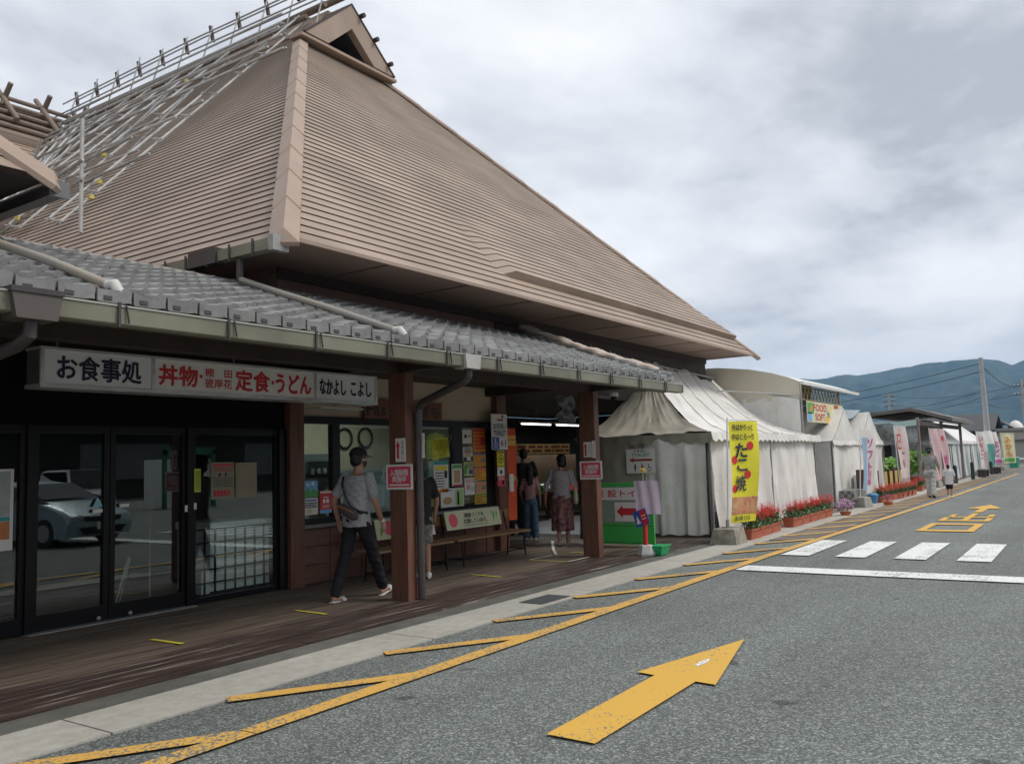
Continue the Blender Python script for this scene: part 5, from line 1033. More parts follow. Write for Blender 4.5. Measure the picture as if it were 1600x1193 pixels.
# long white tent with striped curtains
T4 = thing('long_tent', 'long white tent with pale blue striped curtains beyond the timber kiosk', 'tent', (53, 7.3, .02))
x0, x1, y0, y1, ze, zr = 44.5, 61.0, 5.85, 9.2, 1.86, 2.95
ym_ = (y0+y1)/2-.5
mesh_obj('roof', MB().add([(x0,y0,ze),(x1,y0,ze),(x1,y1,ze),(x0,y1,ze),(x0+1.6,ym_,zr),(x1-1.6,ym_,zr)], [(0,1,5,4),(1,2,5),(2,3,4,5),(3,0,4)]), mat('tent_white', (0.72, 0.71, 0.69), 0.65, var=.06, scale=1), T4)
valance('valance', [(x0, y1), (x0, y0), (x1, y0)], ze+.03, .2, mat('tent_white', (0.72, 0.71, 0.69), 0.65), T4, sc=.55)
STR = mat('striped_curtain', (0.45, 0.52, 0.53), 0.7); STR2 = mat('striped_curtain_white', (0.60, 0.61, 0.59), 0.7)
for k in range(16):
    a = x0+.05+(x1-x0-.1)*k/16; b = x0+.05+(x1-x0-.1)*(k+1)/16; curtain('curtain', (a, y0+.05), (b, y0+.05), .04, ze, STR if k % 2 else STR2, T4, k+40, 2, .03, 10, 4)
for k in range(5):
    a = y1-(y1-y0)*k/5; b = y1-(y1-y0)*(k+1)/5; curtain('curtain', (x0+.05, a), (x0+.05, b), .04, ze, STR if k % 2 else STR2, T4, k+60, 2, .03, 8, 4, out=(-1,0,0))
for x in (x0, 50, 55.5, x1): mesh_obj('pole', MB().tube([(x,y0,.02),(x,y0,ze)], .03, 6), STEEL, T4)

# timber kiosk with dark gabled roof
KI = thing('timber_kiosk', 'dark timber kiosk with low gabled roof and clear vinyl sides beyond the booths', 'kiosk', (41, 7, .02))
kp = [(8.7, 3.22), (6.75, 3.38), (5.15, 2.86)]
mesh_obj('roof', MB().loft([[(X, y, z) for y, z in kp]+[(X, y, z-.16) for y, z in reversed(kp)] for X in (41.5, 49.5)]), mat('kiosk_roof', (0.12, 0.11, 0.10), 0.7, col2=(0.2, 0.18, 0.16), scale=3), KI)
mesh_obj('soffit', MB().add([(41.6,8.5,3.0),(41.6,6.7,3.16),(41.6,5.3,2.68),(49.4,5.3,2.68),(49.4,6.7,3.16),(49.4,8.5,3.0)], [(0,1,4,5),(1,2,3,4)]), DKWOOD, KI)
for x in (36.2, 42.3, 48.6):
    for y in (5.7, 8.2): mesh_obj('post', MB().box(x-.06,y-.06,.02,x+.06,y+.06,2.75), mat('grey_wood', (0.25, 0.22, 0.2), 0.8, var=0.2), KI)
mesh_obj('beam', MB().box(36.2, 5.66, 2.45, 48.6, 5.78, 2.62), DKWOOD, KI); mesh_obj('beam', MB().box(36.2, 8.1, 2.45, 48.6, 8.22, 2.62), DKWOOD, KI)
mesh_obj('vinyl', MB().grid(lambda u, v: (36.0+.1*math.sin(u*12+v*4), 8.7-3.0*u, 1.75+.85*v+.05*math.sin(u*9)), 14, 6), mat('clear_vinyl', (0.20, 0.22, 0.22), 0.15, var=.4, scale=5), KI, smooth=True, normals=False)
mesh_obj('vinyl_edge', MB().grid(lambda u, v: (35.97, 8.7-3.0*u, 2.42+.22*v+.03*math.sin(u*14)), 14, 2), mat('pale_teal', (.45,.6,.6), .6), KI, normals=False)
mesh_obj('dark_wall', MB().box(36.4, 8.25, .02, 48.6, 8.35, 2.6).box(36.3, 7.2, .02, 36.4, 8.25, 1.7), mat('kiosk_dark', (0.025, 0.018, 0.016), 0.8), KI)

# ------------------------------------------------------------------ vertical banners (nobori)
def nobori(x, y, z0, z1, w, cloth, label, prints, lean=0.0, ang=0.0, base=True, group=None, amp=.03):
    t = thing('nobori_banner', label, 'banner', (x, y, .02), ang, group)
    M = t.matrix_basis
    def L(px, pz, off=0.0):
        t_ = (pz-z0)/(z1-z0); return M @ Vector((px+lean*t_, off-amp*math.sin(px*6+pz*2.4)-.05*math.sin(3*t_), pz-.02))
    mesh_obj('pole', MB().tube([L(-.02, .05), L(-.02, z1+.06)], .014, 6).tube([L(-.02, z1+.03), L(w+.02, z1+.01)], .010, 6), WHITE, t, smooth=True)
    mesh_obj('cloth', MB().grid(lambda u, v: L(w*u, z0+(z1-z0)*v), 10, 30), cloth, t, smooth=True, normals=False)
    for k, (kind, d, m) in enumerate(prints):
        if kind == 'text':
            body, cx, cz, ww, hh, *b = d; me = text_mesh(body, ww, hh, b[0] if b else .02)
            for v in me.vertices: p = L(cx+v.co.x, cz+v.co.y, -.012-.0015*k-v.co.z); v.co = p
            mesh_obj('lettering', me, m, t)
        else:
            mb = MB()
            for poly in d:
                if len(poly) == 4 and kind == 'band':
                    x0_, z0_, x1_, z1_ = poly; mb.grid(lambda u, v: L(x0_+(x1_-x0_)*u, z0_+(z1_-z0_)*v, -.005-.0015*k), 6, 6)
                else: mb.add([L(a, b, -.006-.0015*k) for a, b in poly], [tuple(range(len(poly)))])
            mesh_obj('print', mb, m, t, normals=False)
    if base:
        mesh_obj('weight', MB().loft([[M @ Vector((-.02+a*sx, b*sy, z)) for sx, sy in ((-1,-1),(1,-1),(1,1),(-1,1))] for a, b, z in ((.2,.2,0),(.17,.17,.25),(.12,.12,.27))]), mat('grey_concrete', (0.32, 0.31, 0.28), 0.9, var=.2, scale=8, bump=.3), t)
    return t
YC = mat('nobori_yellow', (0.72, 0.66, 0.035), 0.7, var=.05)
# the big yellow one stands on its mossy block
nob = nobori(14.62, 5.42, .36, 2.14, .68, YC, 'large yellow banner reading たこ焼 with red octopus balls, beside the tent corner', [
    ('band', [(.0, .50, .68, .80)], mat('photo_food', (0.45, 0.13, 0.06), 0.5, col2=(0.62, 0.40, 0.22), scale=9)),
    ('poly', [disc(.46, 1.70, .075, 14), disc(.10, 1.45, .075, 14), disc(.42, 1.19, .075, 14), disc(.08, .95, .07, 14)], RED),
    ('text', ('外はかりっと', .30, 2.03, .46, .115, .03), NAVY), ('text', ('中はとろ〜り', .30, 1.86, .48, .115, .03), NAVY),
    ('text', ('た', .26, 1.62, .26, .24, .05), NAVY), ('text', ('こ', .28, 1.36, .24, .20, .05), NAVY), ('text', ('焼', .24, 1.04, .28, .27, .02), NAVY),
    ('text', ('道の駅うきは', .29, .435, .44, .085, .02), NAVY)], lean=.12, ang=R(-24), base=False)
PKC = mat('pink_cloth', (0.62, 0.42, 0.43), 0.7, var=.08); WHC = mat('white_cloth', (0.68, 0.66, 0.63), 0.7, var=.04); MAG = mat('magenta_print', (0.62, 0.08, 0.32), 0.5); BLC = mat('sky_cloth', (0.28, 0.42, 0.58), 0.7)
nobori(24.95, 5.45, .45, 2.1, .62, WHC, 'white and pale blue banner with magenta letters in front of the white booths', [('band', [(0, .45, .24, 1.9)], BLC), ('text', ('ソ\nフ\nト', .36, 1.42, .2, .9, .03), MAG), ('text', ('巨\n峰', .38, .78, .2, .38, .02), MAG)], lean=.2, ang=R(-18), group='vertical banners along the pavement')
nobori(30.6, 5.45, .25, 2.28, .60, mat('pale_pink_cloth', (0.66, 0.55, 0.53), 0.7, var=.12, scale=3), 'pale pink banner with red block letters beside the salvia planters', [('band', [(.05, 1.55, .24, 2.05)], RED), ('text', ('新\n鮮', .145, 1.8, .15, .4, .02), PAPER), ('text', ('ー\nも', .30, 1.2, .12, .5, .02), DR), ('band', [(.05, .3, .55, .6)], mat('photo_grey', (0.25, 0.25, 0.27), .6, col2=(.5,.5,.5), scale=8))], lean=-.12, ang=R(-20), group='vertical banners along the pavement')
nobori(37.6, 5.4, .3, 2.3, .62, PKC, 'plain pink banner leaning behind the hat of the far woman', [('text', ('桃', .3, .95, .25, .3, .02), MAG)], lean=-.25, ang=R(-15), group='vertical banners along the pavement')
nobori(39.1, 5.3, .25, 2.3, .62, PKC, 'pink banner with a magenta character, right neighbour of the plain pink one', [('text', ('桃', .36, 1.05, .36, .4, .02), MAG), ('text', ('桃', .3, 1.95, .2, .2, .02), RED)], lean=-.35, ang=R(-15), group='vertical banners along the pavement')
nobori(52.2, 5.3, .15, 2.35, .75, WHC, 'white banner with red writing at the far end of the long tent', [('text', ('い\nち\nご', .28, 1.6, .3, 1.0, .04), PINKRED), ('band', [(.45, .2, .73, 1.3)], PKC), ('text', ('ー', .2, .95, .3, .05), GREENP)], lean=-.1, ang=R(-25), group='vertical banners along the pavement')
nobori(57.2, 5.4, .3, 2.45, .75, mat('teal_cloth', (0.10, 0.34, 0.29), 0.7), 'teal green banner at the foot of the utility pole', [('band', [(0, 1.7, .75, 2.45)], PAPER)], lean=-.1, ang=R(-25), group='vertical banners along the pavement')
nobori(59.6, 5.3, .55, 2.4, .8, WHC, 'white banner with magenta letters between the teal and the yellow banner', [('text', ('ぶ\nど', .42, 1.4, .5, .9, .05), MAG), ('band', [(.0, .55, .8, .75)], MAG)], lean=-.25, ang=R(-25), group='vertical banners along the pavement')
nobori(63.3, 5.1, .45, 2.35, 1.25, mat('pale_yellow_cloth', (0.62, 0.60, 0.36), 0.7), 'pale yellow banner with orange characters, farthest of the row', [('text', ('み\nか\nん', .6, 1.5, .6, 1.2, .05), ORANGE), ('band', [(.1, .55, 1.1, .75)], GREENP)], ang=R(-30), group='vertical banners along the pavement')

# ------------------------------------------------------------------ planters of red salvia, potted plants
TERRA = mat('terracotta_plastic', (0.48, 0.13, 0.065), 0.6, var=.08, dirt=.15)
LEAF = mat('leaf_green', (0.03, 0.085, 0.018), 0.6, col2=(0.075, 0.16, 0.035), scale=14); LEAFB = mat('leaf_bright', (0.10, 0.24, 0.03), 0.6, col2=(0.2, 0.38, 0.06), scale=10)
SALV = mat('salvia_red', (0.52, 0.012, 0.012), 0.6, col2=(0.75, 0.045, 0.03), scale=20); SALO = mat('salvia_orange', (0.62, 0.06, 0.03), 0.6, col2=(0.72, 0.16, 0.08), scale=20)
def leafcloud(rd, n, cx, cy, cz, rx, ry, rz, s):
    mb = MB()
    for _ in range(n):
        a, e, r = rd.uniform(0, 6.283), rd.uniform(-1.2, 1.5), rd.random()**.45
        p = Vector((cx+rx*r*math.cos(a)*math.cos(e), cy+ry*r*math.sin(a)*math.cos(e), cz+rz*r*math.sin(e)))
        d = Vector((rd.gauss(0,1), rd.gauss(0,1), rd.gauss(.2,.8))).normalized(); u = d.orthogonal().normalized(); l = s*rd.uniform(.6, 1.3)
        mb.add([p, p+d*l*.5+u*l*.28, p+d*l, p+d*l*.5-u*l*.28], [(0,1,2,3)])
    return mb
def planter_proto(seed, flower, label, dens=1.0):
    rd = random.Random(seed); t = thing('planter', label, 'planter', (0,0,0)); L_, W_ = .62, .24
    def ringr(a, b, z): return [(sx*a, sy*b, z) for sx, sy in ((-1,-1),(1,-1),(1,1),(-1,1))]
    mesh_obj('box', MB().loft([ringr(L_/2-.04, W_/2-.03, 0), ringr(L_/2-.015, W_/2-.005, .155), ringr(L_/2, W_/2+.012, .16), ringr(L_/2, W_/2+.012, .19), ringr(L_/2-.02, W_/2-.008, .19), ringr(L_/2-.02, W_/2-.008, .15)]), TERRA, t)
    mesh_obj('leaves', leafcloud(rd, int(420*dens), 0, 0, .27, .32, .17, .13, .06), LEAF, t, normals=False)
    mb = MB()
    for _ in range(int(34*dens)):
        x, y = rd.uniform(-.31, .31), rd.uniform(-.15, .15); h = rd.uniform(.38, .56); b = Vector((x, y, .26)); tip = Vector((x*1.15+rd.uniform(-.03,.03), y*1.2+rd.uniform(-.03,.03), h))
        n = 9
        for q in range(n):
            s_ = .35+.65*q/n; p = b.lerp(tip, s_)
            for w in range(5):
                a = rd.uniform(0, 6.28); d = Vector((math.cos(a), math.sin(a), rd.uniform(.1,.7))); l = .040*(1.25-s_*.6); sd = Vector((-d.y, d.x, 0))*.25
                mb.add([p, p+(d+sd)*l*.6, p+d*l, p+(d-sd)*l*.6], [(0,1,2,3)])
    mesh_obj('flowers', mb, flower, t, normals=False)
    return t
protos = [planter_proto(1, SALV, 'x'), planter_proto(2, SALV, 'x', .9), planter_proto(3, SALO, 'x', 1.1)]
used = set()
def place_planter(k, x, y, rz, label, group):
    p = protos[k]
    if k in used: p = copy_tree(p)
    used.add(k); p.location = (x, y, .013); p.rotation_euler = (0, 0, rz); p['label'] = label; p['group'] = group
g1 = 'terracotta planters of red salvia in front of the tent'
rows1 = [(15.55, 5.36, 'terracotta salvia planter partly behind the foot of the yellow banner'), (16.25, 5.40, 'terracotta salvia planter just right of the yellow banner'), (16.95, 5.43, 'red salvia planter with white flowers at the gap before the next run'),
         (18.35, 5.42, 'red salvia planter at the near end of the long run of planters'), (19.05, 5.44, 'red salvia planter, second in the long run'), (19.75, 5.46, 'red salvia planter, third in the long run'), (20.45, 5.47, 'red salvia planter, fourth in the long run'), (21.15, 5.48, 'red salvia planter at the far end of the run next to the pink flowers')]
for i, (x, y, lb) in enumerate(rows1): place_planter(i % 2, x, y, R(random.uniform(-3, 3)), lb, g1)
place_planter(0, 17.65, 5.72, R(4), 'red salvia planter set back behind the gap between the two runs', g1)
g2 = 'planters of orange-red salvia before the yellow fence'
for i in range(7): place_planter(2, 27.2+.72*i, 5.42-.02*i, R(random.uniform(-3, 3)), 'orange-red salvia planter before the yellow fence, '+('nearest', 'second', 'third', 'fourth', 'fifth', 'sixth', 'last')[i]+' in the row', g2)
for i in range(4): place_planter((0, 1, 2, 0)[i], 34.5+2.2*i, 5.5, R(8*i), ('red flower planter behind the legs of the far woman', 'low red planter between the far woman and the child', 'red flower planter right of the child', 'red flower planter beside the dark bollard')[i], 'planters farther along the pavement')
def pot(x, y, label, name='potted_plant', cat='plant', h=.5, r=.3, lm=None, fm=None, n=260, pr_=.14, ph=.22, s=.08, fcount=90):
    t = thing(name, label, cat, (x, y, .013)); rd = random.Random(int(x*10)); lm = lm or LEAF
    mesh_obj('pot', MB().loft([[(x+q*math.cos(a*.5236), y+q*math.sin(a*.5236), z) for a in range(12)] for q, z in ((pr_*.75, .013), (pr_, ph), (pr_*.9, ph), (pr_*.85, ph-.03))]), TERRA, t)
    mesh_obj('leaves', leafcloud(rd, n, x, y, ph+h/2, r, r, h/2, s), lm, t, normals=False)
    if fm: mesh_obj('flowers', leafcloud(rd, fcount, x, y, ph+h*.6, r*1.05, r*1.05, h/2, s*.6), fm, t, normals=False)
PINKF = mat('pink_petal', (0.62, 0.25, 0.55), 0.6, col2=(0.75, 0.45, 0.68), scale=20)
pot(21.75, 5.16, 'low pot of lilac pink flowers at the end of the salvia planters', h=.28, r=.24, fm=PINKF, n=120, ph=.10, s=.06, fcount=420); pot(25.9, 4.98, 'small pot of magenta flowers in front of the orange salvia', h=.2, r=.2, fm=mat('magenta_petal', (0.5, 0.02, 0.15), .6), n=60, ph=.1, s=.05, fcount=200)
for x, lb in ((31.9, 'bright green fern plant above the yellow fence'), (33.4, 'bright leafy plant at the right end of the yellow fence')): pot(x, 6.5, lb, h=.5, r=.45, lm=LEAFB, n=260, ph=.75, pr_=.18, s=.22)
pot(37.2, 6.0, 'large leafy green bush in a pot behind the far woman', h=1.0, r=.65, lm=LEAFB, n=420, ph=.45, pr_=.3, s=.2)
# yellow plank fence, posts, woven bench and odds and ends
yf = thing('plank_fence', 'low yellow plank fence with dark brown posts behind the orange salvia', 'fence', (32, 6.1, .02))
for k in range(7): mesh_obj('plank', MB().box(29.3+.9*k, 6.08, .15, 30.1+.9*k, 6.11, .80), mat('yellow_plank', (0.50, 0.36, 0.10), 0.7, var=.12), yf)
for k in range(8): mesh_obj('post', MB().box(29.16+.9*k, 6.02, .02, 29.27+.9*k, 6.14, .88), mat('brown_post', (0.11, 0.06, 0.045), 0.7), yf)
tag(mesh_obj('timber_post', MB().box(26.1, 5.63, .013, 26.35, 5.83, 1.0), mat('brown_post', (0.11, 0.06, 0.045), 0.7), None), 'stout dark brown timber post at the right end of the woven bench', 'post')
wb = thing('woven_bench', 'low bench with grey checked woven skirt beside the timber post', 'bench', (25.2, 6, .02))
def check_mat():
    m = bpy.data.materials.new('check_weave'); m.use_nodes = True; nt = m.node_tree; c = nt.nodes.new('ShaderNodeTexChecker'); tcn = nt.nodes.new('ShaderNodeTexCoord'); c.inputs['Scale'].default_value = 11
    c.inputs['Color1'].default_value = (.32,.31,.28,1); c.inputs['Color2'].default_value = (.13,.13,.12,1); nt.links.new(tcn.outputs['Object'], c.inputs[0]); nt.links.new(c.outputs[0], nt.nodes['Principled BSDF'].inputs['Base Color']); return m
mesh_obj('cover', MB().box(24.5, 5.55, .22, 25.95, 6.55, .47), check_mat(), wb)
for x, y in ((24.55,5.6),(25.8,5.6),(24.55,6.45),(25.8,6.45)): mesh_obj('leg', MB().box(x,y,.02,x+.1,y+.1,.219), mat('grey_concrete', (0.32, 0.31, 0.28), 0.9), wb)
wo = thing('outdoor_unit', 'white slatted outdoor unit with a blue bag beside the timber post', 'unit', (26.4, 6.0, .02)); mesh_obj('case', MB().box(26.45,5.9,.3,26.9,5.98,.85), WHITE, wo)
for k in range(5): mesh_obj('slat', MB().box(26.47,5.885,.36+.1*k,26.88,5.9,.40+.1*k), INK, wo)
tag(mesh_obj('blue_bin', MB().loft([[(26.75+q*math.cos(a*.785), 5.55+q*math.sin(a*.785), z) for a in range(8)] for q, z in ((.12,.013),(.17,.25),(.1,.3))]), mat('blue_plastic', (0.06, 0.22, 0.42), .5), None), 'small blue plastic tub at the foot of the timber post', 'tub')
# ------------------------------------------------------------------ far background
def upole(x, y, h, r, label, arms, lean=0.0):
    t = thing('utility_pole', label, 'pole', (x, y, .01))
    mesh_obj('pole', MB().tube([(x, y, 0), (x, y+lean, h)], [r, r*.65], 10), mat('pole_concrete', (0.36, 0.36, 0.35), 0.8, var=.1), t, smooth=True)
    for z in arms: mesh_obj('cross_arm', MB().box(x-.05, y-.7, z, x+.05, y+.7, z+.1), PIPE, t)
    for z in arms:
        for q in (-.6, -.3, .3, .6): mesh_obj('insulator', MB().tube([(x, y+q, z+.1), (x, y+q, z+.22)], .04, 6), PAPER, t)
    mesh_obj('conduit', MB().tube([(x-.12, y-.17, 0.2), (x-.1, y-.12+lean, h*.8)], .035, 6), mat('pale_conduit', (0.55, 0.52, 0.5), .6), t); return t
upole(59, 5.45, 6.95, .19, 'tall concrete utility pole beside the row of banners', (), .05)
upole(92, 5.4, 7.7, .17, 'more distant utility pole with crossarm at the right edge', (7.0, 6.2))
upole(112, 20.6, 8.4, .2, 'far utility pole with crossarms above the kiosk roof', (8.0, 7.4, 6.8))
def wire(a, b, sagz, r=.018):
    a, b = Vector(a), Vector(b); return [a.lerp(b, k/16)-Vector((0, 0, sagz*4*(k/16)*(1-k/16))) for k in range(17)]
wr = thing('overhead_wires', 'overhead power lines running from the utility poles across the hills', 'wires', (80, 12, 6))
for a, b, s in (((59,5.5,6.6),(75,34,6.0),.9), ((59,5.5,6.1),(75,34,5.4),.9), ((59,5.4,5.0),(112,20.6,7.0),.6), ((59,5.4,4.6),(112,20.6,6.4),.6), ((92,5.4,7.1),(112,20.6,8.0),.6), ((92,5.4,6.3),(140,30,7.4),.5), ((59,5.5,6.5),(92,5.4,6.9),.5), ((92,5.4,5.4),(59,5.5,4.2),.4), ((75,34,6.0),(80,60,6.2),.5), ((75,34,5.4),(80,60,5.5),.5)):
    mesh_obj('wire', MB().tube(wire(a, b, s), .022, 4, cap=False), mat('wire_black', (0.03, 0.03, 0.035), .6), wr)
def house(x0, x1, y0, y1, ze, zr, label, wallc, roofc, ridge='y', wins=3):
    t = thing('house', label, 'house', ((x0+x1)/2, (y0+y1)/2, 0)); wm = mat('house_wall_%02d' % int(wallc[0]*99), wallc, .85, var=.06, scale=1.5); rm = mat('house_roof_%02d' % int(roofc[0]*999), roofc, .7, var=.12, scale=2)
    mesh_obj('wall', MB().box(x0, y0, 0, x1, y1, ze), wm, t)
    o = .5
    if ridge == 'y': mesh_obj('roof', MB().prism([(x0-o, ze-.05), ((x0+x1)/2, zr), (x1+o, ze-.05), (x1+o, ze-.2), ((x0+x1)/2, zr-.18), (x0-o, ze-.2)], 'y', y0-o, y1+o), rm, t)
    else: mesh_obj('roof', MB().prism([(y0-o, ze-.05), ((y0+y1)/2, zr), (y1+o, ze-.05), (y1+o, ze-.2), ((y0+y1)/2, zr-.18), (y0-o, ze-.2)], 'x', x0-o, x1+o), rm, t)
    for k in range(wins):
        y = y0+(y1-y0)*(k+.5)/wins; w = mesh_obj('window', MB().box(x0-.04, y-.5, 1.0, x0-.002, y+.5, 2.1), mat('window_frame_grey', (.5,.5,.48), .5), t); mesh_obj('pane', MB().box(x0-.06, y-.44, 1.06, x0-.041, y+.44, 2.04), mat('dark_pane', (.05,.06,.07), .15), w)
    return t
house(95, 104, 8.6, 16.5, 3.2, 4.9, 'wide house with dark grey roof beyond the long tent', (.10,.085,.075), (.06,.062,.068), 'y', 3)
house(110, 118, 7.2, 10.5, 3.1, 4.4, 'small house with grey gable roof right of the utility pole', (.3,.27,.22), (.09,.09,.09), 'x', 1)
house(120, 130, 13, 30, 3.4, 5.2, 'brown roofed house far behind the timber kiosk', (.25,.2,.16), (.10,.07,.06), 'y', 4)
hs = thing('beige_building', 'flat beige building with grey shutters at the right edge', 'building', (99, 4, 0))
mesh_obj('wall', MB().box(95, -14, 0, 104, 7.9, 3.0), mat('beige_wall', (.42,.38,.34), .85, var=.05), hs); mesh_obj('roof_band', MB().box(94.7, -14.3, 3.001, 104.3, 8.1, 3.25), mat('roof_band_grey', (.28,.26,.26), .6), hs); mesh_obj('canopy_line', MB().box(94.6, -14, 2.1, 94.99, 7.9, 2.2), mat('roof_band_grey', (.28,.26,.26), .6), hs)
for k in range(6): mesh_obj('shutter', MB().box(94.96, 6.9-2.4*k-1.2, .05, 94.995, 6.9-2.4*k, 1.95), mat('shutter_grey', (.36,.34,.31), .6), hs)
dm = thing('white_dome', 'small white dome behind the beige building', 'dome', (112, 7.4, 3)); mesh_obj('shell', MB().ell((112,7.5,2.9), .9, .9, 1.5, 14, 10), PAPER, dm, smooth=True); mesh_obj('base', MB().box(111.3,6.6,0,112.7,8.4,2.9), WHITE, dm)
gr_ = thing('guard_rail', 'low white guard rail at the end of the road', 'railing', (72, 2, 0))
mesh_obj('rail', MB().box(72, -12, .55, 72.08, 6.6, .68), WHITE, gr_)
for k in range(10): mesh_obj('post', MB().box(72.09, 6.3-2*k, 0, 72.2, 6.42-2*k, .68), WHITE, gr_)
gbn = thing('green_bin', 'green waste bin in front of the guard rail', 'bin', (69.5, 4.9, 0)); mesh_obj('body', MB().loft([[(69.5+q*math.cos(a*.785), 4.95+q*math.sin(a*.785), z) for a in range(8)] for q, z in ((.28,.01),(.34,.7))]), mat('bin_green', (.03,.28,.18), .5), gbn); mesh_obj('lid', MB().tube([(69.5,4.95,.70),(69.5,4.95,.78)], .36, 10), mat('pale_teal', (.45,.6,.6), .6), gbn)
for k, (x, y, lb) in enumerate(((50.5,5.0,'dark low bench in front of the long tent, nearer one'), (56,4.9,'dark low bench in front of the long tent, farther one'))):
    t = thing('low_bench', lb, 'bench', (x, y, .013)); mesh_obj('seat', MB().box(x-.9,y-.2,.36,x+.9,y+.2,.42), mat('grey_wood', (0.25, 0.22, 0.2), 0.8), t)
    for q in (-.8, .7): mesh_obj('leg', MB().box(x+q,y-.18,.013,x+q+.1,y+.18,.359), PIPE, t)
for k, (x, y, h) in enumerate(((41.6, 5.2, .75), (46.4, 5.05, .8), (54.5, 5.0, .7))): 
    t = tag(mesh_obj('bollard', MB().tube([(x,y,.013),(x,y,h),(x,y,h+.05)], [.09,.085,.04], 10), mat('bollard_dark', (.03,.045,.04), .6), None, smooth=True), ('short dark bollard behind the child', 'dark green bollard before the long tent curtains', 'thin dark bollard at the far end of the long tent')[k], 'bollard')
# hedge line and trees in the middle distance
def tree(x, y, h, r, label, seed):
    rd = random.Random(seed); t = thing('tree', label, 'tree', (x, y, 0))
    mesh_obj('trunk', MB().tube([(x,y,0),(x+.1,y,h*.5),(x,y+.1,h*.8)], [.16,.1,.04], 8), mat('bark', (.09,.07,.055), .9), t)
    mb = MB()
    for q in range(7):
        a = rd.uniform(0, 6.28); s = leafcloud(rd, 90, x+r*.55*math.cos(a), y+r*.55*math.sin(a), h*rd.uniform(.5, .85), r*.6, r*.6, r*.5, .28); mb.add(s.v, s.f)
    mesh_obj('crown', mb, mat('tree_leaf', (.035,.07,.025), .7, col2=(.08,.13,.04), scale=2), t, normals=False)
tree(112, 4.2, 4.6, 1.7, 'dark green tree behind the beige building at the right edge', 5); tree(86, 12.5, 3.9, 1.7, 'round tree between the long tent and the dark roofed house', 6); tree(104, 22, 4.2, 2.0, 'bushy tree above the kiosk roof line', 7)

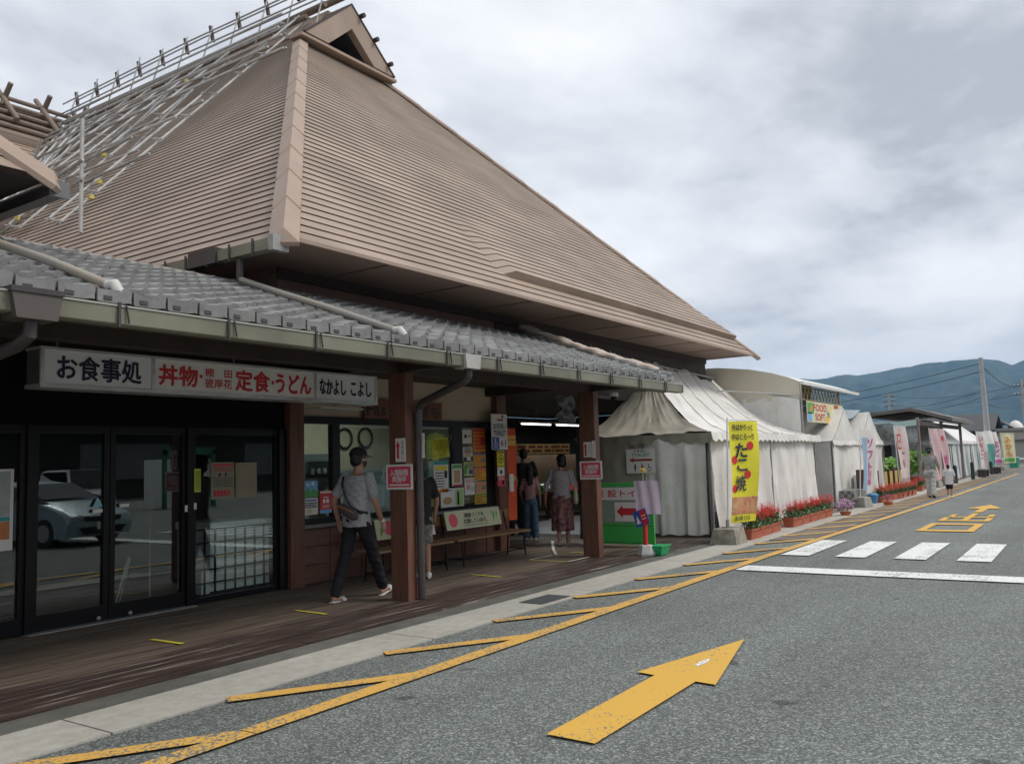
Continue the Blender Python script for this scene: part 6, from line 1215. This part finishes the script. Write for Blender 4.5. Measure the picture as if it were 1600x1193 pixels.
# ------------------------------------------------------------------ across the car park (seen mirrored in the glass doors)
def car(name, label, x, y, rz, body_m, L_=4.3, Hh=1.43, Wd=1.7, van=False):
    t = thing(name, label, 'car', (x, y, 0), rz); M = t.matrix_basis
    if van: prof_ = [(-L_/2,.35),(-L_/2-.02,.8),(-L_/2+.05,Hh-.05),(-L_/2+.3,Hh),(L_*.18,Hh),(L_*.33,.98),(L_/2-.1,.86),(L_/2,.6),(L_/2,.28)]; belt = .9
    else: prof_ = [(-L_/2,.42),(-L_/2-.02,.85),(-L_/2+.25,1.12),(-L_*.25,1.36),(-L_*.06,Hh),(L_*.08,Hh-.06),(L_*.27,.98),(L_*.40,.84),(L_/2-.06,.66),(L_/2,.45),(L_/2-.05,.22)]; belt = .92
    low = [(prof_[-1][0], .22), (-L_/2+.05, .24)]; rings = []
    for yy_, s in ((-Wd/2, .0), (-Wd/2+.04, .6), (-Wd/2+.14, 1), (0, 1.02), (Wd/2-.14, 1), (Wd/2-.04, .6), (Wd/2, .0)):
        ring = []
        for px, pz in prof_+low:
            if pz > belt: f = 1-.14*(1-s)*0; yv = yy_*(1-.22*(pz-belt)/(Hh-belt)); z = pz-(1-s)*.05
            else: yv = yy_; z = pz-(1-s)*.03
            ring.append(M @ Vector((px*(1-.03*(1-s)), yv, z)))
        rings.append(ring)
    mesh_obj('body', MB().loft(rings), body_m, t, smooth=True)
    GL = mat('car_glass', (.015,.018,.02), .05); 
    top = [p for p in prof_ if p[1] > belt-.1]
    for sg in (-1, 1):
        yv = sg*(Wd/2+.004); pts = [(p[0]*.93, yv*(1-.22*max(0, (p[1]-.06-belt))/(Hh-belt)), max(belt+.02, p[1]-.08)) for p in top]
        mesh_obj('side_window', MB().add([M @ Vector(p) for p in pts], [tuple(range(len(pts)))]), GL, t, normals=False)
    k = 5 if not van else 4; a, b = prof_[k], prof_[k+1]; n_ = Vector((-(b[1]-a[1]), 0, b[0]-a[0])).normalized()*.012
    P4 = [Vector((a[0]+.05, -Wd*.36, a[1]-.03)), Vector((a[0]+.05, Wd*.36, a[1]-.03)), Vector((b[0]-.04, Wd*.42, b[1]+.03)), Vector((b[0]-.04, -Wd*.42, b[1]+.03))]
    mesh_obj('windscreen', MB().add([M @ (p+n_*3) for p in P4], [(0,1,2,3)]), GL, t, normals=False)
    for wx in (-L_*.31, L_*.32):
        for sg in (-1, 1):
            c = Vector((wx, sg*(Wd/2-.09), .31)); w = mesh_obj('wheel', MB().tube([M @ (c-Vector((0,.1,0))), M @ (c+Vector((0,.1,0)))], .31, 20), mat('tyre', (.02,.02,.02), .8), t); mesh_obj('rim', MB().tube([M @ (c-Vector((0,.112,0))), M @ (c+Vector((0,.112,0)))], .19, 16), mat('rim_grey', (.35,.35,.36), .35), w)
    fx = L_/2
    for sg in (-1, 1): mesh_obj('headlight', MB().loft([[M @ Vector((fx-.30+.2*k_, sg*(Wd*.30+.10*math.cos(a*.785)), .66-.02*k_+.06*math.sin(a*.785))) for a in range(8)] for k_ in (0, 1.25)]), mat('headlight', (.75,.78,.8), .1), t)
    mesh_obj('grille', MB().add([M @ Vector(p) for p in ((fx+.015,-.45,.54),(fx+.015,.45,.54),(fx-.0,.5,.64),(fx-.0,-.5,.64))], [(0,1,2,3)]), BLACK, t, normals=False)
    mesh_obj('intake', MB().add([M @ Vector(p) for p in ((fx+.012,-.5,.27),(fx+.012,.5,.27),(fx+.025,.62,.42),(fx+.025,-.62,.42))], [(0,1,2,3)]), BLACK, t, normals=False)
    mesh_obj('number_plate', MB().box(0,0,0,1,1,1) if False else MB().add([M @ Vector(p) for p in ((fx+.04,-.17,.36),(fx+.04,.17,.36),(fx+.04,.17,.52),(fx+.04,-.17,.52))], [(0,1,2,3)]), PAPER, t, normals=False)
    for sg in (-1, 1): mesh_obj('mirror', MB().ell(M @ Vector((L_*.17, sg*(Wd/2+.1), .98)), .09, .09, .06), body_m, t, smooth=True)
    return t
CP = mat('silver_blue_paint', (.32,.40,.44), .28, metal=.35); CP2 = mat('dark_car_paint', (.05,.05,.055), .3); CP3 = mat('white_car_paint', (.6,.6,.6), .3)
car('parked_car', 'silver blue hatchback parked across the road facing the restaurant', 10.3, -2.9, R(80), CP)
car('parked_van', 'small white van parked in the second row of the car park', 17.6, -14.5, R(95), CP3, 3.4, 1.75, 1.5, True)
car('parked_car', 'dark hatchback parked at the left of the car park', 1.5, -13.5, R(88), CP2)
kb_ = thing('backdrop_building', 'long dark building added across the car park to darken the door reflections', 'building', (12, -32, 0))  # out-of-view backdrop, added to darken what the glass doors reflect
mesh_obj('wall', MB().box(-60, -40, 0, 90, -33, 5.5), mat('dark_far_wall', (.035,.033,.03), .9, var=.3, scale=.3), kb_); mesh_obj('roof', MB().prism([(-31, 4.6), (-37, 9.5), (-44, 4.6)], 'x', -62, 92), mat('dark_far_roof', (.04,.04,.042), .8, var=.2, scale=.5), kb_)
for k in range(7): mesh_obj('window', MB().box(-20+12*k, -33.0+.004, 1.2, -14+12*k, -32.95, 3.4), mat('far_window', (.14,.15,.15), .4), kb_)
ks = thing('white_kiosk', 'small white kiosk with green frame in the car park', 'kiosk', (23, -16, 0)); mesh_obj('wall', MB().box(22,-17,0,24.4,-15.6,2.1), PAPER, ks); mesh_obj('frame', MB().box(21.9,-15.55,0,22.05,-15.4,2.5).box(24.35,-15.55,0,24.5,-15.4,2.5).box(21.9,-15.55,2.3,24.5,-15.4,2.6), mat('green_frame', (.03,.16,.1), .5), ks)
nobori(14.4, -11.0, .9, 2.3, .55, mat('pale_yellow_cloth', (0.62, 0.60, 0.36), 0.7), 'yellow banner standing between the parked cars', [('text', ('ぶ\nど\nう', .27, 1.6, .25, .9, .03), ORANGE)], ang=R(180))

# ------------------------------------------------------------------ air between here and the hills
def haze():
    m = bpy.data.materials.new('haze_air'); m.use_nodes = True; nt = m.node_tree; nt.nodes.clear()
    o = nt.nodes.new('ShaderNodeOutputMaterial'); v = nt.nodes.new('ShaderNodeVolumePrincipled'); v.inputs['Color'].default_value = (0.33, 0.60, 1.0, 1); v.inputs['Density'].default_value = 0.00011
    nt.links.new(v.outputs[0], o.inputs['Volume'])
    h = mesh_obj('haze', MB().box(-3500, -4700, -60, 6500, 6000, 560), m); h['kind'] = 'stuff'
haze()
# ------------------------------------------------------------------ people
def remesh(mb, vox, sm=6, fac=.5):
    me = bpy.data.meshes.new('r'); me.from_pydata(mb.v, [], mb.f); me.update()
    bm = bmesh.new(); bm.from_mesh(me); bmesh.ops.recalc_face_normals(bm, faces=bm.faces); bm.to_mesh(me); bm.free()
    o = bpy.data.objects.new('r', me); COL.objects.link(o)
    r = o.modifiers.new('r', 'REMESH'); r.mode = 'VOXEL'; r.voxel_size = vox; r.use_smooth_shade = True
    s = o.modifiers.new('s', 'SMOOTH'); s.iterations = sm; s.factor = fac
    dg = bpy.context.evaluated_depsgraph_get(); dg.update(); out = bpy.data.meshes.new_from_object(o.evaluated_get(dg)); bpy.data.objects.remove(o); bpy.data.meshes.remove(me)
    return out
def crease(me, fn):
    ns = [v.normal.copy() for v in me.vertices]; cs = [v.co.copy() for v in me.vertices]
    me.vertices.foreach_set('co', [q for c, n in zip(cs, ns) for q in (c+n*fn(c))]); me.update()
def limb(mb, pts, rs, n=12, sq=1.0):
    """smooth tapered limb through joints"""
    P_ = [Vector(p) for p in pts]; out = []; rr = []
    for i in range(len(P_)-1):
        p0, p1, p2, p3 = P_[max(i-1,0)], P_[i], P_[i+1], P_[min(i+2, len(P_)-1)]
        for k in range(6):
            t = k/6; q = 0.5*((2*p1)+(p2-p0)*t+(2*p0-5*p1+4*p2-p3)*t*t+(3*p1-p0-3*p2+p3)*t**3) ; q = q.lerp(p1.lerp(p2, t), .5)
            out.append(q); rr.append(rs[i]*(1-t)+rs[i+1]*t)
    out.append(P_[-1]); rr.append(rs[-1]); mb.tube(out, rr, n); mb.ell(P_[0], rs[0]*.99, rs[0]*.99, rs[0]*.99, 10, 6); mb.ell(P_[-1], rs[-1]*.99, rs[-1]*.99, rs[-1]*.99, 10, 6)
def torso(mb, rings, n=20):
    """rings: (cx, cy, z, half depth x, half width y)"""
    rg = []
    for cx, cy, z, a, b in rings:
        rg.append([(cx+a*math.copysign(abs(math.cos(t))**.85, math.cos(t)), cy+b*math.copysign(abs(math.sin(t))**.85, math.sin(t)), z) for t in [2*math.pi*i/n for i in range(n)]])
    mb.loft(rg)
def hand(mb, wrist, elbow, side, curl=.5, s=1.0):
    w = Vector(wrist); d = (w-Vector(elbow)).normalized(); fwd = Vector((1, 0, 0)); fwd = (fwd-d*fwd.dot(d)).normalized(); pal = d.cross(fwd)*(-side)
    # d: along the hand, fwd: thumb side, pal: towards the body
    if pal.y*side > 0: pal = -pal
    c = w+d*.045*s; rg = []
    for t, a, b in ((-.045,.026,.02),(-.01,.036,.017),(.03,.042,.016),(.05,.04,.013)):
        q = c+d*t*s; rg.append([q+fwd*a*s*math.cos(x)+pal*b*s*math.sin(x) for x in [2*math.pi*i/12 for i in range(12)]])
    mb.loft(rg)
    for k, (off, ln) in enumerate(((.030,.068),(.010,.078),(-.010,.072),(-.029,.056))):
        b = c+d*.043*s+fwd*off*s; p1 = b+d*ln*.45*s+pal*.010*curl*s*2; p2 = p1+(d*(1-curl*.5)+pal*curl*.9).normalized()*ln*.32*s; p3 = p2+(d*(1-curl)+pal*(curl+.2)).normalized()*ln*.26*s
        mb.tube([b-d*.012*s, b, p1, p2, p3], [.0085*s,.0088*s,.0082*s,.0076*s,.0062*s], 8)
    b = c-d*.018*s+fwd*.03*s; p1 = b+(d*.6+fwd*.75+pal*.25).normalized()*.034*s; p2 = p1+(d*.95+fwd*.25+pal*.4).normalized()*.032*s
    mb.tube([b-fwd*.012*s, b, p1, p2], [.012*s,.012*s,.0095*s,.0075*s], 8)
SKIN = mat('skin', (0.42, 0.23, 0.15), 0.5, var=.08, scale=8); HAIR = mat('black_hair', (0.012, 0.010, 0.010), 0.45, var=.3, scale=40, stretch=(1,1,.2), bump=.4, bscale=60)
def person(label, loc, rz, H, J, top, bottom, shoes, hair='short', vox=.0075, cap=None, mask=None, group=None, long_sleeve=False, shorts=False, extra=None):
    """J joints in a 1.70 m body frame facing +x, left = +y; returns root"""
    k = H/1.70; t = thing('person', label, 'person', loc, rz, group); M = t.matrix_basis @ Matrix.Scale(k, 4)
    def put(name, me, m, par=None, smooth=True):
        if isinstance(me, MB):
            q = bpy.data.meshes.new(name); q.from_pydata(me.v, [], me.f); q.update(); bm = bmesh.new(); bm.from_mesh(q); bmesh.ops.recalc_face_normals(bm, faces=bm.faces); bm.to_mesh(q); bm.free(); me = q
        me.transform(M); return mesh_obj(name, me, m, par or t, smooth=smooth)
    hip = Vector(J.get('hip', (0, 0, .92))); ch = Vector(J.get('chest', (0, 0, 1.28))); nk = Vector(J.get('neck', (0, 0, 1.44))); hd = Vector(J.get('head', (0.015, 0, 1.585))); hy = J.get('head_yaw', 0)
    b = MB(); fem = J.get('fem', False); sw = .158 if fem else .178; wd = J.get('wide', 1.0)
    torso(b, [(hip.x, 0, hip.z-.10, .085*wd, .13*wd), (hip.x, 0, hip.z, .10*wd, .155*wd), (hip.x*.7+ch.x*.3, 0, hip.z+.13, .088*wd, .13*wd), (ch.x, 0, ch.z-.08, .10*wd, .15*wd), (ch.x, 0, ch.z+.03, .105*wd, .165*wd), (ch.x*.6+nk.x*.4, 0, ch.z+.11, .085*wd, .145*wd), (nk.x, 0, nk.z-.02, .05, .06)])
    limb(b, [nk-Vector((0,0,.06)), hd-Vector((.02,0,.05))], [.062, .052])
    Rh = Matrix.Rotation(hy, 3, 'Z')
    def HP(x, y, z): return hd+Rh @ Vector((x, y, z))
    b.ell(HP(0,0,.02), .095,.075,.105, 16, 12, Rh); b.ell(HP(.022,0,-.045), .068,.058,.07, 12, 8, Rh); b.ell(HP(.05,0,-.085), .03,.032,.022, 10, 6, Rh)
    b.ell(HP(.10,0,-.02), .016,.012,.024, 8, 6, Rh); b.ell(HP(.085,0,-.062), .016,.026,.010, 8, 6, Rh)
    for s in (-1, 1): b.ell(HP(-.005, s*.077, -.008), .018,.010,.032, 8, 6, Rh); b.ell(HP(.085, s*.03, .022), .012,.022,.010, 8, 6, Rh)
    for s, q in ((1, 'L'), (-1, 'R')):
        sh = Vector((ch.x, s*sw*wd, ch.z+.105)); el, wr = Vector(J['el'+q]), Vector(J['wr'+q])
        limb(b, [sh, el, wr], [.052, .040, .026] if not fem else [.046, .035, .023]); hand(b, wr, el, s, J.get('curl', .5))
        h = Vector((hip.x, s*.088*wd, hip.z-.04)); kn, an = Vector(J['kn'+q]), Vector(J['an'+q]); limb(b, [h, kn, an], [.086*wd, .056, .036])
        fa = J.get('foot'+q, 0.0); fd = Vector((math.cos(fa), 0, math.sin(fa))); fu = Vector((-math.sin(fa), 0, math.cos(fa))); c0 = an-fu*.045
        b.loft([[c0+fd*x+Vector((0, w*math.cos(a), 0))+fu*(zc+hh*math.sin(a)) for a in [2*math.pi*i/10 for i in range(10)]] for x, w, zc, hh in ((-.055,.025,-.005,.028),(-.02,.034,.0,.036),(.06,.040,-.008,.026),(.13,.044,-.02,.016),(.17,.032,-.024,.010))])
    bd = put('body', remesh(b, vox/k if False else vox, 4), SKIN)
    # eyes and mouth marks
    e = MB()
    for s in (-1, 1): e.ell(HP(.093, s*.031, .008), .006,.012,.006, 8, 5, Rh)
    if vox < .01: put('eyes', e, HAIR, bd)
    if mask is not None:
        m_ = MB(); rg = []
        for z, x, w in ((-.03,.104,.05),(-.055,.098,.056),(-.09,.082,.04)): rg.append([HP(x*math.cos(a)-.0, w*1.35*math.sin(a), z) for a in [R(-72+12*i) for i in range(13)]])
        m_.loft(rg, cap=False, close=False); m_.tube([HP(.03,.072,-.04), HP(-.01,.085,.0)], .003, 5); m_.tube([HP(.03,-.072,-.04), HP(-.01,-.085,.0)], .003, 5); m_.tube([HP(.03,-.072,-.08), HP(-.02,-.083,-.02)], .003, 5); put('mask', m_, mask)
    h_ = MB(); 
    h_.ell(HP(-.016,0,.038), .102,.086,.098, 18, 12, Rh); h_.ell(HP(-.045,0,-.01), .068,.078,.085, 14, 10, Rh)
    if hair == 'long': torso_r = [(HP(-.05,0,-.02), .065,.08), (HP(-.07,0,-.12), .055,.085), (HP(-.085,0,-.22), .045,.085), (HP(-.09,0,-.32), .03,.07), (HP(-.09,0,-.36), .012,.04)]; h_.loft([[c+Rh @ Vector((a*math.cos(x), w*math.sin(x), 0)) for x in [2*math.pi*i/14 for i in range(14)]] for c, a, w in torso_r])
    if hair == 'bob': h_.ell(HP(-.03,0,-.05), .085,.092,.09, 14, 10, Rh)
    put('hair', remesh(h_, .009, 3), HAIR)
    if cap:
        cpm = MB(); cpm.loft([[HP(-.012+a*math.cos(x), w*math.sin(x), z) for x in [2*math.pi*i/20 for i in range(20)]] for z, a, w in ((.045,.112,.094),(.075,.110,.092),(.11,.092,.078),(.135,.06,.05),(.145,.015,.012))]); 
        cpm.grid(lambda u, v: HP(.085+.085*v*(1-(2*u-1)**2*.6), (2*u-1)*.075, .052-.022*v-.02*(2*u-1)**2), 10, 4); cpm.tube([HP(0,0,.143), HP(0,0,.152)], .008, 8); put('cap', cpm, cap)
    # upper garment
    s_ = MB(); tl = J.get('tee', .10)
    def tr(z, x, a, w): return (x, 0, z, a*wd, w*wd)
    if not fem: rr = [tr(hip.z-tl, hip.x, .125, .182), tr(hip.z+.02, hip.x, .120, .175), tr(hip.z+.16, hip.x*.6+ch.x*.4, .118, .168), tr(ch.z-.06, ch.x, .122, .178), tr(ch.z+.05, ch.x, .120, .188), tr(ch.z+.115, ch.x*.7+nk.x*.3, .098, .165), tr(nk.z-.035, nk.x-.005, .068, .082)]
    else: rr = [tr(hip.z-tl, hip.x, .120, .165), tr(hip.z+.05, hip.x, .108, .145), tr(hip.z+.16, hip.x*.6+ch.x*.4, .108, .143), tr(ch.z-.06, ch.x, .122, .158), tr(ch.z+.05, ch.x, .112, .168), tr(ch.z+.115, ch.x, .09, .148), tr(nk.z-.03, nk.x, .064, .074)]
    torso(s_, rr, 24)
    for s, q in ((1, 'L'), (-1, 'R')):
        sh = Vector((ch.x, s*sw*wd, ch.z+.10)); el, wr = Vector(J['el'+q]), Vector(J['wr'+q]); f = J.get('sleeve', .72)
        if f <= 1: limb(s_, [sh, sh.lerp(el, f)], [.062, .066] if not fem else [.053, .056])
        else: limb(s_, [sh, el, el.lerp(wr, f-1)], [.054, .052, .048])
    me = remesh(s_, .009, 6)
    crease(me, lambda c: .0038*(math.sin(c.z*34+c.y*22+math.sin(c.x*19)*1.5)+.6*math.sin(c.z*61-c.y*47+c.x*30))*(1.2-min(1, max(0, (c.z-.95)/.5))*.6))
    put('shirt', me, top)
    # lower garment
    if bottom is not None:
        l_ = MB(); bm_, kind = bottom
        if kind == 'skirt':
            rg = []; zb = J.get('hem', .33)
            for q, (z, a, w) in enumerate(((hip.z+.03,.118,.150),(hip.z-.10,.130,.178),(hip.z-.30,.135,.18),(.5,.14,.175),(zb,.145,.18))):
                rg.append([(hip.x+(a+.005*q*math.sin(7*x))*math.cos(x)*wd, (w+.005*q*math.sin(9*x+1))*math.sin(x)*wd, z) for x in [2*math.pi*i/48 for i in range(48)]])
            l_.loft(rg); me = remesh(l_, .010, 3)
        else:
            torso(l_, [(hip.x, 0, hip.z-.12, .108*wd, .165*wd), (hip.x, 0, hip.z-.03, .115*wd, .168*wd), (hip.x, 0, hip.z+.06, .108*wd, .155*wd)], 20)
            for s, q in ((1, 'L'), (-1, 'R')):
                h = Vector((hip.x, s*.088*wd, hip.z-.06)); kn, an = Vector(J['kn'+q]), Vector(J['an'+q]); w3 = {'slim': (.096,.072,.062), 'wide': (.100,.088,.092), 'shorts': (.100,.090,.09)}[kind]
                pts = [h, kn, an+Vector((0,0,.015))] if kind != 'shorts' else [h, h.lerp(kn, .7), h.lerp(kn, .92)]
                limb(l_, pts, [x*(1 if i else wd) for i, x in enumerate(w3)])
            me = remesh(l_, .009, 5)
            crease(me, lambda c: .0035*(math.sin(c.z*40+c.x*25)+.7*math.sin(c.z*75-c.y*60)))
        put('skirt' if kind == 'skirt' else 'trousers', me, bm_)
    for s, q in ((1, 'L'), (-1, 'R')):
        an = Vector(J['an'+q]); fa = J.get('foot'+q, 0.0); fd = Vector((math.cos(fa), 0, math.sin(fa))); fu = Vector((-math.sin(fa), 0, math.cos(fa))); c0 = an-fu*.045; z = MB(); sm_, kd = shoes
        if kd == 'shoe':
            z.loft([[c0+fd*x+Vector((0, w*math.cos(a), 0))+fu*(zc+hh*math.sin(a)) for a in [2*math.pi*i/12 for i in range(12)]] for x, w, zc, hh in ((-.075,.026,-.005,.034),(-.05,.040,.004,.046),(0,.046,.006,.048),(.07,.050,-.004,.036),(.14,.052,-.012,.028),(.19,.036,-.018,.018))])
        else:
            z.loft([[c0+fd*x+Vector((0, w*math.cos(a), 0))+fu*(-.040+.010*math.sin(a)) for a in [2*math.pi*i/12 for i in range(12)]] for x, w in ((-.075,.026),(-.05,.042),(.07,.048),(.15,.052),(.19,.036))])
            for xx in ((.085, .115) if kd == 'slide' else (.03, .11)): z.loft([[c0+fd*(xx+dx)+Vector((0, .050*math.cos(a), 0))+fu*(-.03+.046*math.sin(a)) for a in [math.pi*i/8 for i in range(9)]] for dx in (-.012, .012)], cap=False, close=False)
        put('shoe', z, sm_)
    if extra: extra(t, M, put, J, HP)
    return t
MEL = mat('grey_melange', (0.27, 0.275, 0.28), 0.85, col2=(0.46, 0.46, 0.47), scale=26, stretch=(1,1,3)); BLKC = mat('black_cloth', (0.010, 0.010, 0.013), 0.85); BAG = mat('taupe_bag', (0.10, 0.08, 0.085), 0.6, var=.2, scale=12); WSL = mat('striped_sandal', (.7,.7,.7), .5)
def man_extra(t, M, put, J, HP):
    g = MB()
    # strap from the left shoulder down to the right hip, round the back
    pts = [(.02,.155,1.405),(-.055,.15,1.37),(-.118,.11,1.27),(-.130,.04,1.13),(-.130,-.03,1.04),(-.10,-.13,.985),(-.02,-.18,.97)]
    for a, b in zip(pts, pts[1:]): g.bar(a, b, .012, .034, up=(-.5,0,.8))
    put('strap', g, mat('dark_strap', (.02,.022,.022), .6), None, False)
    b = MB(); b.loft([[Vector((-.165+dx*.035*math.sin(a*1.0), .0, 0))+Vector((0, yy, zz+.062*sc*math.cos(a))) if False else Vector((-.155-.04*sc*max(0, math.sin(a)), yy, zz+.07*sc*math.cos(a))) for a in [2*math.pi*i/14 for i in range(14)]] for dx, yy, zz, sc in ((0,.13,1.045,.45),(0,.10,1.035,.8),(0,.02,1.0,1),(0,-.07,.965,1),(0,-.13,.955,.75),(0,-.155,.95,.4))])
    q = put('bag', b, BAG); z = MB(); z.tube([(-.198,.11,1.06),(-.202,.0,1.03),(-.198,-.12,.985)], .005, 6); put('zip', z, ORANGE, q)
    z = MB(); z.tube([(.155,-.235,.868+.02),(.168,-.238,.842+.02)], .030, 12); put('wrist_band', z, PAPER)
MANJ = dict(hip=(0,0,.915), chest=(.02,0,1.28), neck=(.03,0,1.435), head=(.055,0,1.585), head_yaw=R(-12), elL=(-.10,.25,1.12), wrL=(-.02,.26,.88), elR=(.02,-.255,1.10), wrR=(.165,-.235,.865), knL=(-.10,.09,.50), anL=(-.27,.09,.085), knR=(.17,-.09,.505), anR=(.33,-.09,.10), footL=R(-4), footR=R(16), tee=.10, curl=.45)
person('man in grey T-shirt and black cap walking past the shop window', (7.34, 7.24, .02), R(4), 1.73, MANJ, MEL, (BLKC, 'slim'), (WSL, 'slide'), cap=BLKC, mask=BLKC, extra=man_extra)
BJ = dict(hip=(0,0,.915), elL=(-.02,.25,1.10), wrL=(.05,.25,.86), elR=(.0,-.25,1.10), wrR=(.08,-.235,.86), knL=(.06,.09,.50), anL=(.02,.09,.08), knR=(-.02,-.09,.50), anR=(-.08,-.09,.08), tee=.16, head=(.03,0,1.57))
person('person in a loose black T-shirt standing half hidden behind the near post', (9.06, 7.74, .02), R(52), 1.60, BJ, mat('washed_black', (.022,.020,.019), .85), (mat('pale_print_trousers', (.35,.34,.28), .8, col2=(.1,.1,.08), scale=16), 'shorts'), (PAPER, 'shoe'))
def wom_extra(t, M, put, J, HP):
    g = MB(); g.tube([(-.02,-.125,1.40),(-.10,-.155,1.33),(-.11,-.20,1.16),(-.06,-.235,1.05)], .009, 6); g.tube([(.03,-.125,1.40),(.06,-.19,1.25),(.02,-.235,1.05)], .009, 6); put('bag_strap', g, OLDPAPER)
    b = MB(); b.loft([[(-.02+a*math.cos(x), -.25+w*math.sin(x), z) for x in [2*math.pi*i/14 for i in range(14)]] for z, a, w in ((1.09,.02,.012),(1.03,.10,.035),(.92,.15,.05),(.82,.16,.055),(.76,.11,.045),(.745,.05,.02))]); put('tote_bag', b, mat('cream_cotton', (.48,.44,.30), .85, var=.1, scale=8))
WJ = dict(fem=True, wide=1.12, hip=(0,0,.89), chest=(0,0,1.25), neck=(.01,0,1.40), head=(.03,0,1.55), head_yaw=R(42), elL=(-.02,.29,1.07), wrL=(.06,.31,.83), elR=(-.02,-.25,1.09), wrR=(.05,-.27,.87), knL=(-.03,.08,.48), anL=(-.08,.07,.09), knR=(.04,-.085,.48), anR=(.06,-.085,.085), sleeve=1.15, tee=.02, hem=.27, footL=R(-20))
FLORAL = mat('floral_skirt', (0.015, 0.012, 0.018), 0.8, col2=(0.34, 0.15, 0.14), scale=16)
person('woman in lilac grey top and dark floral skirt carrying a cream tote bag', (13.4, 8.08, .02), R(30), 1.66, WJ, mat('lilac_grey', (.36,.33,.35), .85, var=.05), (FLORAL, 'skirt'), (TAN, 'sandal'), hair='bob', extra=wom_extra)
GJ = dict(fem=True, wide=.86, hip=(0,0,.93), elL=(.02,.22,1.12), wrL=(.10,.18,.92), elR=(-.02,-.215,1.12), wrR=(.02,-.23,.88), knL=(.03,.09,.5), anL=(.02,.10,.09), knR=(-.02,-.09,.5), anR=(-.03,-.10,.085), tee=-.02)
DENIM = mat('blue_denim', (.055,.10,.17), .85, col2=(.12,.19,.27), scale=6)
person('girl with long black hair, pink striped tee and wide jeans inside the entrance', (14.12, 9.24, .02), R(35), 1.42, GJ, mat('pink_tee', (.50,.16,.18), .85, col2=(.62,.40,.40), scale=7, stretch=(.3,.3,4)), (DENIM, 'wide'), (PAPER, 'shoe'), hair='long', vox=.009)
person('person in pale grey shirt and mask at the left of the entrance group', (14.9, 10.35, .02), R(60), 1.62, dict(BJ, tee=.08), mat('pale_grey_cloth', (.34,.33,.31), .85), (BLKC, 'slim'), (BLKC, 'shoe'), vox=.011, mask=PAPER)
person('tall person in black clothes standing behind the girl in the hall', (15.3, 10.15, .02), R(40), 1.80, dict(BJ, tee=.1), mat('soft_black', (.015,.015,.016), .85), (BLKC, 'slim'), (BLKC, 'shoe'), vox=.012)
def far_extra(t, M, put, J, HP):
    h = MB(); h.loft([[HP(a*math.cos(x), a*math.sin(x), z) for x in [2*math.pi*i/18 for i in range(18)]] for z, a in ((.0,.175),(.035,.115),(.06,.108),(.13,.095),(.15,.04))]); put('hat', h, mat('dark_hat', (.02,.03,.028), .8))
    g = MB()
    for a, b in zip([(.02,.14,1.41),(-.12,.06,1.22),(-.12,-.08,1.02),(-.02,-.18,.96)], [(-.12,.06,1.22),(-.12,-.08,1.02),(-.02,-.18,.96),(-.0,-.19,.95)]): g.bar(a, b, .01, .025, up=(-.5,0,.8))
    put('strap', g, BLKC)
FJ = dict(fem=True, wide=1.15, hip=(0,0,.91), elL=(-.02,.25,1.12), wrL=(.06,.24,.92), elR=(0,-.255,1.12), wrR=(.08,-.27,.90), knL=(.05,.08,.5), anL=(.08,.08,.08), knR=(-.06,-.08,.5), anR=(-.15,-.08,.10), footR=R(-18), sleeve=1.5, tee=.22)
person('woman in dark hat and loose grey clothes walking away on the far pavement', (29.75, 4.42, .013), R(0), 1.56, FJ, mat('soft_grey', (.28,.28,.27), .85, var=.1, scale=5), (mat('pale_linen', (.50,.50,.49), .85), 'wide'), (BLKC, 'shoe'), vox=.012, extra=far_extra)
person('small child in oversized white T-shirt walking beside the hatted woman', (29.9, 3.93, .013), R(4), 1.03, dict(hip=(0,0,.82), elL=(-.02,.25,1.10), wrL=(.02,.27,.86), elR=(0,-.25,1.10), wrR=(.04,-.27,.86), knL=(.04,.08,.46), anL=(.05,.08,.08), knR=(-.03,-.08,.46), anR=(-.06,-.08,.08), tee=.16, wide=1.1, sleeve=.95, head=(.02,0,1.56)), mat('white_tee', (.66,.65,.66), .85), (BLKC, 'shorts'), (PAPER, 'shoe'), vox=.014)
